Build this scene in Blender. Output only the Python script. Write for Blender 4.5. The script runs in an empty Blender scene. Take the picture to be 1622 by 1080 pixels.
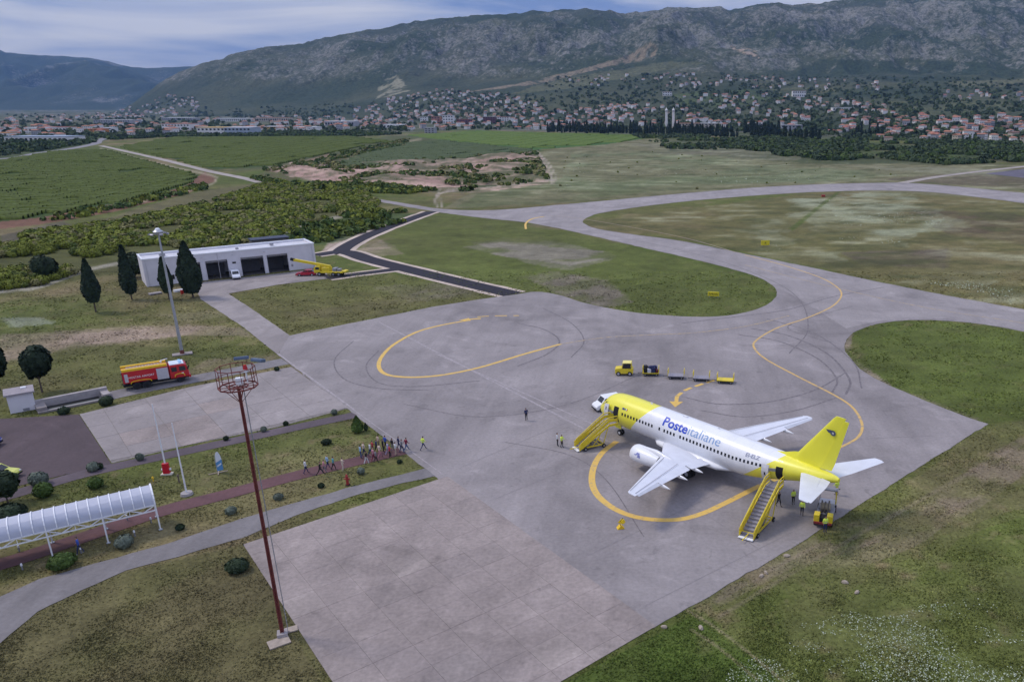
import bpy, bmesh, math, random
import numpy as np
from mathutils import Vector, Matrix
from mathutils.geometry import tessellate_polygon

random.seed(7)
RNG = np.random.default_rng(11)
S = bpy.context.scene
COL = S.collection
PI = math.pi

# ------------------------------------------------------------------ camera
F, PITCH, CAMH = 1263.61, 0.32805, 38.70
CX, CY, PW, PH = 1040.616, 596.2, 1622.0, 1080.0
cd = bpy.data.cameras.new('camera')
cam = bpy.data.objects.new('camera', cd)
COL.objects.link(cam)
cam.location = (0, 0, CAMH)
cam.rotation_euler = (PI / 2 - PITCH, 0, 0)
cd.sensor_width = 36.0
cd.lens = F / PW * 36.0
cd.shift_x = (PW / 2 - CX) / PW
cd.shift_y = (CY - PH / 2) / PW
cd.clip_start = 0.5
cd.clip_end = 40000
S.camera = cam

# ------------------------------------------------------------------ world, sun, exposure
SUN_EL, SUN_AZ = 52.0, 286.0       # compass style azimuth, from +Y towards +X
w = bpy.data.worlds.new('World')
S.world = w
w.use_nodes = True
nt = w.node_tree
nt.nodes.clear()
N = nt.nodes.new
L = nt.links.new
out = N('ShaderNodeOutputWorld')
bg = N('ShaderNodeBackground')
bg.inputs['Strength'].default_value = 0.1
L(bg.outputs[0], out.inputs[0])
sky = N('ShaderNodeTexSky')
sky.sky_type = 'NISHITA'
sky.sun_disc = False
sky.sun_elevation = math.radians(SUN_EL)
sky.sun_rotation = math.radians(SUN_AZ)
tc = N('ShaderNodeTexCoord')
sep = N('ShaderNodeSeparateXYZ')
L(tc.outputs['Generated'], sep.inputs[0])


def wm(op, a, b=None, clamp=False):
    n = N('ShaderNodeMath')
    n.operation = op
    n.use_clamp = clamp
    for i, x in enumerate((a, b)):
        if x is None:
            continue
        if isinstance(x, (int, float)):
            n.inputs[i].default_value = x
        else:
            L(x, n.inputs[i])
    return n.outputs[0]


zc = wm('MAXIMUM', sep.outputs[2], 0.0)
mp = N('ShaderNodeMapping')
mp.inputs['Scale'].default_value = (2.6, 2.6, 15.0)
mp.inputs['Rotation'].default_value = (0.06, 0.10, 0.25)
mp.inputs['Location'].default_value = (1.3, 0.4, 0.2)
L(tc.outputs['Generated'], mp.inputs[0])
n1 = N('ShaderNodeTexNoise')
n1.inputs['Scale'].default_value = 1.0
n1.inputs['Detail'].default_value = 7
n1.inputs['Roughness'].default_value = 0.55
n1.inputs['Distortion'].default_value = 0.5
L(mp.outputs[0], n1.inputs['Vector'])
cr = N('ShaderNodeValToRGB')
e = cr.color_ramp.elements
e[0].position, e[0].color = 0.40, (1.7, 2.45, 4.9, 1)
e[1].position, e[1].color = 0.63, (6.8, 6.7, 7.2, 1)
m_ = cr.color_ramp.elements.new(0.5)
m_.color = (3.6, 4.1, 5.9, 1)
L(n1.outputs[0], cr.inputs[0])
# overcast skies brighten steadily from the horizon to the zenith
lift = wm('ADD', wm('MULTIPLY', wm('POWER', zc, 0.9), 1.25), 0.95)
sc = N('ShaderNodeVectorMath')
sc.operation = 'SCALE'
L(cr.outputs[0], sc.inputs[0])
L(lift, sc.inputs['Scale'])
mx = N('ShaderNodeMix')
mx.data_type = 'RGBA'
mx.inputs['Factor'].default_value = 0.88
L(sky.outputs[0], mx.inputs[6])
L(sc.outputs[0], mx.inputs[7])
L(mx.outputs[2], bg.inputs['Color'])

sd = bpy.data.lights.new('sun', 'SUN')
sd.energy = 1.85
sd.angle = math.radians(12)
sd.color = (1.0, 0.91, 0.79)
sun = bpy.data.objects.new('sun', sd)
COL.objects.link(sun)
el, az = math.radians(SUN_EL), math.radians(SUN_AZ)
sdir = Vector((math.sin(az) * math.cos(el), math.cos(az) * math.cos(el), math.sin(el)))
sun.rotation_euler = sdir.to_track_quat('Z', 'Y').to_euler()
sun.location = (0, 0, 300)

S.view_settings.view_transform = 'Standard'
S.view_settings.look = 'None'
S.view_settings.gamma = 1.0
S.view_settings.use_curve_mapping = False
S.view_settings.exposure = 0.0


# ------------------------------------------------------------------ geometry of the view
CP, SP = math.cos(PITCH), math.sin(PITCH)


def ray(u, v):
    """direction (t = X/Y, e = dZ/dY) of an image point; arrays allowed"""
    x = (u - CX) / F
    y = (CY - v) / F
    dy = CP + y * SP
    return x / dy, (-SP + y * CP) / dy


def g(u, v, z=0.0):
    """the ground point seen at an image point"""
    t, e_ = ray(u, v)
    Y = (z - CAMH) / e_
    return (t * Y, Y)


def uv_of(X, Y, Z):
    dz = Z - CAMH
    d = Y * CP - dz * SP
    return CX + F * X / d, CY - F * (Y * SP + dz * CP) / d


# ------------------------------------------------------------------ noise
def _h(ix, iy, s):
    n = (ix * 374761393 + iy * 668265263 + s * 974634777) & 0xffffffff
    n = ((n ^ (n >> 13)) * 1274126177) & 0xffffffff
    return ((n ^ (n >> 16)) & 0xffff) / 65535.0


def vn(x, y, s=0):
    x = np.asarray(x, float); y = np.asarray(y, float)
    ix = np.floor(x).astype(np.int64); iy = np.floor(y).astype(np.int64)
    fx = x - ix; fy = y - iy
    fx = fx * fx * (3 - 2 * fx); fy = fy * fy * (3 - 2 * fy)
    a = _h(ix, iy, s) * (1 - fx) + _h(ix + 1, iy, s) * fx
    b = _h(ix, iy + 1, s) * (1 - fx) + _h(ix + 1, iy + 1, s) * fx
    return a * (1 - fy) + b * fy


def fbm(x, y, s=0, o=5, r=0.5):
    t = 0; a = 1; n = 0
    for k in range(o):
        t = t + a * vn(x * 2 ** k + 17.3 * k, y * 2 ** k - 9.1 * k, s + k)
        n += a; a *= r
    return t / n


def inpoly(px, py, poly):
    r = np.zeros(np.shape(px), bool)
    n = len(poly)
    for i in range(n):
        x0, y0 = poly[i]; x1, y1 = poly[(i + 1) % n]
        if y0 == y1:
            continue
        c = ((y0 > py) != (y1 > py)) & (px < (x1 - x0) * (py - y0) / (y1 - y0) + x0)
        r ^= c
    return r


# ------------------------------------------------------------------ materials
MATS = {}


def mat(name, col, rough=0.7, var=0.12, scale=3.0, bump=0.0, metal=0.0, spec=0.4, coat=0.0, col2=None, attr=None, coords='Object', detail=4):
    if name in MATS:
        return MATS[name]
    m = bpy.data.materials.new(name)
    m.use_nodes = True
    t = m.node_tree
    b = t.nodes['Principled BSDF']
    b.inputs['Roughness'].default_value = rough
    b.inputs['Metallic'].default_value = metal
    b.inputs['Specular IOR Level'].default_value = spec
    b.inputs['Coat Weight'].default_value = coat
    c = t.nodes.new('ShaderNodeTexCoord')
    nz = t.nodes.new('ShaderNodeTexNoise')
    nz.inputs['Scale'].default_value = scale
    nz.inputs['Detail'].default_value = detail
    if coords == 'World':
        gp = t.nodes.new('ShaderNodeNewGeometry')
        t.links.new(gp.outputs['Position'], nz.inputs['Vector'])
    else:
        t.links.new(c.outputs['Object'], nz.inputs['Vector'])
    mxx = t.nodes.new('ShaderNodeMix')
    mxx.data_type = 'RGBA'
    c1 = tuple(max(0, x * (1 - var)) for x in col)
    c2 = tuple(min(1, x * (1 + var)) for x in (col2 or col))
    mxx.inputs[6].default_value = (*c1, 1)
    mxx.inputs[7].default_value = (*c2, 1)
    mr = t.nodes.new('ShaderNodeMapRange')
    mr.inputs[1].default_value = 0.3
    mr.inputs[2].default_value = 0.7
    t.links.new(nz.outputs[0], mr.inputs[0])
    t.links.new(mr.outputs[0], mxx.inputs[0])
    t.links.new(mxx.outputs[2], b.inputs['Base Color'])
    if bump:
        bp = t.nodes.new('ShaderNodeBump')
        bp.inputs['Strength'].default_value = bump
        bp.inputs['Distance'].default_value = 0.05
        t.links.new(nz.outputs[0], bp.inputs['Height'])
        t.links.new(bp.outputs[0], b.inputs['Normal'])
    MATS[name] = m
    return m


# ------------------------------------------------------------------ object helpers
def props(o, label=None, cat=None, group=None, kind=None):
    if label: o['label'] = label
    if cat: o['category'] = cat
    if group: o['group'] = group
    if kind: o['kind'] = kind
    return o


def thing(name, label, cat, loc=(0, 0, 0), rz=0.0, group=None):
    o = bpy.data.objects.new(name, None)
    o.empty_display_size = 0.3
    COL.objects.link(o)
    o.location = loc
    o.rotation_euler = (0, 0, rz)
    return props(o, label, cat, group)


def link(name, me, parent=None, loc=(0, 0, 0), rz=0.0):
    o = bpy.data.objects.new(name, me)
    COL.objects.link(o)
    o.location = loc
    o.rotation_euler = (0, 0, rz)
    if parent is not None:
        o.parent = parent
    return o


def copy_tree(o, parent=None):
    c = o.copy()
    COL.objects.link(c)
    c.parent = parent
    for ch in list(o.children):
        copy_tree(ch, c)
    return c


def np_mesh(name, V, Fc, mats=(), mi=None, smooth=False, cols=None):
    me = bpy.data.meshes.new(name)
    V = np.asarray(V, np.float32); Fc = np.asarray(Fc, np.int32)
    nf, k = Fc.shape
    me.vertices.add(len(V)); me.vertices.foreach_set('co', V.ravel())
    me.loops.add(nf * k); me.loops.foreach_set('vertex_index', Fc.ravel())
    me.polygons.add(nf)
    me.polygons.foreach_set('loop_start', np.arange(0, nf * k, k, dtype=np.int32))
    me.polygons.foreach_set('loop_total', np.full(nf, k, np.int32))
    for m in mats:
        me.materials.append(m)
    if mi is not None:
        me.polygons.foreach_set('material_index', np.asarray(mi, np.int32))
    me.update(calc_edges=True)
    if smooth:
        me.polygons.foreach_set('use_smooth', np.ones(nf, bool))
    if cols is not None:
        a = me.color_attributes.new('Col', 'FLOAT_COLOR', 'POINT')
        c4 = np.ones((len(V), 4), np.float32); cols = np.asarray(cols); c4[:, :cols.shape[1]] = cols
        a.data.foreach_set('color', c4.ravel())
    return me


class MB:
    """collects faces and builds ONE mesh"""
    def __init__(s):
        s.v = []; s.f = []; s.m = []; s.sm = []

    def add(s, V, Fs, mi=0, smooth=False):
        b = len(s.v)
        s.v += [tuple(x) for x in V]
        for f in Fs:
            s.f.append(tuple(b + i for i in f)); s.m.append(mi); s.sm.append(smooth)
        return s

    def box(s, c, d, mi=0, rz=0.0, ry=0.0, rx=0.0, taper=1.0):
        hx, hy, hz = d[0] / 2, d[1] / 2, d[2] / 2
        M = Matrix.Rotation(rz, 3, 'Z') @ Matrix.Rotation(ry, 3, 'Y') @ Matrix.Rotation(rx, 3, 'X')
        V = []
        for z in (-1, 1):
            k = taper if z > 0 else 1
            for x, y in ((-1, -1), (1, -1), (1, 1), (-1, 1)):
                p = M @ Vector((x * hx * k, y * hy * k, z * hz))
                V.append((p.x + c[0], p.y + c[1], p.z + c[2]))
        s.add(V, [(0, 3, 2, 1), (4, 5, 6, 7), (0, 1, 5, 4), (1, 2, 6, 5), (2, 3, 7, 6), (3, 0, 4, 7)], mi)
        return s

    def bar(s, a, b, w=0.05, h=None, mi=0):
        a = Vector(a); b = Vector(b); d = b - a
        if d.length < 1e-6: return s
        q = d.to_track_quat('X', 'Z').to_matrix()
        h = h or w
        V = []
        for x in (0, d.length):
            for y, z in ((-1, -1), (1, -1), (1, 1), (-1, 1)):
                p = a + q @ Vector((x, y * w / 2, z * h / 2))
                V.append(tuple(p))
        s.add(V, [(0, 3, 2, 1), (4, 5, 6, 7), (0, 1, 5, 4), (1, 2, 6, 5), (2, 3, 7, 6), (3, 0, 4, 7)], mi)
        return s

    def tube(s, a, b, r0, r1=None, n=10, mi=0, cap=True, smooth=True):
        r1 = r0 if r1 is None else r1
        a = Vector(a); b = Vector(b); d = b - a
        q = d.to_track_quat('Z', 'Y').to_matrix()
        V = []
        for p, r in ((a, r0), (b, r1)):
            for i in range(n):
                an = 2 * PI * i / n
                V.append(tuple(p + q @ Vector((math.cos(an) * r, math.sin(an) * r, 0))))
        Fs = [(i, (i + 1) % n, n + (i + 1) % n, n + i) for i in range(n)]
        s.add(V, Fs, mi, smooth)
        if cap:
            s.add(V[:n][::-1], [tuple(range(n))], mi)
            s.add(V[n:], [tuple(range(n))], mi)
        return s

    def loft(s, rings, mi=0, closed=True, cap=True, smooth=True):
        n = len(rings[0]); V = [p for r in rings for p in r]
        Fs = []
        for j in range(len(rings) - 1):
            for i in range(n if closed else n - 1):
                k = (i + 1) % n
                Fs.append((j * n + i, j * n + k, (j + 1) * n + k, (j + 1) * n + i))
        s.add(V, Fs, mi, smooth)
        if cap:
            s.add(list(rings[0])[::-1], [tuple(range(n))], mi)
            s.add(list(rings[-1]), [tuple(range(n))], mi)
        return s

    def prism(s, prof, y0, y1, mi=0):
        """side profile [(x,z)] counter-clockwise seen from -y, spanning y0..y1"""
        n = len(prof)
        V = [(x, y0, z) for x, z in prof] + [(x, y1, z) for x, z in prof]
        Fs = [tuple(range(n)), tuple(range(2 * n - 1, n - 1, -1))]
        Fs += [(i, n + i, n + (i + 1) % n, (i + 1) % n) for i in range(n)]
        s.add(V, Fs, mi)
        return s

    def mesh(s, name, mats):
        me = bpy.data.meshes.new(name)
        me.from_pydata(s.v, [], s.f)
        for m in (mats if isinstance(mats, (list, tuple)) else [mats]):
            me.materials.append(m)
        me.polygons.foreach_set('material_index', s.m)
        me.polygons.foreach_set('use_smooth', s.sm)
        bm = bmesh.new(); bm.from_mesh(me)
        bmesh.ops.recalc_face_normals(bm, faces=bm.faces)
        bm.to_mesh(me); bm.free()
        return me

    def build(s, name, mats, parent=None, loc=(0, 0, 0), rz=0.0):
        return link(name, s.mesh(name, mats), parent, loc, rz)


def bevel(o, w=0.03, seg=2):
    m = o.modifiers.new('bevel', 'BEVEL')
    m.width = w; m.segments = seg; m.limit_method = 'ANGLE'
    return o


def smooth_line(P, n=6, closed=False):
    """Catmull-Rom through points"""
    P = [np.array(p, float) for p in P]
    out_ = []
    m = len(P)
    for i in range(m if closed else m - 1):
        p0 = P[(i - 1) % m] if closed or i > 0 else 2 * P[0] - P[1]
        p1 = P[i]; p2 = P[(i + 1) % m]
        p3 = P[(i + 2) % m] if closed or i + 2 < m else 2 * P[-1] - P[-2]
        for k in range(n):
            t = k / n
            out_.append(0.5 * ((2 * p1) + (-p0 + p2) * t + (2 * p0 - 5 * p1 + 4 * p2 - p3) * t * t + (-p0 + 3 * p1 - 3 * p2 + p3) * t ** 3))
    if not closed: out_.append(P[-1])
    return out_


def gpts(px):
    return [np.array(g(u, v)) for u, v in px]


def rough_edge(P, step=0.8, amp=0.12, closed=True):
    Q = []; NN = []
    n = len(P)
    for i in range(n if closed else n - 1):
        a = np.array(P[i]); b = np.array(P[(i + 1) % n])
        d = b - a; Ln = np.linalg.norm(d)
        if Ln < 1e-6: continue
        k = max(1, min(60, int(Ln / (step * max(1, np.hypot(*a) / 150)))))
        nrm = np.array([-d[1], d[0]]) / Ln
        for j in range(k):
            Q.append(a + d * j / k); NN.append(nrm)
    Q = np.array(Q); NN = np.array(NN)
    am = amp * np.maximum(1, np.hypot(Q[:, 0], Q[:, 1]) / 150)
    off = (fbm(Q[:, 0] * .9, Q[:, 1] * .9, 5, 3) - .5) * 2 * am
    return list(Q + NN * off[:, None])


def sheet(name, P, z, m, label=None, kind='structure', cat=None, parent=None, thick=0.0):
    """flat sheet with outline P (world xy)"""
    V = [Vector((p[0], p[1], 0)) for p in P]
    tris = tessellate_polygon([V])
    me = bpy.data.meshes.new(name)
    vv = [(p[0], p[1], z) for p in P]
    ff = []
    for t in tris:
        a, b, c = [V[i] for i in t]
        ff.append(tuple(t) if (b - a).cross(c - a).z > 0 else (t[0], t[2], t[1]))
    n = len(P)
    if thick:
        vv += [(p[0], p[1], z - thick) for p in P]
        ff += [(i, (i + 1) % n, n + (i + 1) % n, n + i) for i in range(n)]
    me.from_pydata(vv, [], ff)
    me.materials.append(m)
    me.update()
    o = link(name, me, parent)
    props(o, label, cat, None, kind)
    return o


def ribbon_mesh(P, wd, z, mb=None, mi=0):
    """strip of width wd (number or list) along world points"""
    mb = mb or MB()
    P = [np.array(p, float) for p in P]
    n = len(P)
    Vv = []
    for i in range(n):
        d = P[min(i + 1, n - 1)] - P[max(i - 1, 0)]
        d = d / (np.linalg.norm(d) + 1e-9)
        nr = np.array([-d[1], d[0]])
        ww = wd if isinstance(wd, (int, float)) else wd[i]
        a = P[i] + nr * ww / 2; b = P[i] - nr * ww / 2
        Vv += [(b[0], b[1], z), (a[0], a[1], z)]
    mb.add(Vv, [(2 * i, 2 * i + 2, 2 * i + 3, 2 * i + 1) for i in range(n - 1)], mi)
    return mb


def ribbon(name, px, wd, z, m, n=6, label=None, kind='structure', cat=None, edge=0.0):
    P = smooth_line(gpts(px), n)
    if edge:
        W_ = [wd * (1 + edge * (float(fbm(p[0] * .3, p[1] * .3, 3, 3)) - .5) * 2) for p in P]
    else:
        W_ = wd
    o = ribbon_mesh(P, W_, z).build(name, m)
    props(o, label, cat, None, kind)
    return o

# ------------------------------------------------------------------ ground (one painted sheet)
def lerp(a, b, t):
    t = np.clip(t, 0, 1)[..., None]
    return a * (1 - t) + b * t


c_ = lambda *x: np.array(x, float)
GREEN = c_(.092, .108, .028)
OLIVE = c_(.118, .112, .040)
DRY = c_(.185, .148, .078)
LUSH = c_(.075, .105, .020)
SOILG = c_(.20, .165, .135)
PINK = c_(.36, .235, .19)
REDSOIL = c_(.17, .085, .06)
FLOW = c_(.27, .29, .19)
TRACK = c_(.40, .34, .28)
FIELD = c_(.045, .072, .018)
FIELD2 = c_(.055, .115, .028)
FIELD3 = c_(.060, .090, .040)
SCRUB = c_(.075, .078, .026)

vrows = np.concatenate([np.array([2600., 2000, 1700, 1500, 1350, 1250, 1180]), np.arange(1120, 420, -2.6), np.arange(420, 240, -1.5), np.arange(240, 171, -0.8)])
Yr = np.array([g(CX, v)[1] for v in vrows])
tc_ = np.concatenate([np.linspace(-4, -1.3, 10)[:-1], np.linspace(-1.3, 0.75, 780), np.linspace(0.75, 4, 12)[1:]])
TT, YY = np.meshgrid(tc_, Yr)
XX = TT * YY
UU, VV = uv_of(XX, YY, np.zeros_like(XX))
wob = lambda s, k=1.0: (fbm(XX * .05 * k, YY * .05 * k, s, 4) - .5)
near = np.clip((400 - YY) / 300, 0, 1)
f1 = fbm(XX * .022, YY * .022, 1, 5)
f2 = fbm(XX * .10, YY * .10, 2, 5)
f3 = fbm(XX * .55, YY * .55, 3, 4)
f4 = fbm(XX * .006, YY * .010, 4, 4)
base = lerp(np.broadcast_to(GREEN, XX.shape + (3,)), OLIVE, (f1 - .38) * 4)
base = lerp(base, DRY, (f2 * .5 + f1 * .5 - .50) * 5)
base = lerp(base, LUSH, (f4 - .56) * 5)
base = lerp(base, DRY, (f3 - .60) * 3.0 * near)


DU = [(fbm(XX * .03 + 50 * k, YY * .03, 20 + k, 4) - .5) * 5.4 for k in range(2)]
DV = [(fbm(XX * .03, YY * .03 + 40 * k, 30 + k, 4) - .5) * 2 for k in range(2)]
SCV = np.clip(VV / 600, .15, 1.4)
BRK = {}


def region(poly, wobble=10, soft=1):
    """mask of an image-space outline with ragged edges (ground plane)"""
    pu = [p[0] for p in poly]; pv = [p[1] for p in poly]; mg_ = wobble * 4 + 3
    rows = np.nonzero((vrows > min(pv) - mg_) & (vrows < max(pv) + mg_))[0]
    a = np.zeros(XX.shape)
    if len(rows) == 0: return a
    r0, r1 = rows[0], rows[-1] + 1
    sl = slice(r0, r1)
    for k in range(2):
        a[sl] += inpoly(UU[sl] + DU[k][sl] * SCV[sl] * wobble, VV[sl] + DV[k][sl] * SCV[sl] * wobble, poly)
    return a / 2.0


def paint(poly, colr, st=1.0, wobble=10, breakup=0.0, bs=.15, thr=.5, sharp=6):
    global base
    m = region(poly, wobble) * st
    if breakup:
        key = round(bs, 3)
        if key not in BRK: BRK[key] = fbm(XX * bs, YY * bs, 9 + int(bs * 1000), 5)
        n_ = np.roll(BRK[key], int(poly[0][0]) % 7 * 31, 1)
        m = m * (1 - breakup + breakup * np.clip((n_ - thr) * sharp + .5, 0, 1))
    base = lerp(base, colr, m)


# wide meadow beyond the taxiway
paint([(700, 330), (860, 238), (1040, 220), (1622, 262), (1900, 270), (1900, 330), (1300, 300), (1000, 315)], c_(.165, .155, .085), .9, 8)
paint([(880, 300), (900, 245), (1050, 240), (1300, 265), (1500, 275), (1250, 292), (1000, 310)], c_(.14, .17, .085), .8, 14, .8, .02)
paint([(720, 328), (760, 305), (900, 285), (1200, 280), (1100, 300), (860, 322)], c_(.10, .12, .05), .8, 10, .7, .03)
paint([(1400, 285), (1622, 262), (1700, 300), (1500, 292)], c_(.11, .09, .06), .8, 5)
paint([(1300, 262), (1620, 268), (1622, 280), (1500, 276)], c_(.23, .23, .15), .6, 6, .6, .03)
# inside the taxiway loop: reddish olive with white bloom
paint([(925, 352), (1300, 303), (1560, 314), (1622, 322), (1800, 340), (1800, 540), (1500, 468), (1100, 382)], c_(.140, .122, .050), .75, 3)
paint([(1440, 330), (1622, 340), (1700, 400), (1500, 372)], c_(.095, .070, .045), .8, 12, .5)
paint([(1330, 400), (1500, 395), (1500, 425), (1360, 418)], c_(.11, .088, .068), .8, 8)
paint([(1300, 400), (1490, 405), (1600, 440), (1500, 455), (1250, 410)], c_(.12, .11, .045), .6, 12, .5)
for pl, st in (([(1265, 312), (1340, 303), (1440, 318), (1500, 345), (1510, 362), (1430, 378), (1400, 390), (1330, 375), (1290, 362), (1320, 335)], .75),
               ([(1170, 358), (1260, 345), (1300, 350), (1240, 372), (1190, 370)], .5),
               ([(1215, 400), (1260, 383), (1310, 395), (1320, 410), (1250, 415)], .55),
               ([(1460, 440), (1530, 440), (1600, 462), (1590, 475), (1500, 458)], .6),
               ([(1265, 322), (1320, 308), (1350, 316), (1280, 330)], .6)):
    paint(pl, FLOW, st, 60, .9, .07, .47, 4)
paint([(1270, 355), (1330, 305), (1326, 303), (1250, 362), (1255, 366)], LUSH, .8, 2)
# island between apron and taxiway
paint([(570, 400), (700, 338), (900, 366), (1215, 445), (1228, 472), (1150, 500), (1000, 494), (880, 466), (825, 465)], c_(.096, .112, .029), .75, 3)
paint([(730, 385), (800, 375), (960, 398), (980, 410), (900, 425), (780, 400)], c_(.26, .22, .20), .6, 14, .8, .12, .48)
paint([(830, 440), (880, 432), (960, 445), (1000, 478), (960, 488), (880, 466)], SOILG, .75, 8, .6, .2)
paint([(565, 395), (600, 378), (640, 400), (590, 405)], c_(.33, .25, .20), .6, 8, .5)
paint([(520, 385), (560, 372), (600, 365), (560, 392), (505, 405)], c_(.36, .28, .23), .9, 3)
# grass south of the fire station
paint([(362, 465), (500, 445), (620, 432), (800, 468), (640, 495), (458, 531)], c_(.105, .105, .034), .7, 3)
paint([(600, 455), (720, 448), (760, 470), (640, 478)], SOILG, .55, 10, .7, .15)
paint([(440, 500), (640, 470), (700, 480), (560, 508)], c_(.11, .095, .048), .6, 10, .5)
# bare strips left of the apron
paint([(0, 532), (120, 526), (300, 515), (390, 520), (400, 532), (300, 532), (120, 552), (0, 575)], c_(.31, .235, .18), .85, 7, .55, .09, .45)
paint([(0, 505), (60, 503), (90, 512), (20, 520)], c_(.25, .27, .20), .6, 6, .4)
paint([(250, 500), (350, 490), (380, 498), (300, 510)], c_(.28, .24, .16), .5, 6, .6)
paint([(0, 600), (120, 545), (440, 555), (440, 572), (170, 622), (60, 650), (0, 680)], c_(.078, .086, .025), .6, 5)
paint([(280, 598), (330, 570), (440, 562), (440, 570), (330, 596)], c_(.19, .15, .10), .6, 6, .6)
# right-hand meadow: brown verge along the apron
paint([(1565, 675), (1700, 640), (1900, 700), (1500, 850), (1300, 990), (1250, 900)], c_(.125, .108, .052), .6, 20, .5, .1)
paint([(1622, 690), (1700, 700), (1450, 850), (1230, 930), (1200, 915), (1400, 820), (1540, 740)], c_(.215, .165, .125), .6, 18, .85, .25, .50)
paint([(1080, 965), (1300, 850), (1310, 865), (1110, 975)], c_(.22, .175, .13), .55, 6, .8, .4)
paint([(900, 1080), (1100, 975), (1240, 1080), (1200, 1200), (800, 1200)], c_(.070, .108, .020), .75, 12, .4, .15)
paint([(1240, 1000), (1300, 960), (1500, 900), (1700, 850), (1900, 900), (1800, 1200), (1250, 1150)], c_(.105, .115, .036), .6, 20, .5)
paint([(1345, 520), (1500, 510), (1622, 525), (1800, 545), (1700, 660), (1565, 668), (1400, 608)], c_(.084, .108, .024), .7, 4)
paint([(1340, 520), (1352, 528), (1345, 560), (1420, 612), (1560, 665), (1530, 664), (1370, 592), (1338, 550)], c_(.24, .19, .15), .7, 4, .7, .3)
paint([(0, 940), (120, 920), (385, 860), (540, 1090), (-200, 1300), (-300, 1100)], c_(.082, .082, .030), .6, 5)
paint([(150, 985), (300, 880), (420, 930), (520, 1080), (100, 1080)], c_(.125, .105, .052), .6, 20, .8, .12, .47)
# scrub belt and the fields
paint([(-300, 380), (0, 372), (180, 345), (320, 300), (420, 290), (575, 302), (600, 330), (440, 365), (390, 388), (205, 428), (0, 470), (-300, 520)], SCRUB, .85, 6)
paint([(150, 352), (300, 305), (400, 290), (430, 300), (330, 330), (200, 352), (60, 385)], c_(.13, .115, .058), .75, 5)
paint([(0, 372), (100, 350), (130, 368), (0, 392)], c_(.11, .09, .075), .6, 5)
paint([(380, 388), (470, 360), (600, 335), (690, 340), (600, 372), (530, 385), (420, 400)], c_(.055, .085, .028), .8, 4)
paint([(-300, 262), (0, 253), (95, 238), (165, 236), (318, 279), (322, 288), (290, 302), (180, 330), (60, 350), (-300, 380)], FIELD, 1, 2)
paint([(325, 272), (345, 284), (300, 305), (180, 336), (60, 356), (-200, 385), (-200, 372), (60, 345), (180, 324), (290, 296), (310, 283)], REDSOIL, .9, 2)
paint([(190, 232), (280, 216), (550, 216), (625, 224), (440, 264), (340, 269), (210, 236)], FIELD, 1, 2)
paint([(330, 222), (520, 217), (560, 222), (450, 230), (340, 228)], c_(.10, .085, .048), .5, 3)
paint([(525, 264), (620, 228), (700, 221), (860, 238), (700, 256), (530, 268)], FIELD3, 1, 2)
paint([(640, 214), (760, 207), (1045, 216), (960, 229), (840, 238), (700, 222)], FIELD2, 1, 1.5)
paint([(620, 214), (640, 214), (700, 222), (620, 226), (450, 268), (330, 272), (440, 262)], c_(.075, .085, .035), .9, 2)
paint([(400, 284), (420, 270), (620, 226), (640, 224), (540, 262), (520, 275), (440, 290)], c_(.10, .09, .045), .9, 3, .4)
paint([(-300, 270), (-300, 215), (200, 214), (150, 228), (90, 240), (0, 256)], c_(.050, .070, .028), .9, 2)
paint([(0, 190), (120, 184), (140, 194), (0, 196)], c_(.17, .11, .075), .6, 2)
# spoil heaps and gravel pits
paint([(420, 266), (470, 256), (600, 258), (850, 240), (866, 262), (872, 290), (760, 305), (690, 305), (600, 298), (480, 286)], c_(.14, .125, .075), .95, 5, .2, .05)
paint([(430, 268), (500, 258), (575, 263), (590, 275), (560, 292), (500, 286)], PINK, .95, 10, .6, .09, .42)
paint([(615, 262), (640, 258), (650, 275), (690, 280), (750, 296), (690, 300), (650, 292), (620, 283)], PINK, .95, 10, .65, .09, .42)
paint([(700, 262), (780, 250), (838, 242), (842, 250), (780, 268), (740, 275)], PINK, .9, 10, .85, .09, .50)
paint([(720, 280), (800, 270), (860, 268), (868, 285), (760, 300)], c_(.10, .11, .05), .7, 6, .5)
# edge of the fields towards the town
paint([(560, 208), (660, 212), (640, 216), (560, 216)], c_(.20, .17, .11), .6, 2, .5)
paint([(1040, 218), (1150, 222), (1622, 232), (1900, 236), (1900, 262), (1622, 258), (1300, 262), (1060, 240)], c_(.045, .062, .025), .85, 6, .5, .02)
paint([(1000, 228), (1150, 232), (1280, 248), (1250, 256), (1050, 244)], c_(.17, .16, .11), .6, 8, .6, .02)
paint([(-400, 216), (-400, 172), (2000, 172), (2000, 226), (1400, 222), (1050, 214), (760, 206), (560, 212), (280, 214)], c_(.050, .068, .034), .8, 2)
paint([(-400, 216), (-400, 172), (2000, 172), (2000, 226), (1400, 222), (1050, 214), (760, 206), (560, 212), (280, 214)], c_(.16, .15, .13), .6, 2, 1.0, .012, .56)
# wheel tracks across the grass
def track(px, half, colr, st=.8):
    global base
    P = smooth_line([np.array(p, float) for p in px], 8)
    d = np.full(UU.shape, 1e9)
    for a, b in zip(P[:-1], P[1:]):
        ab = b - a
        tt = np.clip(((UU - a[0]) * ab[0] + (VV - a[1]) * ab[1]) / (ab @ ab + 1e-9), 0, 1)
        d = np.minimum(d, np.hypot(UU - a[0] - tt * ab[0], VV - a[1] - tt * ab[1]))
    base = lerp(base, colr, np.clip((half * 1.6 - d) / half, 0, 1) * st * np.clip(.4 + f3, 0, 1))


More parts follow.
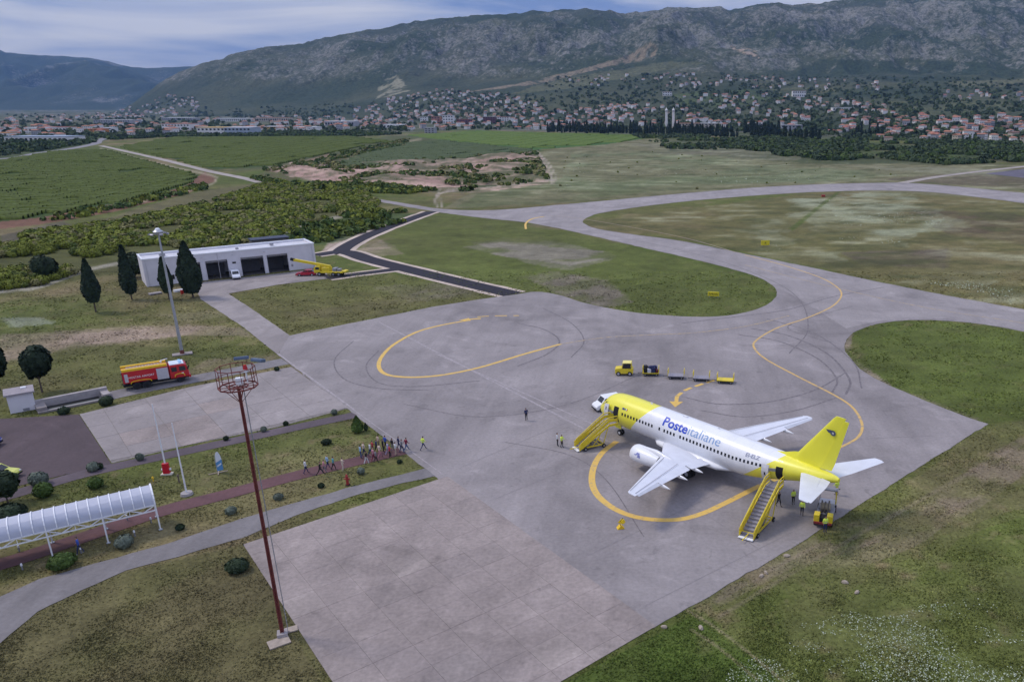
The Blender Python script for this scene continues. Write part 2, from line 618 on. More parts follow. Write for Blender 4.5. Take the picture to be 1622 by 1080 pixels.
track([(1088, 965), (1130, 990), (1190, 1035), (1250, 1085)], 1.6, c_(.26, .22, .13))
track([(1095, 995), (1140, 1025), (1200, 1075)], 1.6, c_(.24, .20, .12), .7)
track([(842, 240), (862, 258), (872, 275), (874, 290)], 1.6, TRACK)
track([(850, 240), (868, 258), (878, 275), (878, 290)], 1.2, TRACK)
track([(692, 328), (690, 315), (696, 302)], 1.4, TRACK)
track([(700, 328), (697, 315), (702, 305), (760, 298), (880, 285)], 1.2, TRACK, .7)
track([(520, 265), (580, 244), (640, 226), (665, 221)], 1.5, c_(.30, .26, .17))
track([(160, 236), (240, 257), (330, 277), (342, 284), (322, 296), (200, 326)], 1.3, c_(.36, .31, .22), .7)
track([(430, 270), (500, 252), (520, 246)], 2.0, c_(.24, .15, .11), .7)
track([(-100, 486), (0, 462), (60, 455), (130, 430), (200, 415), (300, 402), (385, 388), (460, 364), (580, 332)], 2.2, c_(.36, .33, .27), .75)
track([(1140, 975), (1300, 880), (1622, 700)], 3, c_(.23, .18, .13), .35)

# natural unevenness of the sward and soil at several scales
va = fbm(XX * .018, YY * .03, 301, 5); vb = fbm(XX * .09, YY * .16, 302, 5); vc = fbm(XX * .3, YY * .3, 303, 3)
far_ = np.clip((YY - 150) / 200, 0, 1)
mid = inpoly(UU, VV, [(700, 332), (872, 236), (1040, 222), (1622, 262), (1900, 272), (1900, 330), (1300, 300), (1000, 316)]) | inpoly(UU, VV, [(925, 352), (1300, 303), (1622, 322), (1800, 340), (1800, 540), (1500, 468), (1100, 382)])
base = lerp(base, c_(.26, .26, .16), np.clip((vb - .54) * 5, 0, 1) * np.clip((va - .42) * 5, 0, 1) * .6 * mid)
base = lerp(base, c_(.085, .095, .035), np.clip((.47 - vb) * 6, 0, 1) * .6 * mid)
qm = region([(420, 266), (470, 256), (600, 258), (850, 240), (866, 262), (872, 290), (760, 305), (690, 305), (600, 298), (480, 286)], 4)
base = lerp(base, c_(.42, .29, .235), np.clip((vb - .52) * 7, 0, 1) * .75 * qm)
base = lerp(base, c_(.10, .11, .045), np.clip((.46 - vc) * 6, 0, 1) * .7 * qm)
base = base * (1 + (vb - .5) * .55 + (va - .5) * .35)[..., None]
base = base * (1 + (vc - .5) * .5 * (1 - far_ * .3))[..., None]
ZZ = -0.03 - 0.02 * f2 * near
quarry = inpoly(UU, VV, [(420, 268), (600, 258), (850, 242), (872, 285), (700, 303), (480, 288)])
ZZ = ZZ + np.where(quarry, (fbm(XX * .04, YY * .04, 77, 5) - .42) * 7.0, 0)
ZZ = np.where((~quarry) & (YY > 330) & (YY < 700), ZZ + 0.0, ZZ)

nr, nc = TT.shape
idx = np.arange(nr * nc).reshape(nr, nc)
quads = np.stack([idx[:-1, :-1], idx[:-1, 1:], idx[1:, 1:], idx[1:, :-1]], -1).reshape(-1, 4)


def terrain_mat(name, sc1, sc2, amp1, amp2, bump, bdist=0.1, rough=.95, vor=None, hsh=None):
    m = bpy.data.materials.new(name); m.use_nodes = True
    t = m.node_tree; b = t.nodes['Principled BSDF']
    b.inputs['Roughness'].default_value = rough
    b.inputs['Specular IOR Level'].default_value = .15
    a = t.nodes.new('ShaderNodeAttribute'); a.attribute_name = 'Col'
    gp = t.nodes.new('ShaderNodeNewGeometry')
    last = a.outputs['Color']; h = None
    for s_, am in ((sc1, amp1), (sc2, amp2)):
        nz = t.nodes.new('ShaderNodeTexNoise'); nz.inputs['Scale'].default_value = s_; nz.inputs['Detail'].default_value = 5
        nz.inputs['Roughness'].default_value = .65
        t.links.new(gp.outputs['Position'], nz.inputs['Vector'])
        mr = t.nodes.new('ShaderNodeMapRange'); mr.inputs[1].default_value = .28; mr.inputs[2].default_value = .72
        mr.inputs[3].default_value = 1 - am; mr.inputs[4].default_value = 1 + am
        t.links.new(nz.outputs[0], mr.inputs[0])
        vm = t.nodes.new('ShaderNodeVectorMath'); vm.operation = 'SCALE'
        t.links.new(last, vm.inputs[0]); t.links.new(mr.outputs[0], vm.inputs['Scale'])
        last = vm.outputs[0]; h = nz.outputs[0]
    t.links.new(last, b.inputs['Base Color'])
    bp = t.nodes.new('ShaderNodeBump'); bp.inputs['Strength'].default_value = bump; bp.inputs['Distance'].default_value = bdist
    t.links.new(h, bp.inputs['Height']); t.links.new(bp.outputs[0], b.inputs['Normal'])
    return m


GM = terrain_mat('meadow', 0.35, 2.6, .22, .38, .5, .15)
gme = np_mesh('ground', np.stack([XX.ravel(), YY.ravel(), ZZ.ravel()], -1), quads, [GM], smooth=True, cols=np.clip(base, .01, .6).reshape(-1, 3))
props(link('ground', gme), None, None, None, 'structure')
mg = mat('far_meadow', (.07, .08, .03), .95, .3, .02, coords='World')
sheet('ground', [(-13000, -300), (10000, -300), (10000, 11500), (-13000, 11500)], -1.2, mg)


# ------------------------------------------------------------------ mountains
def interp_line(tt, L_, key):
    """L_: list of (u, v, Y) -> arrays over t"""
    t_ = []; z_ = []; y_ = []
    for u, v, Y in L_:
        t0, e0 = ray(u, v)
        t_.append(t0); y_.append(Y); z_.append(CAMH + e0 * Y)
    o_ = np.argsort(t_)
    t_, z_, y_ = np.array(t_)[o_], np.array(z_)[o_], np.array(y_)[o_]
    return np.interp(tt, t_, z_), np.interp(tt, t_, y_)


RIDGE = [(-400, 300, 4600), (150, 185, 4400), (195, 173, 4300), (218, 158, 4300), (240, 142, 4300), (262, 126, 4300), (290, 112, 4300), (300, 106, 4300), (330, 100, 4300), (360, 92, 4350), (390, 84, 4400), (440, 74, 4450),
         (480, 71, 4500), (520, 61, 4500), (545, 53, 4500), (590, 49, 4500), (640, 39, 4550), (700, 32, 4600), (780, 24, 4600), (860, 18, 4700), (930, 17, 4700), (965, 21, 4700),
         (990, 25, 4800), (1020, 20, 4800), (1060, 14, 4900), (1100, 13, 4900), (1143, 13, 4900), (1156, 19, 5000), (1175, 16, 4900), (1200, 9, 4800), (1222, 5, 4800), (1250, 10, 4800),
         (1275, 8, 4800), (1330, 3, 4800), (1400, -6, 4800), (1500, -20, 4800), (1622, -42, 4800), (2000, -80, 4800)]
MID = [(-400, 300, 4200), (150, 190, 4000), (218, 170, 3900), (262, 150, 3800), (300, 140, 3750), (400, 125, 3700), (500, 112, 3700), (600, 92, 3700), (700, 84, 3700), (800, 74, 3800), (900, 66, 3800), (960, 62, 3850),
       (1000, 64, 3900), (1040, 72, 3400), (1100, 70, 3600), (1150, 66, 3800), (1220, 60, 3800), (1300, 64, 3800), (1400, 60, 3800), (1500, 62, 3700), (1622, 60, 3700), (2000, 50, 3700)]
TERR = [(-400, 300, 4000), (150, 196, 3600), (218, 180, 3500), (262, 168, 3400), (300, 168, 3400), (400, 168, 3300), (500, 165, 3200), (560, 160, 3100), (620, 152, 3050), (700, 142, 3000), (800, 136, 3000), (900, 126, 3000), (1000, 118, 3000),
        (1100, 116, 3000), (1200, 118, 3000), (1300, 122, 2900), (1400, 126, 2800), (1500, 128, 2700), (1622, 130, 2600), (2000, 132, 2600)]
FOOT = [(-400, 0, 3500), (150, 0, 3300), (218, 0, 3000), (300, 0, 2950), (400, 0, 2800), (500, 0, 2550), (600, 0, 2150), (700, 0, 1750), (900, 0, 1500), (1100, 0, 1250), (1300, 0, 1080), (1450, 0, 980), (1622, 0, 940), (2000, 0, 930)]


def foot_y(tt):
    return np.interp(tt, [ray(u, 190)[0] for u, _, Y in FOOT], [Y for *_, Y in FOOT])


def massif(tt, Y):
    """height of the main massif at t = X/Y, Y (arrays)"""
    zr, yr = interp_line(tt, RIDGE, 0)
    zm, ym = interp_line(tt, MID, 0)
    zt, yt = interp_line(tt, TERR, 0)
    yf = foot_y(tt)
    z = np.full(np.shape(Y), -3.0)
    segs = [(yf, np.full_like(yf, -3.0), yt, zt, 1.25), (yt, zt, ym, zm, 1.35), (ym, zm, yr, zr, .85), (yr, zr, yr + 1600, zr * .35 - 20, 1.0)]
    for y0, z0, y1, z1, pw in segs:
        s_ = np.clip((Y - y0) / (y1 - y0), 0, 1)
        z = np.where(Y > y0, z0 + (z1 - z0) * s_ ** pw, z)
    X = tt * Y
    hgt = np.clip((z - 25) / 250, 0, 1.0)
    k = 1 / 420.0
    rid = 1 - np.abs(2 * fbm(X * k, Y * k * .55, 41, 5, .5) - 1)
    rid2 = 1 - np.abs(2 * fbm(X / 150., Y / 260., 47, 4, .5) - 1)
    nearr = np.clip(1 - np.abs(Y - yr) / 900, 0, 1)
    amp = hgt * (1 - .88 * nearr)
    z = z + (rid - .72) * 165 * amp + (rid2 - .72) * 80 * hgt * (1 - .75 * nearr)
    z = z + (fbm(X / 60., Y / 60., 53, 4) - .5) * 26 * hgt
    z = z + (fbm(X / 180., Y / 180., 59, 3) - .5) * 14 * np.clip((z + 3) / 50, 0, 1) * (1 - hgt)
    return np.where(zr < 0, np.minimum(z, -3), z)


tm = np.linspace(-1.15, 0.62, 880)
ym_ = np.concatenate([np.linspace(900, 2900, 120), np.linspace(2915, 5000, 190), np.linspace(5030, 6600, 24)])
T2, Y2 = np.meshgrid(tm, ym_)
Z2 = massif(T2, Y2)
X2 = T2 * Y2
U2, V2 = uv_of(X2, Y2, Z2)
gy, gx = np.gradient(Z2)
dX = np.gradient(X2, axis=1); dY = np.gradient(Y2, axis=0)
slope = np.hypot(gx / dX, gy / dY)
VEG = c_(.040, .056, .032); VEG2 = c_(.070, .080, .045); ROCK = c_(.215, .205, .195); ROCKD = c_(.12, .115, .11)
n_a = fbm(X2 / 260, Y2 / 260, 61, 5); n_b = fbm(X2 / 34, Y2 / 50, 62, 5, .6); n_c = fbm(X2 / 700, Y2 / 700, 63, 3)
mc = lerp(np.broadcast_to(VEG, X2.shape + (3,)), VEG2, (n_a - .4) * 3)
hg = np.clip((Z2 - 45) / 110, 0, 1)
rk = np.clip((slope - .40) * 2.2 + (n_a - .5) * 3 + .35, 0, 1)
rk *= np.clip(1.1 - np.clip((620 - U2) / 150, 0, 1) * .25 - np.clip((75 - V2) / 60, 0, 1) * np.clip((960 - U2) / 120, 0, 1) * .8, .05, 1)
mc = lerp(mc, ROCKD, np.clip((n_c - .45) * 4, 0, 1) * .22 * hg)
stony = np.clip(rk * .20 + np.clip((n_c - .40) * 2.0, 0, 1) * .10 + .44, 0, 1) * hg


def mpaint(poly, colr, st, wb=4, thr=None):
    global mc
    a = inpoly(U2 + (n_b - .5) * wb * 4, V2 + (n_a - .5) * wb * 2, poly).astype(float) * st
    if thr is not None: a = a * np.clip((n_b - thr) * 8 + .5, 0, 1)
    mc = lerp(mc, colr, a)
    stony[...] = stony * (1 - a)


mpaint([(1030, 66), (1042, 72), (1040, 88), (1010, 98), (960, 106), (900, 122), (860, 132), (800, 140), (740, 146), (860, 124), (940, 104), (1000, 86)], c_(.30, .235, .17), .6, 2, .42)
mpaint([(860, 132), (1060, 96), (1120, 100), (1000, 122), (900, 140), (800, 150)], c_(.12, .125, .07), .7, 4)
mpaint([(600, 128), (630, 118), (650, 145), (600, 158)], c_(.33, .31, .22), .6, 4, .48)
mpaint([(1158, 74), (1182, 76), (1205, 84), (1212, 96), (1190, 88), (1160, 80)], c_(.40, .31, .24), .8, 2, .45)
mpaint([(1060, 150), (1200, 140), (1240, 155), (1150, 170), (1080, 168)], c_(.075, .105, .035), .6, 3, .45)
mpaint([(1180, 128), (1300, 130), (1330, 148), (1260, 156)], c_(.13, .13, .065), .5, 3, .5)
mpaint([(1380, 165), (1500, 155), (1622, 165), (1622, 185), (1420, 182)], c_(.11, .12, .06), .6, 3, .48)
mpaint([(740, 160), (840, 150), (860, 165), (780, 178)], c_(.12, .12, .065), .5, 3, .48)
mpaint([(1500, 130), (1622, 126), (1622, 138), (1520, 138)], c_(.15, .15, .085), .6, 3)
mpaint([(1300, 95), (1622, 100), (1622, 128), (1440, 126), (1250, 122)], c_(.032, .048, .028), .7, 5, .42)
def karst_mat():
    m = bpy.data.materials.new('karst'); m.use_nodes = True
    t = m.node_tree; b = t.nodes['Principled BSDF']; b.inputs['Roughness'].default_value = .95; b.inputs['Specular IOR Level'].default_value = .1
    a = t.nodes.new('ShaderNodeAttribute'); a.attribute_name = 'Col'
    gp = t.nodes.new('ShaderNodeNewGeometry')
    def nz(sx, sy, sz, det=6, ro=.62):
        mp_ = t.nodes.new('ShaderNodeMapping'); mp_.inputs['Scale'].default_value = (sx, sy, sz)
        t.links.new(gp.outputs['Position'], mp_.inputs[0])
        n_ = t.nodes.new('ShaderNodeTexNoise'); n_.inputs['Scale'].default_value = 1; n_.inputs['Detail'].default_value = det; n_.inputs['Roughness'].default_value = ro
        t.links.new(mp_.outputs[0], n_.inputs['Vector']); return n_.outputs[0]
    def mth(op, x, y, cl=False):
        n_ = t.nodes.new('ShaderNodeMath'); n_.operation = op; n_.use_clamp = cl
        for i, v in enumerate((x, y)):
            if isinstance(v, (int, float)): n_.inputs[i].default_value = v
            else: t.links.new(v, n_.inputs[i])
        return n_.outputs[0]
    n1_ = nz(1 / 24., 1 / 46., 1 / 20., 7, .72); n2_ = nz(1 / 9., 1 / 14., 1 / 9., 4); n3_ = nz(1 / 260., 1 / 420., 1 / 200.)
    # alpha of the painted colour says how stony the slope is; the noises decide where stones show
    s_ = mth('ADD', mth('MULTIPLY', n1_, .55), mth('ADD', mth('MULTIPLY', n2_, .35), mth('MULTIPLY', n3_, .28)))
    f = mth('MULTIPLY', mth('ADD', mth('SUBTRACT', s_, .875), mth('MULTIPLY', a.outputs['Alpha'], .52)), 4.5, True)
    veg = t.nodes.new('ShaderNodeVectorMath'); veg.operation = 'SCALE'
    t.links.new(a.outputs['Color'], veg.inputs[0]); t.links.new(mth('ADD', mth('MULTIPLY', n2_, 2.2), -.1), veg.inputs['Scale'])
    mxn = t.nodes.new('ShaderNodeMix'); mxn.data_type = 'RGBA'
    t.links.new(f, mxn.inputs[0]); t.links.new(veg.outputs[0], mxn.inputs[6]); mxn.inputs[7].default_value = (.285, .275, .262, 1)
    t.links.new(mxn.outputs[2], b.inputs['Base Color'])
    bp = t.nodes.new('ShaderNodeBump'); bp.inputs['Strength'].default_value = .8; bp.inputs['Distance'].default_value = 7.0
    t.links.new(n1_, bp.inputs['Height']); t.links.new(bp.outputs[0], b.inputs['Normal'])
    return m


MM = karst_mat()
i2 = np.arange(T2.size).reshape(T2.shape)
q2 = np.stack([i2[:-1, :-1], i2[:-1, 1:], i2[1:, 1:], i2[1:, :-1]], -1).reshape(-1, 4)
zq = Z2.ravel()[q2].max(1) > -2.9
props(link('mountain', np_mesh('mountain', np.stack([X2.ravel(), Y2.ravel(), Z2.ravel()], -1), q2[zq], [MM], smooth=True, cols=np.concatenate([mc.reshape(-1, 3), stony.reshape(-1, 1)], 1))), None, None, None, 'structure')

# far range closing the valley on the left
FR = [(-600, 95, 9500), (-200, 80, 9500), (-60, 78, 9500), (0, 79, 9500), (8, 84, 9500), (20, 84, 9500), (60, 89, 9500), (100, 90, 9500), (145, 92, 9500), (165, 98, 9500), (185, 103, 9500), (210, 107, 9500), (232, 108, 9500), (260, 106, 9500), (300, 105, 9500), (400, 108, 9500), (700, 110, 9500)]
t3 = np.linspace(-1.35, 0.1, 420); y3 = np.linspace(6200, 11000, 130)
T3, Y3 = np.meshgrid(t3, y3)
zr3, yr3 = interp_line(T3, FR, 0)
s3 = np.clip((Y3 - 6500) / (yr3 - 6500), 0, 1); b3 = np.clip((Y3 - yr3) / 1400, 0, 1)
X3 = T3 * Y3
Z3 = -5 + (zr3 + 5) * s3 ** 1.15 * (1 - .6 * b3)
rd3 = 1 - np.abs(2 * fbm(X3 / 900, Y3 / 1500, 71, 5) - 1)
Z3 = Z3 + (rd3 - .72) * 560 * np.clip(s3 * 2, 0, 1) * np.clip((1 - s3) * 3.0 + .04, 0, 1) + (fbm(X3 / 200, Y3 / 200, 72, 4) - .5) * 30 * s3
na3 = fbm(X3 / 300, Y3 / 300, 73, 5)
m3 = lerp(np.broadcast_to(VEG, X3.shape + (3,)), ROCK, np.clip((na3 - .52) * 3, 0, 1) * .12)
i3 = np.arange(T3.size).reshape(T3.shape)
q3 = np.stack([i3[:-1, :-1], i3[:-1, 1:], i3[1:, 1:], i3[1:, :-1]], -1).reshape(-1, 4)
props(link('mountain', np_mesh('mountain_far', np.stack([X3.ravel(), Y3.ravel(), Z3.ravel()], -1), q3, [MM], smooth=True, cols=np.concatenate([m3.reshape(-1, 3), np.clip(.40 + (na3 - .5) * 1.2, 0, .8).reshape(-1, 1)], 1))), None, None, None, 'structure')


def tz(X, Y):
    """terrain height under a world point"""
    X = np.atleast_1d(np.asarray(X, float)); Y = np.atleast_1d(np.asarray(Y, float))
    return np.maximum(massif(X / Y, Y), 0.0)


YG = np.geomspace(700, 5200, 420)


def hit(u, v):
    """where the sight line of an image point first meets the terrain"""
    t0, e0 = ray(u, v)
    z = np.maximum(massif(np.full_like(YG, t0), YG), 0.0)
    r_ = CAMH + e0 * YG
    k = np.nonzero(z >= r_)[0]
    if len(k) == 0: return None
    Y = YG[k[0]]
    if k[0] > 0:
        a, b = z[k[0] - 1] - r_[k[0] - 1], z[k[0]] - r_[k[0]]
        Y = YG[k[0] - 1] + (YG[k[0]] - YG[k[0] - 1]) * (-a) / (b - a + 1e-9)
    return (t0 * Y, Y, max(0.0, float(CAMH + e0 * Y)))


# ------------------------------------------------------------------ apron, taxiways, roads
def pave_mat(name, col, s1=.06, s2=.9, a1=.17, a2=.12, joints=None, streak=0.10, rough=.85):
    m = bpy.data.materials.new(name); m.use_nodes = True
    t = m.node_tree; b = t.nodes['Principled BSDF']
    b.inputs['Roughness'].default_value = rough; b.inputs['Specular IOR Level'].default_value = .3
    gp = t.nodes.new('ShaderNodeNewGeometry')
    rgb = t.nodes.new('ShaderNodeRGB'); rgb.outputs[0].default_value = (*col, 1)
    last = rgb.outputs[0]; hh = None
    def mul(val, lo, hi, f0=.3, f1=.7):
        nonlocal last
        mr = t.nodes.new('ShaderNodeMapRange'); mr.inputs[1].default_value = f0; mr.inputs[2].default_value = f1
        mr.inputs[3].default_value = lo; mr.inputs[4].default_value = hi
        t.links.new(val, mr.inputs[0])
        vm = t.nodes.new('ShaderNodeVectorMath'); vm.operation = 'SCALE'
        t.links.new(last, vm.inputs[0]); t.links.new(mr.outputs[0], vm.inputs['Scale']); last = vm.outputs[0]
    def nz(scale, sx=1, sy=1, rot=0, det=6, ro=.6, dist=0.0):
        mpn = t.nodes.new('ShaderNodeMapping'); mpn.inputs['Scale'].default_value = (sx, sy, 1); mpn.inputs['Rotation'].default_value = (0, 0, rot)
        t.links.new(gp.outputs['Position'], mpn.inputs[0])
        n_ = t.nodes.new('ShaderNodeTexNoise'); n_.inputs['Scale'].default_value = scale; n_.inputs['Detail'].default_value = det
        n_.inputs['Roughness'].default_value = ro; n_.inputs['Distortion'].default_value = dist
        t.links.new(mpn.outputs[0], n_.inputs['Vector'])
        return n_.outputs[0]
    mul(nz(s1, dist=.8), 1 - a1, 1 + a1)
    mul(nz(.25, ro=.7), .94, 1.06)
    n2 = nz(s2 * 3)
    mul(n2, 1 - a2, 1 + a2)
    mul(nz(.35, 1, .12, rot=-0.80, dist=.4), 1 - streak, 1 + streak)
    # bleached and oily blotches
    mul(nz(.11, dist=1.5), 1.0, 1.20, .56, .68)
    mul(nz(.055, dist=2.5, det=8), .84, 1.0, .34, .46)
    mul(nz(.5, det=3, dist=1.0), 1.0, .80, .62, .74)
    t.links.new(last, b.inputs['Base Color'])
    bp = t.nodes.new('ShaderNodeBump'); bp.inputs['Strength'].default_value = .25; bp.inputs['Distance'].default_value = .02
    t.links.new(n2, bp.inputs['Height']); t.links.new(bp.outputs[0], b.inputs['Normal'])
    return m


ASPH = pave_mat('old_asphalt', (.256, .231, .229), s1=.045, a1=.22)
TAXI = pave_mat('taxiway_asphalt', (.285, .259, .256), streak=.08)
CONC = pave_mat('aged_concrete', (.272, .230, .214), s1=.09, a1=.24, a2=.16)
CONC2 = pave_mat('pale_concrete', (.275, .245, .238), a1=.16, a2=.1)
PURP = pave_mat('purple_pavers', (.082, .060, .066), a2=.12)
WALK = pave_mat('violet_path', (.105, .082, .094))
REDW = pave_mat('red_pavers', (.120, .060, .064), a2=.14)
ROADG = pave_mat('grey_road', (.192, .178, .180), streak=.16)
BLACK = pave_mat('fresh_asphalt', (.020, .018, .028), a1=.1)
CREAM = pave_mat('limestone_shoulder', (.50, .41, .34), a1=.12)
DIRT = pave_mat('dirt_road', (.34, .30, .27), a1=.15)
FARROAD = pave_mat('far_asphalt', (.22, .21, .22))
DARKRW = pave_mat('runway_asphalt', (.11, .10, .13))

R_ = lambda P, n: [tuple(p) for p in smooth_line(P, n)]
islandB = R_([(825, 465), (850, 462), (885, 467), (930, 481), (1000, 494), (1080, 501), (1150, 500), (1200, 489), (1226, 474), (1230, 460), (1215, 446), (1180, 432), (1100, 411), (1000, 388), (900, 365), (830, 352), (770, 346), (700, 337)], 5)
northE = [(640, 327), (577, 315), (577, 312)] + R_([(640, 322), (700, 331), (780, 333), (880, 325), (1000, 314), (1100, 305), (1200, 297), (1300, 292), (1380, 290), (1440, 290), (1520, 296), (1622, 306), (1800, 324)], 4)
islandC = [(1800, 346)] + R_([(1622, 322), (1560, 314), (1480, 305), (1400, 302), (1300, 304), (1180, 311), (1060, 322), (960, 336), (930, 345), (924, 353), (945, 362), (1000, 371), (1080, 382), (1180, 402), (1300, 427), (1400, 448), (1500, 468), (1622, 490)], 5) + [(1800, 524)]
southE = [(1800, 552)] + R_([(1622, 525), (1560, 514), (1500, 508), (1440, 507), (1390, 513), (1352, 527), (1338, 545), (1345, 565), (1370, 590), (1420, 615), (1480, 640), (1530, 660), (1565, 671)], 5)
outline = [(455, 532), (520, 519), (600, 503), (680, 487), (760, 474)] + islandB + northE + islandC + southE + [(1265, 860), (1091, 962), (1035, 994), (1010, 989), (853, 876), (700, 763), (552, 649), (490, 600), (440, 562)]
apron = sheet('apron', rough_edge(gpts(outline), 1.2, .22), 0.004, ASPH, thick=.06)
props(apron, 'large grey asphalt apron and taxiways under the airliner')

# taxiway surface slightly paler than the apron
txp = [(1260, 470), (1232, 455)] + [(1215, 445), (1180, 431), (1100, 410), (1000, 387), (900, 364), (830, 351), (770, 345), (705, 336)] + [(712, 333), (780, 334), (880, 326), (1000, 315), (1100, 306), (1200, 298), (1300, 293.5), (1380, 291.5), (1440, 291.5), (1520, 297.5), (1622, 307.5), (1799, 325)] + [(1799, 344)] + [(1622, 320.5), (1560, 313), (1480, 304), (1400, 300.5), (1300, 302.5), (1180, 310), (1060, 321), (960, 334.5), (926, 344), (920, 353), (945, 363.5), (1000, 372.5), (1080, 383.5), (1180, 403.5), (1300, 428.5), (1400, 449.5), (1500, 469.5), (1622, 491.5), (1799, 526)] + [(1799, 548), (1622, 522), (1500, 505), (1440, 504), (1390, 509), (1340, 520)]
sheet('taxiway', gpts(txp), 0.012, TAXI)

# concrete hardstanding near the camera: separate slabs with open joints
ang = math.atan2(-25.29, 22.17)
ux = np.array([math.cos(ang), math.sin(ang)]); uy = np.array([-ux[1], ux[0]])


def clip_poly(poly, cl):
    out_ = [np.array(p) for p in poly]
    n = len(cl)
    area = sum(cl[i][0] * cl[(i + 1) % n][1] - cl[(i + 1) % n][0] * cl[i][1] for i in range(n))
    sg = 1 if area > 0 else -1
    for i in range(n):
        a = np.array(cl[i]); b = np.array(cl[(i + 1) % n]); d = b - a
        ins = lambda p: sg * (d[0] * (p[1] - a[1]) - d[1] * (p[0] - a[0])) >= 0
        new = []
        for j in range(len(out_)):
            p = out_[j]; q = out_[(j + 1) % len(out_)]
            if ins(p): new.append(p)
            if ins(p) != ins(q):
                r = q - p
                den_ = d[0] * r[1] - d[1] * r[0]
                if abs(den_) > 1e-9:
                    s_ = (d[0] * (a[1] - p[1]) - d[1] * (a[0] - p[0])) / den_
                    new.append(p + r * s_)
        out_ = new
        if len(out_) < 3: return []
    return out_


def slab_field(name, corners_px, m_list, sub, size, org, gap=.05, label=None, rot=0.0, pieces=300):
    cl = gpts(corners_px)
    und = sheet(name, cl, -0.012, sub, label)
    o0 = np.array(g(*org))
    vx = np.array([math.cos(ang + rot), math.sin(ang + rot)]); vy = np.array([-vx[1], vx[0]])
    uvs = [((p - o0) @ vx, (p - o0) @ vy) for p in cl]
    i0, i1 = int(min(a for a, b in uvs) // size) - 1, int(max(a for a, b in uvs) // size) + 1
    j0, j1 = int(min(b for a, b in uvs) // size) - 1, int(max(b for a, b in uvs) // size) + 1
    cnt = 0
    for i in range(i0, i1 + 1):
        for j in range(j0, j1 + 1):
            h_ = gap / 2
            c4 = [o0 + vx * (size * (i + a) + s1 * h_) + vy * (size * (j + b) + s2 * h_) for a, b, s1, s2 in ((0, 0, 1, 1), (1, 0, -1, 1), (1, 1, -1, -1), (0, 1, 1, -1))]
            pc = clip_poly(c4, cl)
            if len(pc) < 3: continue
            ar = abs(sum(pc[k][0] * pc[(k + 1) % len(pc)][1] - pc[(k + 1) % len(pc)][0] * pc[k][1] for k in range(len(pc)))) / 2
            if ar < .05: continue
            cnt += 1
            zt_ = 0.012 + random.uniform(-.004, .006)
            cc = sum(pc) / len(pc)
            n = len(pc)
            V = [(p[0] - cc[0], p[1] - cc[1], zt_) for p in pc] + [(p[0] - cc[0], p[1] - cc[1], -.008) for p in pc]
            me = bpy.data.meshes.new('slab')
            me.from_pydata(V, [], [tuple(range(n)) if sum(pc[k][0] * pc[(k + 1) % n][1] - pc[(k + 1) % n][0] * pc[k][1] for k in range(n)) > 0 else tuple(range(n))[::-1]] + [(k, (k + 1) % n, n + (k + 1) % n, n + k) for k in range(n)])
            me.materials.append(random.choices(m_list, [8] + [1] * (len(m_list) - 1))[0])
            link('slab', me, und, (cc[0], cc[1], 0))
    return cnt


JOINT = mat('dark_joint', (.20, .178, .165), .95, .3, 2.0, coords='World')
CONCb = pave_mat('aged_concrete_dark', (.252, .214, .200), s1=.09, a1=.24, a2=.16)
CONCc = pave_mat('aged_concrete_pale', (.290, .247, .228), s1=.09, a1=.24, a2=.16)
n_s = slab_field('concrete_hardstand', [(708.5, 754), (385, 862), (470, 992), (540, 1100), (852, 1100), (1039, 991)], [CONC, CONCb, CONCc], JOINT, 3.1, (707, 755), .020, 'weathered concrete hardstand of square slabs beside the near grass')
n_s2 = slab_field('concrete_hardstand', [(462, 581), (553, 646), (440, 676), (300, 704), (177, 733), (126, 656), (300, 613)], [CONC2, CONC, CONC2], JOINT, 5.0, (553, 646), .05, 'pale concrete hardstand between fire engine road and violet path')
print('slabs', n_s, n_s2)

sheet('paved_yard', gpts([(-160, 700), (0, 663), (125, 656), (176, 734), (100, 752), (0, 776), (-160, 815)]), -0.006, PURP)
# fire station forecourt and its link to the apron
sheet('forecourt', rough_edge(gpts([(322, 447), (471, 430), (512, 424.5), (522, 441), (440, 451), (362, 465), (410, 497), (458.5, 531), (440, 562), (384, 517), (318, 474), (312, 462)]), 1.5, .1), 0.010, CONC2)
ribbon('service_road', [(150, 634), (185, 624), (250, 611), (320, 597.5), (400, 582), (452, 572)], 3.9, -0.004, ROADG, 5, edge=.06)
ribbon('violet_path', [(-120, 815), (0, 788), (80, 765), (150, 746), (300, 713), (430, 685), (500, 670), (566, 656)], 2.3, -0.004, WALK, 5)
ribbon('red_walkway', [(-160, 930), (0, 893), (130, 851), (260, 808), (360, 782), (480, 750), (600, 722), (684, 703)], 2.45, -0.002, REDW, 5)
roadH = [(-160, 985), (0, 945), (60, 918), (150, 892), (260, 862), (380, 822), (470, 795), (560, 770), (640, 750), (684, 738), (703, 751), (640, 764), (560, 785), (470, 815), (385, 851), (265, 886), (200, 903), (150, 925), (60, 968), (0, 1018), (-80, 1100), (-260, 1100)]
sheet('service_road', rough_edge(gpts(roadH), .8, .16), 0.002, ROADG)
# fresh black road with pale shoulders
b1 = [(684, 335), (650, 347), (610, 362), (572, 378), (545, 393), (538, 402)]
b2 = [(500, 404), (545, 399), (585, 411), (640, 425), (720, 444.5), (812, 466)]
b3 = [(518, 441), (560, 435), (600, 430), (640, 425)]
zz = -.002
for b in (b1, b2, b3):
    ribbon('road_shoulder', b, 7.6 if b is not b3 else 6.2, zz, CREAM, 6, edge=.10); zz += .001
zz = .014
for b, w_ in ((b1, 4.6), (b2, 5.0), (b3, 3.6)):
    ribbon('black_road', b, w_, zz, BLACK, 6); zz += .004
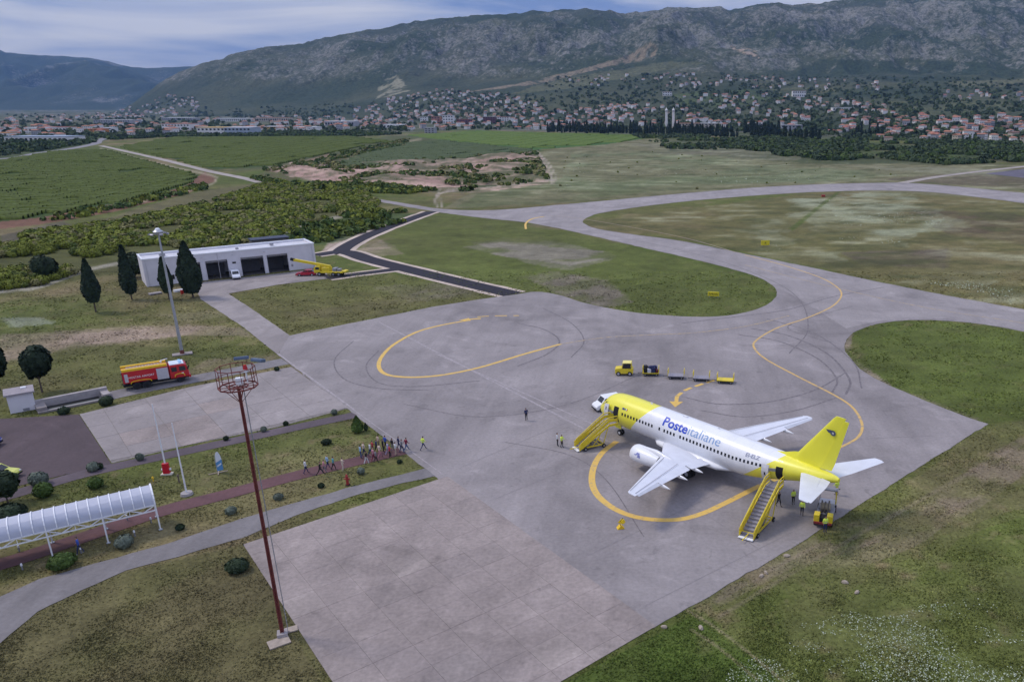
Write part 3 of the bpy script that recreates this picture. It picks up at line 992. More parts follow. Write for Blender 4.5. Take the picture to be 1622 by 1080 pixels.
# far roads
ribbon('dirt_road', [(160, 231), (200, 240), (262, 254), (330, 271), (380, 281), (412, 289)], 5.2, 0.0, DIRT, 6, edge=.12)
ribbon('far_road', [(-300, 268), (0, 252), (60, 243), (110, 236), (150, 228), (158, 222), (190, 214), (260, 206)], 9, 0.02, FARROAD, 6)
ribbon('narrow_road', [(1428, 290), (1480, 281), (1540, 273), (1622, 264), (1720, 255)], 5.5, 0.002, DIRT, 5)
sheet('runway', gpts([(1560, 275), (1622, 268), (1800, 262), (1800, 300), (1622, 282)]), 0.0, DARKRW)


# painted lines and other marks lying on the paving
def strip(name, px, wd, m, z, n=7, label=None, cat='marking', dash=None, group=None):
    P = smooth_line(gpts(px), n)
    mb = MB()
    if dash:
        on, off = dash
        acc = 0; cur = [P[0]]; state = True
        Q = []
        for a, b in zip(P[:-1], P[1:]):
            d = np.linalg.norm(b - a); k = max(1, int(d / .15))
            for i in range(k):
                p = a + (b - a) * (i + 1) / k; acc += d / k; cur.append(p)
                if acc > (on if state else off):
                    if state: Q.append(cur)
                    cur = [p]; acc = 0; state = not state
        if state and len(cur) > 1: Q.append(cur)
        for q in Q: ribbon_mesh(q, wd, z, mb)
    else:
        ribbon_mesh(P, wd, z, mb)
    o = mb.build(name, m)
    props(o, label, None, group, 'structure')
    return o


def worn(name, col, rough=.8, lo=.36, hi=.55, under=(.256, .231, .229), s1=.045, a1=.22):
    m = bpy.data.materials.new(name); m.use_nodes = True
    t = m.node_tree; b = t.nodes['Principled BSDF']; b.inputs['Roughness'].default_value = rough
    gp = t.nodes.new('ShaderNodeNewGeometry')
    nz = t.nodes.new('ShaderNodeTexNoise'); nz.inputs['Scale'].default_value = 1.6; nz.inputs['Detail'].default_value = 8; nz.inputs['Roughness'].default_value = .7
    t.links.new(gp.outputs['Position'], nz.inputs['Vector'])
    mr = t.nodes.new('ShaderNodeMapRange'); mr.inputs[1].default_value = lo; mr.inputs[2].default_value = hi
    t.links.new(nz.outputs[0], mr.inputs[0])
    mxn = t.nodes.new('ShaderNodeMix'); mxn.data_type = 'RGBA'
    mxn.inputs[6].default_value = (*under, 1); mxn.inputs[7].default_value = (*col, 1)
    t.links.new(mr.outputs[0], mxn.inputs[0]); t.links.new(mxn.outputs[2], b.inputs['Base Color'])
    return m


YEL = worn('yellow_line_paint', (.68, .44, .10), lo=.28, hi=.48)
YELF = worn('faded_line_paint', (.50, .36, .16), lo=.40, hi=.66)
YELM = worn('half_faded_line_paint', (.62, .40, .12), lo=.33, hi=.50)
strip('yellow_line', [(745, 507), (700, 515), (660, 526), (625, 545), (606, 563), (600, 580), (612, 593), (650, 597.5), (700, 594), (760, 582), (830, 561), (888, 545)], .62, YEL, .020, label='yellow lead-in loop painted on the far apron')
strip('yellow_line', [(888, 545), (960, 534.5), (1040, 530), (1100, 527), (1180, 517), (1250, 500)], .40, YELF, .0203, label='faded line from the far loop to the taxiway')
strip('yellow_line', [(977, 699), (955, 716), (941, 738), (938, 765), (950, 788), (980, 809), (1020, 821), (1070, 823), (1110, 814), (1150, 796), (1200, 771), (1260, 745), (1300, 722)], .72, YEL, .0206, label='yellow parking loop painted under the airliner wing')
strip('yellow_line', [(1300, 722), (1340, 704), (1361, 690), (1365, 670), (1350, 645), (1320, 625), (1265, 597), (1215, 570), (1196, 553), (1197, 540), (1230, 520), (1280, 503), (1320, 484), (1333, 466), (1322, 452), (1295, 438), (1240, 420), (1180, 404)], .36, YELM, .0209, label='thin yellow line winding behind the fin to the taxiway')
strip('yellow_line', [(1180, 404), (1080, 376), (960, 353), (890, 343), (850, 344), (834, 352), (833, 362)], .35, YELF, .0212, label='faded taxiway line turning short at its far bend')
strip('yellow_line', [(833, 363), (833, 354), (843, 347), (862, 343)], .7, YEL, .0225, label='short bright yellow curve at the taxiway bend')
strip('yellow_line', [(1180, 420), (1320, 455), (1460, 486), (1622, 512), (1790, 540)], .38, YELF, .0215, label='faded line along the right-hand taxiway')
strip('yellow_dashes', [(756, 502), (780, 500.5), (822, 500)], .45, YEL, .0218, dash=(2.2, 1.1), label='short yellow dashes beyond the far loop arrow')
strip('yellow_dashes', [(1073, 627), (1090, 616), (1135, 601)], .55, YEL, .0221, dash=(1.5, .7), label='yellow dashes leading from the arrow to the carts')


def arrow(px, ln, wd, az_, label):
    c0 = np.array(g(*px)); d = np.array([math.cos(az_), math.sin(az_)]); nn = np.array([-d[1], d[0]])
    P = [c0 - d * ln / 2 + nn * wd * .3, c0 - d * ln / 2 - nn * wd * .3, c0 - nn * wd * .3, c0 - nn * wd, c0 + d * ln / 2, c0 + nn * wd, c0 + nn * wd * .3]
    sheet('painted_arrow', P, .0235, YEL, label)


arrow((744, 506), 4.2, 1.1, math.radians(200), 'yellow arrow head at the start of the far loop')
arrow((1071, 636), 4.4, .95, math.radians(265), 'yellow arrow painted above the airliner roof')
# rubber marks left by turning aircraft
RUB = worn('tyre_rubber', (.115, .10, .105), lo=.32, hi=.58, under=(.24, .217, .219))
rm = MB()
for k, (px, w_) in enumerate([([(820, 512), (862, 522), (886, 540), (868, 560), (820, 580)], .30), ([(860, 488), (905, 512), (925, 540), (905, 566)], .22),
                              ([(1190, 520), (1250, 532), (1310, 560), (1345, 600), (1340, 625)], .35), ([(1170, 530), (1235, 541), (1295, 568), (1325, 600), (1318, 622)], .3), ([(1215, 505), (1290, 528), (1350, 572), (1365, 615)], .25),
                              ([(1080, 628), (1140, 640), (1220, 636), (1290, 618), (1340, 590)], .26), ([(1110, 650), (1180, 660), (1260, 650), (1330, 628)], .2), ([(560, 540), (530, 570), (545, 600), (600, 615), (680, 618)], .2),
                              ([(600, 555), (580, 580), (600, 606), (660, 612), (760, 603)], .22), ([(1330, 545), (1290, 535), (1250, 515), (1350, 485)], .2), ([(840, 356), (960, 372), (1100, 402), (1200, 435), (1262, 470), (1280, 520), (1250, 560)], .22),
                              ([(640, 640), (760, 660), (900, 640), (1020, 590)], .14), ([(800, 700), (900, 720), (960, 760), (1020, 850)], .12), ([(1400, 455), (1320, 470), (1250, 490), (1180, 500), (1080, 512)], .3)]):
    ribbon_mesh(smooth_line(gpts(px), 9), w_, .0165 + k * .00015, rm)
props(rm.build('tyre_marks', RUB), 'dark curved tyre marks scattered over the apron', None, None, 'stuff')
# construction joints across the asphalt
SEAM = worn('asphalt_seam', (.37, .33, .34), lo=.40, hi=.60)
SEAMD = worn('asphalt_seam_dark', (.19, .17, .175), lo=.36, hi=.58)
sm = MB(); sk = MB()
for k, (a, b, w_) in enumerate([((600, 510), (975, 705), .35), ((690, 560), (940, 672), .25), ((440, 560), (560, 648), .3), ((556, 646), (707, 755), .12)]):
    ribbon_mesh(smooth_line(gpts([a, ((a[0] + b[0]) / 2, (a[1] + b[1]) / 2), b]), 12), w_, .0135 + k * .0002, sm)
for k, (a, b, w_) in enumerate([((880, 660), (1200, 868), .08), ((1130, 740), (1300, 812), .12), ((780, 792), (1000, 700), .07), ((930, 880), (1180, 760), .07), ((730, 740), (930, 655), .06), ((1020, 960), (1260, 840), .06), ((1250, 700), (1480, 690), .06), ((1100, 560), (1300, 700), .07)]):
    ribbon_mesh(smooth_line(gpts([a, ((a[0] + b[0]) / 2, (a[1] + b[1]) / 2), b]), 12), w_, .0146 + k * .0002, sk)
props(sm.build('paving_joint', SEAM), 'pale repaired joints across the asphalt apron', None, None, 'stuff')
props(sk.build('paving_joint', SEAMD), 'dark tarred joints across the asphalt apron', None, None, 'stuff')

# ------------------------------------------------------------------ shared object materials
WHITE = mat('white_paint', (.80, .81, .84), .35, .03, 1.0, coat=.2)
WING = mat('wing_grey_white', (.66, .68, .74), .4, .06, .8)
YELP = mat('yellow_paint', (.72, .56, .03), .45, .08, 2.0)
BLK = mat('black_rubber', (.018, .018, .02), .8, .2, 6)
DARK = mat('dark_interior', (.012, .012, .015), .9, .1, 2)
GLASS = mat('dark_glass', (.015, .018, .025), .12, .05, 2, spec=.6)
STEEL = mat('galvanised_steel', (.42, .44, .48), .4, .1, 3, metal=.4)
GREYM = mat('grey_metal', (.30, .30, .33), .5, .15, 3, metal=.3)
TREAD = mat('stair_tread', (.26, .25, .29), .6, .15, 8)
RED = mat('fire_red', (.50, .012, .020), .35, .06, 1.5, coat=.3)
REDM = mat('faded_mast_red', (.175, .042, .036), .65, .25, 3)
BLUE = mat('navy_blue', (.03, .05, .22), .5, .1, 2)
SILV = mat('silver_shutter', (.55, .55, .60), .4, .05, 4, metal=.3)
LEMON = mat('hi_vis_yellow', (.72, .90, .10), .7, .05, 4)
CRT = mat('grey_concrete', (.34, .31, .31), .9, .15, 1.5, bump=.2)
CRTW = mat('whitewashed_wall', (.66, .64, .68), .8, .07, .6, bump=.1)
ROOFG = mat('grey_roofing', (.30, .27, .29), .85, .15, .8, bump=.2)


def smoothstep_paint():
    """fuselage livery: yellow nose and tail, white between, drawn in the airliner's own coordinates"""
    m = bpy.data.materials.new('airliner_livery'); m.use_nodes = True
    t = m.node_tree; b = t.nodes['Principled BSDF']
    b.inputs['Roughness'].default_value = .32; b.inputs['Coat Weight'].default_value = .25
    tcn = t.nodes.new('ShaderNodeTexCoord'); sp = t.nodes.new('ShaderNodeSeparateXYZ')
    t.links.new(tcn.outputs['Object'], sp.inputs[0])
    def M_(op, a, bb):
        n = t.nodes.new('ShaderNodeMath'); n.operation = op
        for i, x in enumerate((a, bb)):
            if isinstance(x, (int, float)): n.inputs[i].default_value = x
            else: t.links.new(x, n.inputs[i])
        return n.outputs[0]
    x, z = sp.outputs[0], sp.outputs[2]
    nose = M_('LESS_THAN', x, M_('ADD', M_('MULTIPLY', z, .98), 5.25))
    tail = M_('GREATER_THAN', x, M_('ADD', M_('MULTIPLY', z, 1.35), 21.75))
    f = M_('MAXIMUM', nose, tail)
    mxn = t.nodes.new('ShaderNodeMix'); mxn.data_type = 'RGBA'
    mxn.inputs[6].default_value = (.80, .81, .84, 1); mxn.inputs[7].default_value = (.86, .80, .07, 1)
    t.links.new(f, mxn.inputs[0])
    nz = t.nodes.new('ShaderNodeTexNoise'); nz.inputs['Scale'].default_value = .7; nz.inputs['Detail'].default_value = 4
    t.links.new(tcn.outputs['Object'], nz.inputs['Vector'])
    mr = t.nodes.new('ShaderNodeMapRange'); mr.inputs[1].default_value = .3; mr.inputs[2].default_value = .7; mr.inputs[3].default_value = .95; mr.inputs[4].default_value = 1.03
    t.links.new(nz.outputs[0], mr.inputs[0])
    vm = t.nodes.new('ShaderNodeVectorMath'); vm.operation = 'SCALE'
    t.links.new(mxn.outputs[2], vm.inputs[0]); t.links.new(mr.outputs[0], vm.inputs['Scale'])
    # faint skin panel lines every 2.4 m
    fr = M_('ABSOLUTE', M_('SUBTRACT', M_('FRACT', M_('DIVIDE', x, 2.4), 0), .5), 0)
    ln = M_('LESS_THAN', fr, .006)
    vm2 = t.nodes.new('ShaderNodeVectorMath'); vm2.operation = 'SCALE'
    t.links.new(vm.outputs[0], vm2.inputs[0]); t.links.new(M_('SUBTRACT', 1.0, M_('MULTIPLY', ln, .18)), vm2.inputs['Scale'])
    t.links.new(vm2.outputs[0], b.inputs['Base Color'])
    return m


LIV = smoothstep_paint()
TAILY = mat('fin_yellow', (.90, .85, .06), .35, .03, .6, coat=.2)

# ------------------------------------------------------------------ the airliner (x aft, y to its right, z up)
ZC, RV, RH = 3.50, 2.00, 1.88
AC = thing('airliner', 'white jet airliner with yellow nose and yellow tail parked on the apron', 'aeroplane', (-7.238, 94.207, 0), -0.799)
ST = [(.45, 2.78, 2.84, .03), (.52, 2.62, 3.02, .22), (.75, 2.38, 3.34, .48), (1.15, 2.12, 3.72, .80), (1.6, 1.94, 4.08, 1.05), (2.0, 1.82, 4.42, 1.24), (2.5, 1.72, 4.86, 1.42), (3.1, 1.62, 5.18, 1.60), (3.9, 1.55, 5.38, 1.75), (5.0, 1.51, 5.47, 1.84), (6.5, 1.50, 5.50, 1.88),
      (12, 1.5, 5.5, 1.88), (17, 1.5, 5.5, 1.88), (22.5, 1.5, 5.5, 1.88), (24, 1.60, 5.5, 1.87), (25.5, 1.85, 5.5, 1.83), (27, 2.20, 5.49, 1.75), (28.5, 2.60, 5.47, 1.62), (30, 3.0, 5.43, 1.43), (31.5, 3.42, 5.38, 1.18), (33, 3.83, 5.30, .86), (34.2, 4.18, 5.20, .55), (35.0, 4.42, 5.08, .32), (35.3, 4.55, 4.95, .18)]


def fus(x, th, off=0.0):
    """point on the skin at station x, angle th above horizontal on the LEFT side"""
    X_ = [s[0] for s in ST]
    zb = np.interp(x, X_, [s[1] for s in ST]); zt_ = np.interp(x, X_, [s[2] for s in ST]); hw = np.interp(x, X_, [s[3] for s in ST])
    c = (zb + zt_) / 2; r = (zt_ - zb) / 2
    return (x, -(hw + off) * math.cos(th), c + (r + off) * math.sin(th))


fb = MB()
fb.loft([[fus(x, 2 * PI * i / 48) for i in range(48)] for x in [s[0] for s in ST]], 0)
fb.build('fuselage', [LIV], AC)


def airfoil_ring(xle, ch, y, z, th, n=9, axis='y'):
    up = []; lo = []
    for i in range(n + 1):
        s_ = (1 - math.cos(PI * i / n)) / 2
        t_ = 5 * th * (0.2969 * math.sqrt(s_) - .126 * s_ - .3516 * s_ ** 2 + .2843 * s_ ** 3 - .1015 * s_ ** 4)
        up.append((xle + s_ * ch, t_ * ch)); lo.append((xle + s_ * ch, -t_ * ch * .8))
    P = up + lo[::-1][1:-1]
    if axis == 'y': return [(x, y, z + h) for x, h in P]
    return [(x, y + h, z) for x, h in P]


def surf(name, secs, m, parent, axis='y'):
    mb = MB(); mb.loft([airfoil_ring(*s, axis=axis) for s in secs], 0)
    return mb.build(name, m, parent)


LINE = mat('panel_gap', (.22, .22, .25), .7, .1, 2)
WROOT = mat('wing_walkway_grey', (.50, .52, .58), .5, .08, 1)


def wing_pt(s, y):     # leading edge x, chord, z of the wing at |y|
    ys = [1.2, 1.88, 4.83, 14.4]; xl = [12.4, 13.3, 16.0, 21.05]; xt = [20.55, 20.55, 20.45, 22.48]; zz_ = [2.12, 2.2, 2.50, 3.42]
    a = np.interp(y, ys, xl); b = np.interp(y, ys, xt)
    return a, b - a, np.interp(y, ys, zz_)


for s in (-1, 1):
    secs = []
    for y in (1.2, 1.88, 3.0, 4.83, 8, 11.5, 14.2, 14.4):
        a, ch, z = wing_pt(s, y)
        if y == 14.4: a += .25; ch -= .35
        secs.append((a, ch * .80, s * y, z, .13 if y < 3 else .11))
    wb = surf('wing', secs, [WING], AC)
    wb.name = 'wing'
    # trailing flaps and aileron, each its own panel behind a narrow gap
    for (y0, y1, nm) in ((1.95, 4.70, 'flap'), (4.95, 10.3, 'flap'), (10.4, 14.1, 'aileron')):
        mb = MB(); R = []
        for k in range(5):
            y = y0 + (y1 - y0) * k / 4
            a, ch, z = wing_pt(s, y)
            x0 = a + ch * .795; x1 = a + ch * 1.0
            tck = .035 * ch
            R.append([(x0, s * y, z + tck * .8), (x0 + .3 * (x1 - x0), s * y, z + tck * .55), (x1, s * y, z - .02), (x0 + .3 * (x1 - x0), s * y, z - tck * .7), (x0, s * y, z - tck * .8)])
        mb.loft(R, 0, smooth=False)
        mb.build(nm, [WING if nm == 'flap' else WROOT], AC)
    # leading-edge slat line and walkway seams
    mb = MB()
    for fr_ in (.14, .62):
        P = []
        for k in range(9):
            y = 5.2 + (14.0 - 5.2) * k / 8
            a, ch, z = wing_pt(s, y)
            P.append((a + ch * fr_, s * y, z + (.052 if fr_ < .3 else .044) * ch + .006))
        for p, q in zip(P[:-1], P[1:]): mb.bar(p, q, .05, .01)
    mb.build('panel_seam', [LINE], AC)
    # flap track fairings
    for y in (4.1, 6.9, 10.1):
        a, ch, z = wing_pt(s, y)
        x1 = a + ch
        R = []
        for k in range(8):
            q = k / 7; rr = max(.02, .20 * math.sin(PI * min(1, q * .9 + .08)) ** .8)
            R.append([(x1 - 1.3 + 2.35 * q, s * y + rr * .7 * math.cos(2 * PI * i / 10), z - .22 + rr * math.sin(2 * PI * i / 10)) for i in range(10)])
        MB().loft(R).build('flap_fairing', [WHITE], AC)
    # engine: nacelle, lip, fan, exhaust, pylon
    ey = s * 4.83; ez = 1.72
    prof = [(11.92, .80), (11.86, .90), (12.1, 1.0), (12.8, 1.04), (13.8, 1.02), (15.0, .90), (15.9, .74)]
    mb = MB()
    def ring(x, r, sq=True):
        return [(x, ey + r * 1.03 * math.cos(2 * PI * i / 28), ez + (r if math.sin(2 * PI * i / 28) > 0 or not sq else r * .90) * math.sin(2 * PI * i / 28)) for i in range(28)]
    mb.loft([ring(x, r) for x, r in prof], 0, cap=False)
    mb.build('engine_nacelle', [WHITE], AC)
    mb = MB(); mb.loft([ring(11.92, .80), ring(12.2, .76), ring(12.9, .76)], 0, cap=False)
    mb.build('engine_intake', [STEEL], AC)
    mb = MB()
    V = [(12.85, ey, ez)] + ring(12.9, .76); mb.add(V, [(0, 1 + i, 1 + (i + 1) % 28) for i in range(28)])
    mb.loft([ring(12.45, .02, False), ring(12.55, .14, False), ring(12.84, .25, False)], 0)
    mb.build('engine_fan', [GREYM], AC)
    mb = MB(); mb.loft([ring(15.7, .62, False), ring(16.4, .52, False), ring(16.9, .42, False), ring(17.3, .1, False)], 0)
    mb.build('engine_exhaust', [GREYM], AC)
    mb = MB()
    mb.loft([[(x, ey - w_, z1), (x, ey + w_, z1), (x, ey + w_, z0), (x, ey - w_, z0)] for x, w_, z0, z1 in ((12.9, .05, 2.70, 2.74), (13.6, .17, 2.45, 2.86), (15.2, .19, 2.2, 2.98), (17.4, .16, 2.15, 2.75), (18.8, .04, 2.25, 2.4))], 0)
    mb.build('engine_pylon', [WHITE], AC)
    # main gear
    mg_ = MB(); mg_.tube((18.13, s * 2.62, 2.4), (18.13, s * 2.62, .52), .13, .10); mg_.bar((18.13, s * 2.62, 1.6), (18.13, s * 1.2, 2.3), .12); mg_.tube((18.13, s * 2.22, .52), (18.13, s * 3.02, .52), .07)
    gr = mg_.build('main_gear', [GREYM], AC)
    mg_ = MB(); mg_.box((18.13, s * 3.22, 1.55), (.9, .04, 1.0)); mg_.build('gear_door', [WHITE], gr)
    for dy in (-.28, .28):
        t_ = MB(); t_.tube((18.13, s * 2.62 + dy - .17, .52), (18.13, s * 2.62 + dy + .17, .52), .52, n=22); t_.build('tyre', [BLK], gr)
        t_ = MB(); t_.tube((18.13, s * 2.62 + dy - .18, .52), (18.13, s * 2.62 + dy + .18, .52), .24, n=14); t_.build('wheel_hub', [SILV], gr)
    # tailplane and elevator
    surf('tailplane', [(31.3, 2.45, s * .55, 4.62, .10), (32.4, 2.05, s * 2.2, 4.75, .09), (34.9, 1.18, s * 5.9, 5.02, .08), (35.25, .95, s * 6.35, 5.06, .06)], [WING], AC)
    mb = MB()
    mb.loft([[(x0, s * y, z + h), (x1, s * y, z), (x0, s * y, z - h)] for x0, x1, y, z, h in ((33.77, 34.75, .62, 4.64, .07), (34.47, 35.35, 2.2, 4.76, .06), (36.1, 36.45, 6.2, 5.05, .025))], 0, smooth=False)
    mb.build('elevator', [WING], AC)

# belly fairing
mb = MB()
mb.loft([[(x, h * math.cos(2 * PI * i / 24), 1.95 + v_ * math.sin(2 * PI * i / 24)) for i in range(24)] for x, h, v_ in ((10.9, .9, .3), (12.2, 1.85, .62), (14, 2.12, .78), (19, 2.12, .80), (21.2, 1.95, .62), (23.2, .9, .28))], 0)
mb.build('belly_fairing', [WHITE], AC)
# fin, rudder, dorsal fillet
surf('fin', [(29.6, 3.2, 0, 5.2, .10), (30.6, 2.85, 0, 6.3, .10), (34.2, 1.25, 0, 10.8, .09), (34.45, 1.1, 0, 11.12, .08)], [TAILY], AC, axis='z') if False else None
mb = MB()
FS = [(5.15, 29.5, 34.35), (6.2, 30.45, 34.72), (10.85, 34.2, 35.9), (11.13, 34.5, 35.95)]
R = []
for z, xl, xt in FS:
    ch = (xt - xl) * .72
    ring_ = []
    up = []; lo = []
    for i in range(10):
        s_ = (1 - math.cos(PI * i / 9)) / 2
        t_ = .42 * (0.2969 * math.sqrt(s_) - .126 * s_ - .3516 * s_ ** 2 + .2843 * s_ ** 3 - .085 * s_ ** 4)
        up.append((xl + s_ * ch, t_ * ch, z)); lo.append((xl + s_ * ch, -t_ * ch, z))
    R.append(up + lo[::-1][:-1])
mb.loft(R, 0)
mb.build('fin', [TAILY], AC)
mb = MB()
mb.loft([[(xl + (xt - xl) * .73, .085 * k, z), (xt, 0, z), (xl + (xt - xl) * .73, -.085 * k, z)] for (z, xl, xt), k in (((5.42, 29.5, 34.4), 1.5), ((6.2, 30.4, 34.70), 1.3), ((10.85, 34.2, 35.9), .6))], 0, smooth=False)
mb.build('rudder', [TAILY], AC)
mb = MB()
mb.loft([[(27.9, 0, 5.50), (27.9, .02, 5.47), (27.9, -.02, 5.47)], [(29.0, 0, 5.74), (29.0, .09, 5.44), (29.0, -.09, 5.44)], [(30.0, 0, 6.12), (30.0, .16, 5.4), (30.0, -.16, 5.4)], [(30.7, 0, 6.3), (30.7, .16, 5.4), (30.7, -.16, 5.4)]], 0, smooth=False)
mb.build('dorsal_fin', [TAILY], AC)
# nose gear
mb = MB(); mb.tube((4.0, 0, 2.0), (4.0, 0, .34), .09, .07); mb.bar((4.0, 0, 1.1), (4.9, 0, 1.7), .07); mb.tube((4.0, -.3, .34), (4.0, .3, .34), .05)
ng = mb.build('nose_gear', [GREYM], AC)
for dy in (-.2, .2):
    t_ = MB(); t_.tube((4.0, dy - .10, .35), (4.0, dy + .10, .35), .35, n=18); t_.build('tyre', [BLK], ng)
    t_ = MB(); t_.tube((4.0, dy - .11, .35), (4.0, dy + .11, .35), .17, n=12); t_.build('wheel_hub', [WHITE], ng)
for dy in (-.38, .38):
    t_ = MB(); t_.box((3.9, dy, 1.25), (1.1, .03, .55)); t_.build('gear_door', [LIV if False else TAILY], ng)


def skin_patch(x0, x1, a0, a1, off, nx=3, na=5, side=1):
    """patch on the fuselage between stations and angles (side 1 = left)"""
    V = []
    for i in range(nx + 1):
        for j in range(na + 1):
            p = fus(x0 + (x1 - x0) * i / nx, a0 + (a1 - a0) * j / na, off)
            V.append((p[0], p[1] * side, p[2]))
    return V, [(i * (na + 1) + j, (i + 1) * (na + 1) + j, (i + 1) * (na + 1) + j + 1, i * (na + 1) + j + 1) for i in range(nx) for j in range(na)]


th_ = lambda z: math.asin(max(-1, min(1, (z - ZC) / RV)))
# cabin windows, one piece each (shared mesh, both sides)
wx = [6.35 + .508 * k for k in range(11)] + [12.65] + [13.45 + .508 * k for k in range(4)] + [15.95 + .508 * k for k in range(24)]
wx = [x for x in wx if x < 28.0]
for side in (1, -1):
    z0, z1 = th_(3.72), th_(4.06)
    for i, x in enumerate(wx):
        if x < 24:
            if ('wm', side) not in MATS:
                V, Fs = skin_patch(-.125 + 15, .125 + 15, z0, z1, .012, 1, 2, side)
                MATS[('wm', side)] = MB().add([(a - 15, b, c) for a, b, c in V], Fs).mesh('cabin_window', [GLASS])
            link('cabin_window', MATS[('wm', side)], AC, (x, 0, 0))
        else:
            V, Fs = skin_patch(x - .125, x + .125, z0 * 1.0, z1 * 1.0, .014, 1, 2, side)
            V = [(a, b, max(c, 0)) for a, b, c in V]
            MB().add(V, Fs).build('cabin_window', [GLASS], AC)
# cockpit glazing
for side in (1, -1):
    for (x0, x1, xa, xb, a0, a1) in ((1.62, 2.30, 1.75, 2.42, 1.02, 1.45), (1.78, 2.42, 2.0, 2.6, .55, .92), (2.55, 3.15, 2.65, 3.2, .38, .68)):
        V = []
        for xx, aa in ((x0, a0), (x1, a0), (xb, a1), (xa, a1)):
            p = fus(xx, aa, .02); V.append((p[0], p[1] * side, p[2]))
        MB().add(V, [(0, 1, 2, 3)]).build('cockpit_window', [GLASS], AC)
# doors: near-black skin patch painting the shaded doorway, leaf swung forward
INNER = mat('door_lining', (.62, .62, .66), .6, .08, 4)
for (xc, wd, z0, z1, lx, out_) in ((5.15, .86, 2.62, 4.46, 3.55, .34), (29.35, .80, 2.95, 4.62, 27.95, .38)):
    X_ = [s[0] for s in ST]
    c = (np.interp(xc, X_, [s[1] for s in ST]) + np.interp(xc, X_, [s[2] for s in ST])) / 2; r = (np.interp(xc, X_, [s[2] for s in ST]) - np.interp(xc, X_, [s[1] for s in ST])) / 2
    a0, a1 = math.asin(max(-1, (z0 - c) / r)), math.asin(min(1, (z1 - c) / r))
    V, Fs = skin_patch(xc - wd / 2, xc + wd / 2, a0, a1, .02, 2, 8)
    d_ = MB().add(V, Fs).build('doorway_shade_patch', [DARK], AC)
    mb = MB()
    V, Fs = skin_patch(lx - wd / 2, lx + wd / 2, a0 + .02, a1 - .02, out_, 2, 8)
    V2, _ = skin_patch(lx - wd / 2, lx + wd / 2, a0 + .02, a1 - .02, out_ - .12, 2, 8)
    n = len(V)
    edge = [0, 1, 2, 3, 4, 5, 6, 7, 8, 17, 26, 25, 24, 23, 22, 21, 20, 19, 18, 9]
    mb.add(V + V2, Fs + [tuple(n + i for i in f[::-1]) for f in Fs] + [(edge[i], edge[(i + 1) % 20], n + edge[(i + 1) % 20], n + edge[i]) for i in range(20)])
    lf = mb.build('door', [INNER], AC)
    V, Fs = skin_patch(lx - .09, lx + .09, (a0 + a1) / 2 + .12, (a0 + a1) / 2 + .30, out_ + .01, 1, 1)
    MB().add(V, Fs).build('door_window', [GLASS], lf)
    hb = MB(); hb.bar(fus(lx + wd / 2 - .05, .1, out_ - .1), fus(xc - wd / 2, .1, .02), .09, .3); hb.build('hinge', [GREYM], lf)
for side, xs in ((-1, (5.15, 29.35)), ):
    for xc in xs:
        V, Fs = skin_patch(xc - .42, xc + .42, -.42, .50, .012, 2, 8, side)
        MB().add(V, Fs).build('service_door', [WHITE], AC)


def text_mesh(body, size=1.0, offset=0.0, spacing=1.0):
    cu = bpy.data.curves.new('lettering', 'FONT'); cu.body = body; cu.size = size; cu.offset = offset; cu.space_character = spacing
    cu.resolution_u = 4
    o = bpy.data.objects.new('tmp', cu); COL.objects.link(o)
    dg = bpy.context.evaluated_depsgraph_get(); dg.update()
    me = bpy.data.meshes.new_from_object(o.evaluated_get(dg))
    bpy.data.objects.remove(o); bpy.data.curves.remove(cu)
    bm = bmesh.new(); bm.from_mesh(me)
    bmesh.ops.triangulate(bm, faces=bm.faces)
    bmesh.ops.subdivide_edges(bm, edges=[e_ for e_ in bm.edges if e_.calc_length() > .22 * size], cuts=2, use_grid_fill=False)
    bmesh.ops.triangulate(bm, faces=bm.faces)
    bm.to_mesh(me); bm.free()
    return me


def fus_text(body, x0, width, z0, height, m, offset=0.0, spacing=1.0, name='lettering', x_shear=0.0):
    me = text_mesh(body, 1.0, offset, spacing)
    xs = [v.co.x for v in me.vertices]; ys = [v.co.y for v in me.vertices]
    w_ = max(xs) - min(xs); capk = .72
    a0 = th_(z0)
    for v in me.vertices:
        tx = (v.co.x - min(xs)) / w_ * width; ty = v.co.y / capk * height
        p = fus(x0 + tx, a0 + ty / RV, .022)
        v.co = Vector(p)
    me.materials.clear(); me.materials.append(m)
    return link(name, me, AC)


LBLUE = mat('lettering_blue', (.02, .065, .50), .4, .03, 2)
LBLUE2 = mat('lettering_light_blue', (.22, .36, .62), .4, .03, 2)
LGREY = mat('lettering_grey', (.25, .27, .38), .5, .03, 2)
fus_text('Poste', 12.95, 3.75, 4.42, 1.12, LBLUE, .022)
fus_text('italiane', 16.85, 4.65, 4.42, 1.12, LBLUE2, -.004)
fus_text('EI-ELZ', 25.1, 1.75, 4.42, .46, LGREY, .012)
for k, (x0, x1, m) in enumerate(((6.15, 6.55, BLUE), (6.62, 6.76, mat('flag_green', (.03, .25, .06))), (6.76, 6.90, WHITE), (6.90, 7.04, mat('flag_red', (.5, .03, .03))))):
    V, Fs = skin_patch(x0, x1, th_(4.42), th_(4.62), .02, 1, 1)
    MB().add(V, Fs).build('painted_flag', [m], AC)
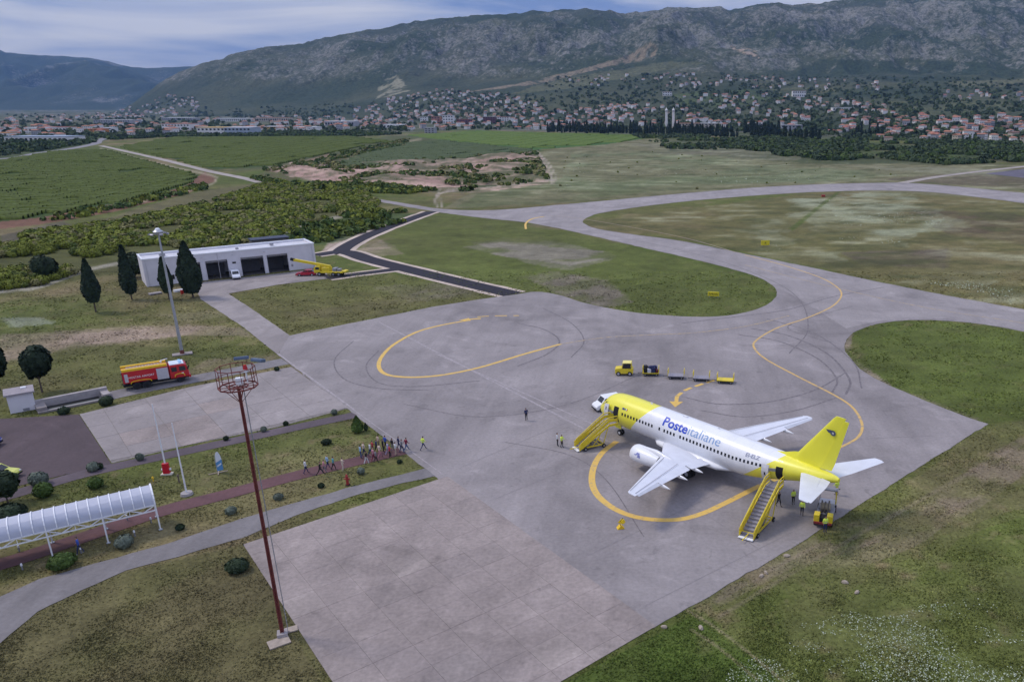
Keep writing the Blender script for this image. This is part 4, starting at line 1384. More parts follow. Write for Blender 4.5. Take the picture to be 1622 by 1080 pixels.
# fin emblem: dark roundel with a pale centre and a wing
EMB = mat('emblem_dark', (.07, .09, .15), .4, .05, 2)
for s in (-1, 1):
    mb = MB()
    V = [(34.35 + .30 * math.cos(a), s * .165, 9.40 + .27 * math.sin(a)) for a in np.linspace(0, 2 * PI, 25)[:-1]]
    mb.add(V, [tuple(range(24))]); mb.add([(33.55, s * .17, 9.62), (34.3, s * .168, 9.66), (34.2, s * .168, 9.30), (33.8, s * .17, 9.36)], [(0, 1, 2, 3)])
    mb.build('fin_emblem', [EMB], AC)
    mb = MB(); mb.add([(34.35 + .12 * math.cos(a), s * .175, 9.40 + .11 * math.sin(a)) for a in np.linspace(0, 2 * PI, 17)[:-1]], [tuple(range(16))])
    mb.build('fin_emblem_centre', [SILV], AC)
# engine emblem
mb = MB()
for x0, x1, a0, a1 in ((12.95, 13.6, .35, .62), (13.2, 13.75, .12, .40), (12.7, 13.1, .28, .40)):
    V = []
    for xx, aa in ((x0, a0), (x1, a0), (x1 - .1, a1), (x0 + .15, a1)):
        V.append((xx, -4.83 - 1.075 * math.cos(aa), 1.72 + 1.05 * math.sin(aa)))
    mb.add(V, [(0, 1, 2, 3)])
mb.build('engine_emblem', [mat('emblem_blue', (.22, .24, .50))], AC)
mb = MB(); mb.box((9.5, 0, 5.62), (.35, .03, .28)); mb.box((20, 0, 5.6), (.3, .03, .25)); mb.box((15, 0, 5.56), (.6, .2, .12)); mb.build('antennas', [WHITE], AC)['kind'] = 'stuff'


# ------------------------------------------------------------------ small vehicle helpers
def wheel(parent, x, y, r, w_, hub=SILV, name='wheel'):
    t_ = MB(); t_.tube((x, y - w_ / 2, r), (x, y + w_ / 2, r), r, n=20)
    o = t_.build(name, [BLK], parent)
    h_ = MB(); h_.tube((x, y - w_ / 2 - .012, r), (x, y + w_ / 2 + .012, r), r * .5, n=14); h_.build('hub', [hub], o)
    return o


def frame_of(px_a, px_b):
    a = np.array(g(*px_a)); b = np.array(g(*px_b)); d = b - a
    return a, b, math.atan2(d[1], d[0]), np.linalg.norm(d)


# passenger stairs
def stairs(a, rz, run, rise, label, wd=1.5):
    t = thing('passenger_stairs', label, 'boarding stairs', (a[0], a[1], 0), rz, 'yellow boarding stairs at the airliner doors')
    sl = math.atan2(rise, run)
    plat = 1.1
    for s in (-1, 1):
        y = s * wd / 2
        mb = MB()
        P = [(0, .12), (run, rise - .15), (run + plat, rise - .15), (run + plat, rise + .12), (run, rise + .12), (0, .50)]
        mb.prism(P, y - .04, y + .04); mb.build('side_panel', [YELP], t)
        mb = MB()
        top = [(0, y, .60), (.25, y, 1.05), (run, y, rise + 1.0), (run + plat, y, rise + 1.0)]
        for p, q in zip(top[:-1], top[1:]): mb.bar(p, q, .075, .10)
        mb.build('handrail', [YELP], t)
        mb = MB()
        mid = [(.12, y, .66), (run, y, rise + .55), (run + plat, y, rise + .55)]
        for p, q in zip(mid[:-1], mid[1:]): mb.bar(p, q, .04, .34)
        mb.build('midrail', [YELP], t)
        mb = MB()
        for k in range(8):
            q = k / 7
            mb.bar((q * run, y, q * rise + .1), (q * run, y, q * rise + .98), .05)
        mb.bar((run + plat, y, rise), (run + plat, y, rise + 1), .05)
        mb.build('balusters', [YELP], t)['kind'] = 'stuff'
    n = 14
    mb = MB()
    for k in range(n):
        q = (k + .5) / n
        mb.box((q * run, 0, q * rise + .05), (run / n * 1.08, wd - .1, .045))
        mb.box((q * run + run / n * .5, 0, q * rise + .12), (.02, wd - .1, rise / n * .8))
    o = mb.build('treads', [TREAD], t); o['kind'] = 'stuff'
    mb = MB(); mb.box((run + plat / 2, 0, rise + .02), (plat, wd, .07)); mb.build('platform', [TREAD], t)
    mb = MB(); mb.box((-.12, 0, .14), (.35, wd, .08)); mb.build('kick_step', [WHITE], t)
    mb = MB()
    for s in (-1, 1):
        y = s * (wd / 2 - .05)
        mb.bar((.5, y, .38), (run * .82, y, .38), .10, .14)
        mb.bar((run * .8, y, .4), (run * .97, y, rise - .2), .08)
        mb.bar((run * .45, y, .4), (run * .72, y, rise * .68), .07)
        mb.bar((run * .70, y, .4), (run * .46, y, rise * .42), .06)
    for x in (.6, run * .4, run * .8): mb.bar((x, -wd / 2, .38), (x, wd / 2, .38), .1)
    mb.bar((.5, 0, .36), (-.9, 0, .30), .07)
    mb.build('chassis', [YELP], t)
    mb = MB(); mb.box((run * .55, 0, .62), (.9, wd * .6, .45)); mb.build('hydraulic_unit', [GREYM], t)
    for x in (.75, run * .80):
        for s in (-1, 1): wheel(t, x, s * (wd / 2 + .06), .24, .16, GREYM)
    mb = MB(); mb.tube((run * .5, -wd / 2 - .05, .9), (run * .5, -wd / 2 - .05, .95), .02)
    return t


a_ = np.array([math.cos(-.799), math.sin(-.799)]); r_v = np.array([-a_[1], a_[0]])
ac0 = np.array([-7.238, 94.207])


def acw(x, y): return ac0 + a_ * x + r_v * y


for (xd, yd, bpx, rise, lab) in ((5.15, -2.0, (914, 712.5), 2.62, 'yellow passenger stairs standing at the front door of the airliner'),
                                 (29.35, -1.85, (1182, 853.5), 2.95, 'yellow passenger stairs with grey treads at the rear door of the airliner')):
    d = acw(xd, yd); b = np.array(g(*bpx)); v = d - b; Ln = np.linalg.norm(v)
    stairs(b, math.atan2(v[1], v[0]), Ln - 1.1, rise, lab)


# vans and cars (x forward, y left)
def car(name, label, cat, loc, rz, L_=4.3, W_=1.75, H_=1.45, m=WHITE, prof=None, glass=None, group=None, r=.31):
    t = thing(name, label, cat, loc, rz, group)
    prof = prof or [(-L_ / 2, .30), (L_ / 2, .28), (L_ / 2 + .02, .58), (L_ / 2 - .25, .78), (L_ * .22, .92), (L_ * .02, H_), (-L_ * .26, H_), (-L_ * .42, .98), (-L_ / 2, .90)]
    mb = MB(); mb.prism(prof, -W_ / 2, W_ / 2)
    bevel(mb.build('body', [m], t), .09, 3)
    # glass: derive the greenhouse from the profile points 4..7
    p4, p5, p6, p7 = prof[4], prof[5], prof[6], prof[7]
    lr = lambda a, b, q: (a[0] + (b[0] - a[0]) * q, a[1] + (b[1] - a[1]) * q)
    mb = MB()
    A, B = lr(p4, p5, .12), lr(p4, p5, .88)
    n_ = Vector((-(B[1] - A[1]), 0, B[0] - A[0])).normalized() * -.012
    if n_.z < 0: n_ = -n_
    mb.add([(A[0] + n_.x, -W_ / 2 + .16, A[1] + n_.z), (A[0] + n_.x, W_ / 2 - .16, A[1] + n_.z), (B[0] + n_.x, W_ / 2 - .2, B[1] + n_.z), (B[0] + n_.x, -W_ / 2 + .2, B[1] + n_.z)], [(0, 1, 2, 3)])
    mb.build('windscreen', [GLASS], t)
    A, B = lr(p7, p6, .15), lr(p7, p6, .85)
    n_ = Vector((-(B[1] - A[1]), 0, B[0] - A[0])).normalized() * .014
    if n_.z < 0 or n_.x > 0: n_ = Vector((-abs(n_.x), 0, abs(n_.z)))
    mb = MB(); mb.add([(A[0] + n_.x, -W_ / 2 + .2, A[1] + n_.z), (A[0] + n_.x, W_ / 2 - .2, A[1] + n_.z), (B[0] + n_.x, W_ / 2 - .22, B[1] + n_.z), (B[0] + n_.x, -W_ / 2 + .22, B[1] + n_.z)], [(0, 1, 2, 3)])
    mb.build('rear_window', [GLASS], t)
    for s in (-1, 1):
        y = s * (W_ / 2 + .008)
        zb = max(p4[1], p7[1]) + .05; zt_ = min(p5[1], p6[1]) - .10
        lo0 = p4[0] - (p4[0] - p5[0]) * max(0, (zb - p4[1]) / (p5[1] - p4[1])) - .12; lo1 = p7[0] + .18
        mid = (lo0 + lo1) / 2
        for x0, x1, k0, k1 in ((lo0, mid + .05, 1, 0), (mid - .05, lo1, 0, 1)):
            mb = MB(); mb.add([(x0, y, zb), (x1, y, zb), (x1 + (.25 if k1 else 0), y, zt_), (x0 - (.38 if k0 else 0), y, zt_)], [(0, 1, 2, 3)])
            mb.build('side_window', [GLASS], t)
        for x in (L_ * .31, -L_ * .30):
            wheel(t, x, s * (W_ / 2 - .10), r, .22)
        mb = MB(); mb.box((L_ / 2 + .0, s * (W_ / 2 - .28), .62), (.1, .3, .14)); mb.build('headlight', [SILV], t)
        mb = MB(); mb.box((-L_ / 2 - .0, s * (W_ / 2 - .2), .72), (.06, .2, .2)); mb.build('tail_light', [RED], t)
    mb = MB(); mb.box((L_ / 2 + .02, 0, .38), (.12, W_ * .9, .14)); mb.build('bumper', [DARK], t)
    return t


van_prof = lambda L_, H_: [(-L_ / 2, .32), (L_ / 2, .30), (L_ / 2 + .02, .70), (L_ / 2 - .20, .92), (L_ * .32, 1.10), (L_ * .16, H_), (-L_ * .44, H_), (-L_ * .485, 1.15), (-L_ / 2, .95)]
p_ = g(946, 650)
vd = np.array(g(965, 641)) - np.array(g(943, 651))
car('white_van', 'white van parked just behind the airliner nose', 'van', (p_[0] + 1.35, p_[1] + .75, 0), math.atan2(-1.0, -1.9), 3.9, 1.7, 1.85, WHITE, van_prof(3.9, 1.85), r=.34)

# baggage tractor and its four carts
tp = g(989, 593)
TG = thing('baggage_tractor', 'yellow baggage tractor with cab pulling a train of carts', 'tractor', (tp[0], tp[1], 0), PI - .02)
mb = MB(); mb.prism([(-1.35, .35), (1.35, .35), (1.38, .95), (1.25, 1.12), (.35, 1.20), (.30, 1.15), (-1.35, 1.10)], -.72, .72)
bevel(mb.build('body', [YELP], TG), .06)
mb = MB(); mb.box((-.45, 0, 1.98), (1.35, 1.42, .10)); bevel(mb.build('cab_roof', [mat('pale_yellow', (.80, .70, .22), .5)], TG), .05)
mb = MB()
for x in (.20, -1.08):
    for y in (-.66, .66): mb.bar((x + (.12 if x > 0 else 0), y, 1.1), (x, y, 1.95), .08)
mb.build('cab_frame', [YELP], TG)
mb = MB(); mb.box((-1.12, 0, 1.55), (.06, 1.36, .86)); mb.build('cab_rear_panel', [YELP], TG)
mb = MB(); mb.add([(.34, -.62, 1.18), (.34, .62, 1.18), (.22, .62, 1.9), (.22, -.62, 1.9)], [(0, 1, 2, 3)]); mb.build('windscreen', [GLASS], TG)
for s in (-1, 1):
    mb = MB(); mb.add([(.2, s * .69, 1.2), (-1.0, s * .69, 1.2), (-1.0, s * .69, 1.85), (.12, s * .69, 1.85)], [(0, 1, 2, 3)]); mb.build('side_window', [GLASS], TG)
    for x in (.85, -.85): wheel(TG, x, s * .66, .34, .22)
mb = MB(); mb.box((-.35, 0, 1.25), (.5, 1.0, .2)); mb.build('seat', [DARK], TG)


def cart(px, rz, label, bed=YELP):
    p = g(*px)
    t = thing('baggage_cart', label, 'baggage cart', (p[0], p[1], 0), rz, 'flat baggage carts in a train')
    mb = MB(); mb.box((0, 0, .50), (2.5, 1.45, .10)); mb.build('deck', [bed], t)
    mb = MB(); mb.box((0, 0, .40), (2.45, 1.3, .12)); mb.bar((1.2, 0, .38), (2.0, 0, .32), .07); mb.build('chassis', [DARK], t)
    for x in (-1.2, 1.2):
        mb = MB()
        for y in (-.66, .66): mb.bar((x, y, .5), (x, y, 1.45), .06)
        mb.bar((x, -.66, 1.42), (x, .66, 1.42), .06); mb.bar((x, -.66, .95), (x, .66, .95), .05); mb.bar((x, 0, .5), (x, 0, 1.42), .04)
        mb.build('end_rail', [YELP], t)
    for x in (-.85, .85):
        for y in (-.6, .6): wheel(t, x, y, .21, .14, GREYM)
    return t


cart((1031, 594), PI - .05, 'baggage cart loaded with dark bags, first behind the yellow tractor')
cart((1071, 599), PI - .10, 'empty baggage cart with orange end rails, second behind the tractor', TREAD)
cart((1111, 602.5), PI - .14, 'empty baggage cart, third in the train behind the tractor', TREAD)
cart((1149, 606), PI - .18, 'bright yellow flat baggage cart at the tail of the train', YELP)
c0 = np.array(g(1031, 594))
BAGC = [mat('bag_navy', (.02, .025, .09), .7), mat('bag_black', (.015, .015, .018), .7), mat('bag_maroon', (.12, .02, .03), .7), mat('bag_grey', (.10, .10, .12), .7), mat('bag_white', (.6, .6, .62), .6)]
k = 0
for (bx, by, bz, sx, sy, sz, mi, lb) in ((-.85, -.35, .55, .5, .6, .75, 1, 'black upright suitcase at the left end of the loaded cart'), (-.25, -.35, .55, .55, .62, .62, 4, 'pale suitcase near the middle of the loaded cart'), (.35, -.35, .55, .6, .6, .8, 0, 'navy holdall at the right of the loaded cart'),
                                     (-.8, .32, .55, .6, .6, .8, 1, 'black bag at the far left corner of the loaded cart'), (-.1, .32, .55, .6, .6, .7, 3, 'grey bag on the far side of the loaded cart'), (.6, .30, .55, .6, .6, .85, 0, 'navy trunk on the far right of the loaded cart'),
                                     (.05, -.30, 1.20, .75, .5, .35, 0, 'navy bag lying on top of the luggage'), (-.75, -.05, 1.34, .5, .7, .22, 1, 'black flat bag topping the left of the luggage'), (.9, -.35, .55, .4, .55, .5, 2, 'maroon case at the near right of the loaded cart')):
    t = thing('suitcase', lb, 'suitcase', (c0[0] + bx, c0[1] + by, bz), .05 * k, 'luggage on the first cart')
    mb = MB(); mb.box((0, 0, sz / 2), (sx, sy, sz)); bevel(mb.build('case', [BAGC[mi]], t), .06)
    mb = MB(); mb.bar((-.1, 0, sz), (-.1, 0, sz + .06), .03); mb.bar((.1, 0, sz), (.1, 0, sz + .06), .03); mb.bar((-.12, 0, sz + .06), (.12, 0, sz + .06), .03); mb.build('handle', [DARK], t)
    k += 1

# service cart with hoses under the tail
a, b, rz, Ln = frame_of((1303, 834), (1318, 776))
SV = thing('service_truck', 'yellow ground service truck with coiled hoses under the airliner tail', 'service truck', (a[0], a[1], 0), rz)
mb = MB(); mb.box((2.0, 0, .52), (4.6, 1.7, .22)); mb.build('chassis', [GREYM], SV)
for y in (-.62, .62):
    mb = MB(); mb.box((.15, y, .95), (.85, .55, .75)); bevel(mb.build('front_cowl', [YELP], SV), .05)
mb = MB(); mb.box((.12, 0, .85), (.8, .68, .5)); mb.build('engine_grille', [DARK], SV)
mb = MB(); mb.bar((-.35, -.85, .55), (-.35, .85, .55), .16, .2); mb.build('bumper', [mat('dull_red', (.22, .03, .03))], SV)
for y, nm in ((-.05, 0), (.0, 1)):
    pass
for r_, y in ((.62, -.3), (.5, .05), (.58, .38)):
    mb = MB(); R = []
    for i in range(24):
        an = 2 * PI * i / 24
        R.append([(1.75 + (r_ + .07 * math.cos(q)) * math.cos(an), y + .07 * math.sin(q), 1.25 + (r_ + .07 * math.cos(q)) * math.sin(an)) for q in np.linspace(0, 2 * PI, 7)[:-1]])
    R.append(R[0]); mb.loft(R, cap=False); mb.build('coiled_hose', [mat('hose_grey', (.12, .11, .10), .7)], SV)
mb = MB(); mb.tube((2.1, -.45, 1.15), (2.1, .5, 1.15), .36, n=16); mb.build('drum', [mat('drum_tan', (.35, .30, .22), .6)], SV)
mb = MB(); mb.box((3.1, 0, .95), (1.0, 1.5, .6)); mb.build('tank', [SILV], SV)
mb = MB(); mb.box((4.1, -.78, 1.35), (.5, .10, 1.7)); mb.box((4.0, -.78, 2.1), (.9, .14, .2)); mb.build('side_panel', [YELP], SV)
mb = MB(); mb.box((3.8, 0, 2.25), (.7, 1.9, .10)); mb.bar((3.8, .8, .6), (3.8, .8, 2.25), .07); mb.bar((4.2, -1.1, 2.2), (3.6, 1.2, 2.3), .12); mb.build('work_platform', [GREYM], SV)
for x in (.35, 3.4):
    for s in (-1, 1): wheel(SV, x, s * .80, .36, .22, mat('dull_red'.replace('dull', 'rim'), (.2, .04, .04)))

# ------------------------------------------------------------------ fire engine beside the lamp mast
p0, p1, rz, Ln = frame_of((196, 620.5), (302, 603))
cc = (p0 + p1) / 2 + np.array([-math.sin(rz), math.cos(rz)]) * 1.25
FT = thing('fire_engine', 'red fire engine with yellow roof lockers parked on the narrow road by the lamp mast', 'fire engine', (cc[0], cc[1], 0), rz)
mb = MB(); mb.box((-1.15, 0, 1.95), (5.7, 2.42, 1.75)); bevel(mb.build('body', [RED], FT), .05)
FY = mat('locker_yellow', (.78, .50, .02), .5, .08, 3)
for s in (-1, 1):
    mb = MB(); mb.prism([(-4.0, 2.80), (1.62, 2.80), (1.62, 3.12), (-4.0, 3.12)], s * 1.0 - .2, s * 1.0 + .22); mb.build('roof_locker', [FY], FT)
mb = MB(); mb.box((-1.2, 0, 2.88), (5.4, 1.55, .06)); mb.build('roof_deck', [mat('roof_orange', (.42, .20, .03), .7)], FT)
mb = MB()
for y in (-.35, .25): mb.bar((-3.4, y, 3.05), (.8, y, 3.05), .07)
for k in range(11): mb.bar((-3.2 + .38 * k, -.35, 3.05), (-3.2 + .38 * k, .25, 3.05), .04)
mb.build('roof_ladder', [SILV], FT)
mb = MB(); mb.tube((1.0, 0, 3.1), (1.0, 0, 3.35), .12); mb.tube((1.0, 0, 3.4), (1.9, 0, 3.55), .07, .05); mb.build('water_cannon', [WHITE], FT)
mb = MB(); mb.prism([(1.80, .75), (4.15, .75), (4.22, 1.55), (4.05, 2.55), (3.75, 2.72), (1.95, 2.72), (1.80, 2.6)], -1.2, 1.2)
bevel(mb.build('cab', [RED], FT), .07)
mb = MB(); mb.box((2.85, 0, 2.78), (1.85, 2.15, .12)); bevel(mb.build('cab_roof', [mat('pale_blue_roof', (.62, .70, .78), .5)], FT), .04)
mb = MB(); mb.box((3.3, 0, 2.92), (.3, 1.6, .14)); mb.build('beacon_bar', [mat('beacon_blue', (.35, .60, .85), .2)], FT)
mb = MB(); mb.add([(4.225, -1.02, 1.62), (4.225, 1.02, 1.62), (4.09, 1.0, 2.48), (4.09, -1.0, 2.48)], [(0, 1, 2, 3)]); mb.build('windscreen', [GLASS], FT)
for s in (-1, 1):
    y = s * 1.215
    for x0, x1 in ((2.05, 2.75), (3.05, 3.90)):
        mb = MB(); mb.add([(x0, y, 1.75), (x1, y, 1.75), (x1 - (.12 if x0 > 3 else 0), y, 2.42), (x0, y, 2.42)], [(0, 1, 2, 3)]); mb.build('side_window', [GLASS], FT)
    mb = MB(); mb.box((.92, y, 1.78), (1.45, .05, 1.65)); mb.build('roller_shutter', [SILV], FT)
    mb = MB(); mb.box((-3.55, y, 1.85), (.42, .05, 1.2)); mb.build('rear_shutter', [SILV], FT)
    # yellow wheel arches
    for xc, wdt in ((3.0, .62), (-1.85, 1.28)):
        mb = MB(); P = []
        for i in range(9):
            an = PI * i / 8
            P.append((xc - wdt * math.cos(an) * (1 if wdt < 1 else 1), .95 + (.42 if wdt < 1 else .38) * math.sin(an) ** .5))
        for p, q in zip(P[:-1], P[1:]): mb.bar((p[0], y, p[1]), (q[0], y, q[1]), .10, .10)
        mb.build('wheel_arch', [FY], FT)
    for x in (3.0, -1.25, -2.45): wheel(FT, x, s * 1.02, .52, .34, DARK)
    mb = MB(); mb.box((3.4, s * 1.222, 1.38), (.28, .012, .18)); mb.build('door_badge', [WHITE], FT)
    mb = MB(); mb.bar((4.3, s * 1.3, 2.4), (4.1, s * 1.45, 1.9), .12); mb.build('mirror', [DARK], FT)
mb = MB(); mb.box((0, 0, .70), (8.2, 1.9, .35)); mb.box((1.66, 0, 1.9), (.22, 2.3, 1.6)); mb.build('chassis', [DARK], FT)
mb = MB(); mb.box((4.25, 0, .78), (.25, 2.35, .4)); mb.build('bumper', [RED], FT)
mb = MB(); mb.box((-4.03, 0, 2.0), (.05, 1.3, 1.2)); mb.build('rear_panel', [BLUE], FT)
me = text_mesh('MOSTAR AIRPORT', .42)
for v in me.vertices: v.co = Vector((-3.30 + v.co.x * .92, -1.222, 1.72 + v.co.y))
me.materials.clear(); me.materials.append(WHITE)
link('lettering', me, FT)

# ------------------------------------------------------------------ vehicles by the station
CR = thing('mobile_crane', 'yellow mobile crane with its boom lowered over a red car by the fire station', 'crane', (*g(525, 436.5), 0), math.radians(176))
mb = MB(); mb.box((0, 0, .95), (6.6, 2.2, .35)); mb.prism([(-3.9, .9), (-3.2, .9), (-3.2, 1.35), (-3.9, 1.25)], -1.0, 1.0); bevel(mb.build('carrier', [YELP], CR), .05)
mb = MB(); mb.prism([(2.2, .8), (3.6, .8), (3.7, 1.7), (3.3, 2.35), (2.2, 2.35)], -1.1, 1.1); bevel(mb.build('cab', [YELP], CR), .06)
mb = MB(); mb.prism([(2.3, 1.6), (3.3, 1.6), (3.1, 2.2), (2.3, 2.2)], -1.115, 1.115); mb.build('cab_window', [GLASS], CR)
mb = MB(); mb.box((.9, 0, 1.55), (1.9, 1.7, .9)); bevel(mb.build('slewing_house', [YELP], CR), .06)
mb = MB(); mb.bar((-.2, .2, 2.2), (8.6, .2, 3.7), .55, .55); mb.build('boom', [YELP], CR)
mb = MB(); mb.bar((8.4, .2, 3.66), (9.4, .2, 3.9), .5, .6); mb.build('boom_head', [DARK], CR)
mb = MB(); mb.bar((9.2, .2, 3.7), (9.2, .2, 2.6), .06); mb.box((9.2, .2, 2.4), (.35, .3, .6)); mb.build('hook_block', [GREYM], CR)
mb = MB(); mb.box((-1.2, 0, 1.5), (.9, 1.6, .8)); mb.box((-2.3, .2, 1.4), (.7, 1.2, .7)); bevel(mb.build('winch', [GREYM], CR), .05)
for x in (2.4, -1.0, -2.3):
    for s in (-1, 1): wheel(CR, x, s * .95, .5, .3, GREYM)
pc_ = g(486, 436.5)
car('red_car', 'dark red car parked below the crane boom', 'car', (pc_[0], pc_[1], 0), math.radians(190), 4.6, 1.8, 1.45, mat('deep_red_paint', (.42, .012, .035), .3, .05, 1, coat=.5))
pw_ = g(373.5, 441)
car('white_van', 'small white van parked between the open garage bays', 'van', (pw_[0], pw_[1], 0), math.radians(-55), 3.9, 1.7, 1.9, WHITE, van_prof(3.9, 1.9))
py_ = g(14, 757)
car('yellow_car', 'lime yellow car parked on the purple paving at the left edge', 'car', (py_[0] - 1.1, py_[1], 0), math.radians(5), 4.0, 1.7, 1.45, mat('lime_paint', (.60, .62, .12), .35, .05, 1, coat=.4))
pb_ = g(-6, 712)
t = thing('blue_van', 'dark blue van cut off by the left edge above the purple paving', 'van', (pb_[0], pb_[1] + .6, 0), math.radians(10))
bpy.data.objects.remove(t)
car('blue_van', 'dark blue van cut off by the left edge above the purple paving', 'van', (pb_[0] - 2.7, pb_[1] + .6, 0), math.radians(12), 4.6, 1.8, 2.0, mat('van_blue', (.02, .03, .25), .35, .05, 1, coat=.4), van_prof(4.6, 2.0))

# ------------------------------------------------------------------ fire station
A_ = np.array(g(233, 454.5)); B_ = np.array(g(502, 424)); dv = B_ - A_
frz = math.atan2(dv[1], dv[0]); FL = float(np.linalg.norm(dv)); FH = 6.0; FD = 8.5
FS_ = thing('fire_station', 'long low white fire station with four dark open garage bays', 'fire station', (A_[0], A_[1], 0), frz)
openings = [(8.6, 11.3), (12.25, 17.0), (19.7, 24.8), (25.5, 30.3)]
OH = 4.35
mb = MB()
xs = [0.0] + [v for o in openings for v in o] + [FL]
for i in range(0, len(xs), 2):
    mb.box(((xs[i] + xs[i + 1]) / 2, .15, FH / 2), (xs[i + 1] - xs[i], .30, FH))
for a, b in openings:
    mb.box(((a + b) / 2, .15, (OH + FH) / 2), (b - a, .30, FH - OH))
mb.build('front_wall', [CRTW], FS_)
for x in (.15, FL - .15):
    mb = MB(); mb.box((x, FD / 2 + .15, FH / 2), (.3, FD - .3, FH - .02)); mb.build('side_wall', [CRTW], FS_)
mb = MB(); mb.box((FL / 2, FD - .15 + .01, FH / 2), (FL - .62, .3, FH - .02)); mb.build('rear_wall', [CRTW], FS_)
mb = MB(); mb.box((FL / 2, FD / 2, FH - .30), (FL - .65, FD - .65, .12)); mb.build('roof', [mat('pale_roof', (.58, .58, .62), .6, .12, .6)], FS_)
mb = MB()
mb.box((FL / 2, .12, FH + .12), (FL + .2, .42, .26)); mb.box((FL / 2, FD - .12, FH + .12), (FL + .2, .4, .26)); mb.box((.1, FD / 2, FH + .12), (.4, FD - .5, .26)); mb.box((FL - .1, FD / 2, FH + .12), (.4, FD - .5, .26))
mb.build('parapet', [WHITE], FS_)['kind'] = 'stuff'
for k, (a, b) in enumerate(openings):
    mb = MB(); mb.box(((a + b) / 2, .55, OH - .25), (b - a - .04, .25, .48)); mb.build('roller_door', [GREYM], FS_)
    for x in (a + .04, b - .04):
        mb = MB(); mb.box((x, .14, OH / 2), (.08, .36, OH)); mb.build('door_frame', [SILV], FS_)
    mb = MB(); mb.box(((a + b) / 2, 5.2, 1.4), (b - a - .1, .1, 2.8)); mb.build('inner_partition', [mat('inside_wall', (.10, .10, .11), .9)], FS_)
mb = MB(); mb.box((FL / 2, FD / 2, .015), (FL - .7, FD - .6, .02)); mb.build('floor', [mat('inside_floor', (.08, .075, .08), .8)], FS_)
for x in (5.3, 18.3):
    mb = MB(); mb.box((x, -.01, 1.6 if x < 10 else 3.4), (.9, .06, 1.1 if x < 10 else .5)); wf = mb.build('window', [SILV], FS_)
    mb = MB(); mb.box((x, -.045, 1.6 if x < 10 else 3.4), (.78, .02, .98 if x < 10 else .38)); mb.build('pane', [GLASS], wf)
for x in (11.75, 18.2, 25.15):
    mb = MB(); mb.box((x, -.06, FH - .7), (.3, .12, .2)); mb.build('wall_lamp', [SILV], FS_)
mb = MB(); mb.box((4.5, FD * .5, FH + .25), (1.2, 1.0, .6)); mb.box((28, FD * .55, FH + .2), (.8, .8, .5)); mb.box((20, FD * .4, FH + .1), (.6, .6, .4))
mb.build('roof_vent', [GREYM], FS_)['kind'] = 'stuff'
for x in (.6, 15.0, FL - .6):
    mb = MB(); mb.tube((x, -.05, .1), (x, -.05, FH - .1), .05); mb.build('downpipe', [SILV], FS_)
# dark shed behind it
q_ = np.array(g(415, 398)); 
SH = thing('dark_shed', 'low dark roofed shed behind the fire station', 'shed', (q_[0] + 1, q_[1] + 3, 0), frz)
mb = MB(); mb.box((0, 0, 1.6), (9.5, 4, 3.2)); mb.build('wall', [mat('shed_wall', (.12, .11, .12), .8)], SH)
mb = MB(); mb.prism([(-5.0, 3.2), (5.0, 3.2), (5.0, 3.36), (-5.0, 3.36)], -2.3, 2.3); mb.build('roof', [mat('shed_roof', (.035, .045, .08), .6)], SH)
# pallets and junk by the left end of the station
for (px, sx, sy, sz, m, nm, lb, ct) in ((( 246, 466), 2.4, 1.2, .35, CRT, 'concrete_block_pile', 'low pale concrete blocks on grass at the left end of the station', 'blocks'), ((283, 462), 1.8, .9, .5, WHITE, 'white_crate', 'white crate between the two cypresses before the station', 'crate'), ((289, 466), .5, .5, .9, RED, 'red_cabinet', 'small red hose cabinet before the fire station', 'cabinet'), ((301, 462), 1.2, .6, .6, SILV, 'metal_box', 'pale metal box behind the big cypress', 'box')):
    p = g(*px); t = thing(nm, lb, ct, (p[0], p[1], 0), frz + .2)
    mb = MB()
    for k in range(3): mb.box((sx * (k - 1) / 3.0, 0, sz / 2 + .02 * k), (sx / 3.1, sy, sz * (1 - .12 * k)))
    o = mb.build('body', [m], t); o['kind'] = 'stuff'; bevel(o, .03)
p = g(229, 459)
t = thing('white_pipe', 'bent white pipe leaning by the left end of the fire station', 'pipe', (p[0] - 1.5, p[1] - 1.5, 0), frz)
mb = MB(); P = [(-.4, 0, 2.9), (.1, 0, 2.6), (.5, 0, 1.8), (.55, 0, .9), (.1, 0, 0)]
for a, b in zip(P[:-1], P[1:]): mb.tube(a, b, .10, cap=False)
mb.build('pipe', [WHITE], t)

# ------------------------------------------------------------------ lamp mast (grey) with its slab
p = g(289, 561)
LM = thing('lamp_mast', 'tall slim grey floodlight mast beside the fire engine road', 'lamp mast', (p[0], p[1], 0))
mb = MB(); mb.tube((0, 0, .5), (0, 0, 19.6), .26, .13, 14); mb.build('pole', [STEEL], LM)
mb = MB(); mb.tube((0, 0, .1), (0, 0, .75), .34, .30, 12); mb.build('pole_foot', [mat('rust_red', (.16, .05, .04), .8, .2)], LM)
mb = MB(); mb.box((0, 0, .06), (2.9, 1.5, .16), rz=.55); mb.build('base_slab', [CONC2], LM)
mb = MB(); mb.tube((0, 0, 19.5), (0, 0, 20.0), .55, .75, 16); mb.tube((0, 0, 20.0), (0, 0, 20.3), .75, .35, 16); hd = mb.build('head', [STEEL], LM)
mb = MB(); mb.tube((0, 0, 20.3), (0, 0, 20.55), .42, .2, 14); mb.build('dome_cap', [WHITE], hd)
for k in range(6):
    an = k * PI / 3 + .3
    mb = MB(); mb.bar((0, 0, 19.7), (math.cos(an) * 1.25, math.sin(an) * 1.25, 19.7), .05); mb.box((math.cos(an) * 1.3, math.sin(an) * 1.3, 19.62), (.28, .5, .22), rz=an, ry=.5)
    f_ = mb.build('floodlight', [GREYM], LM)

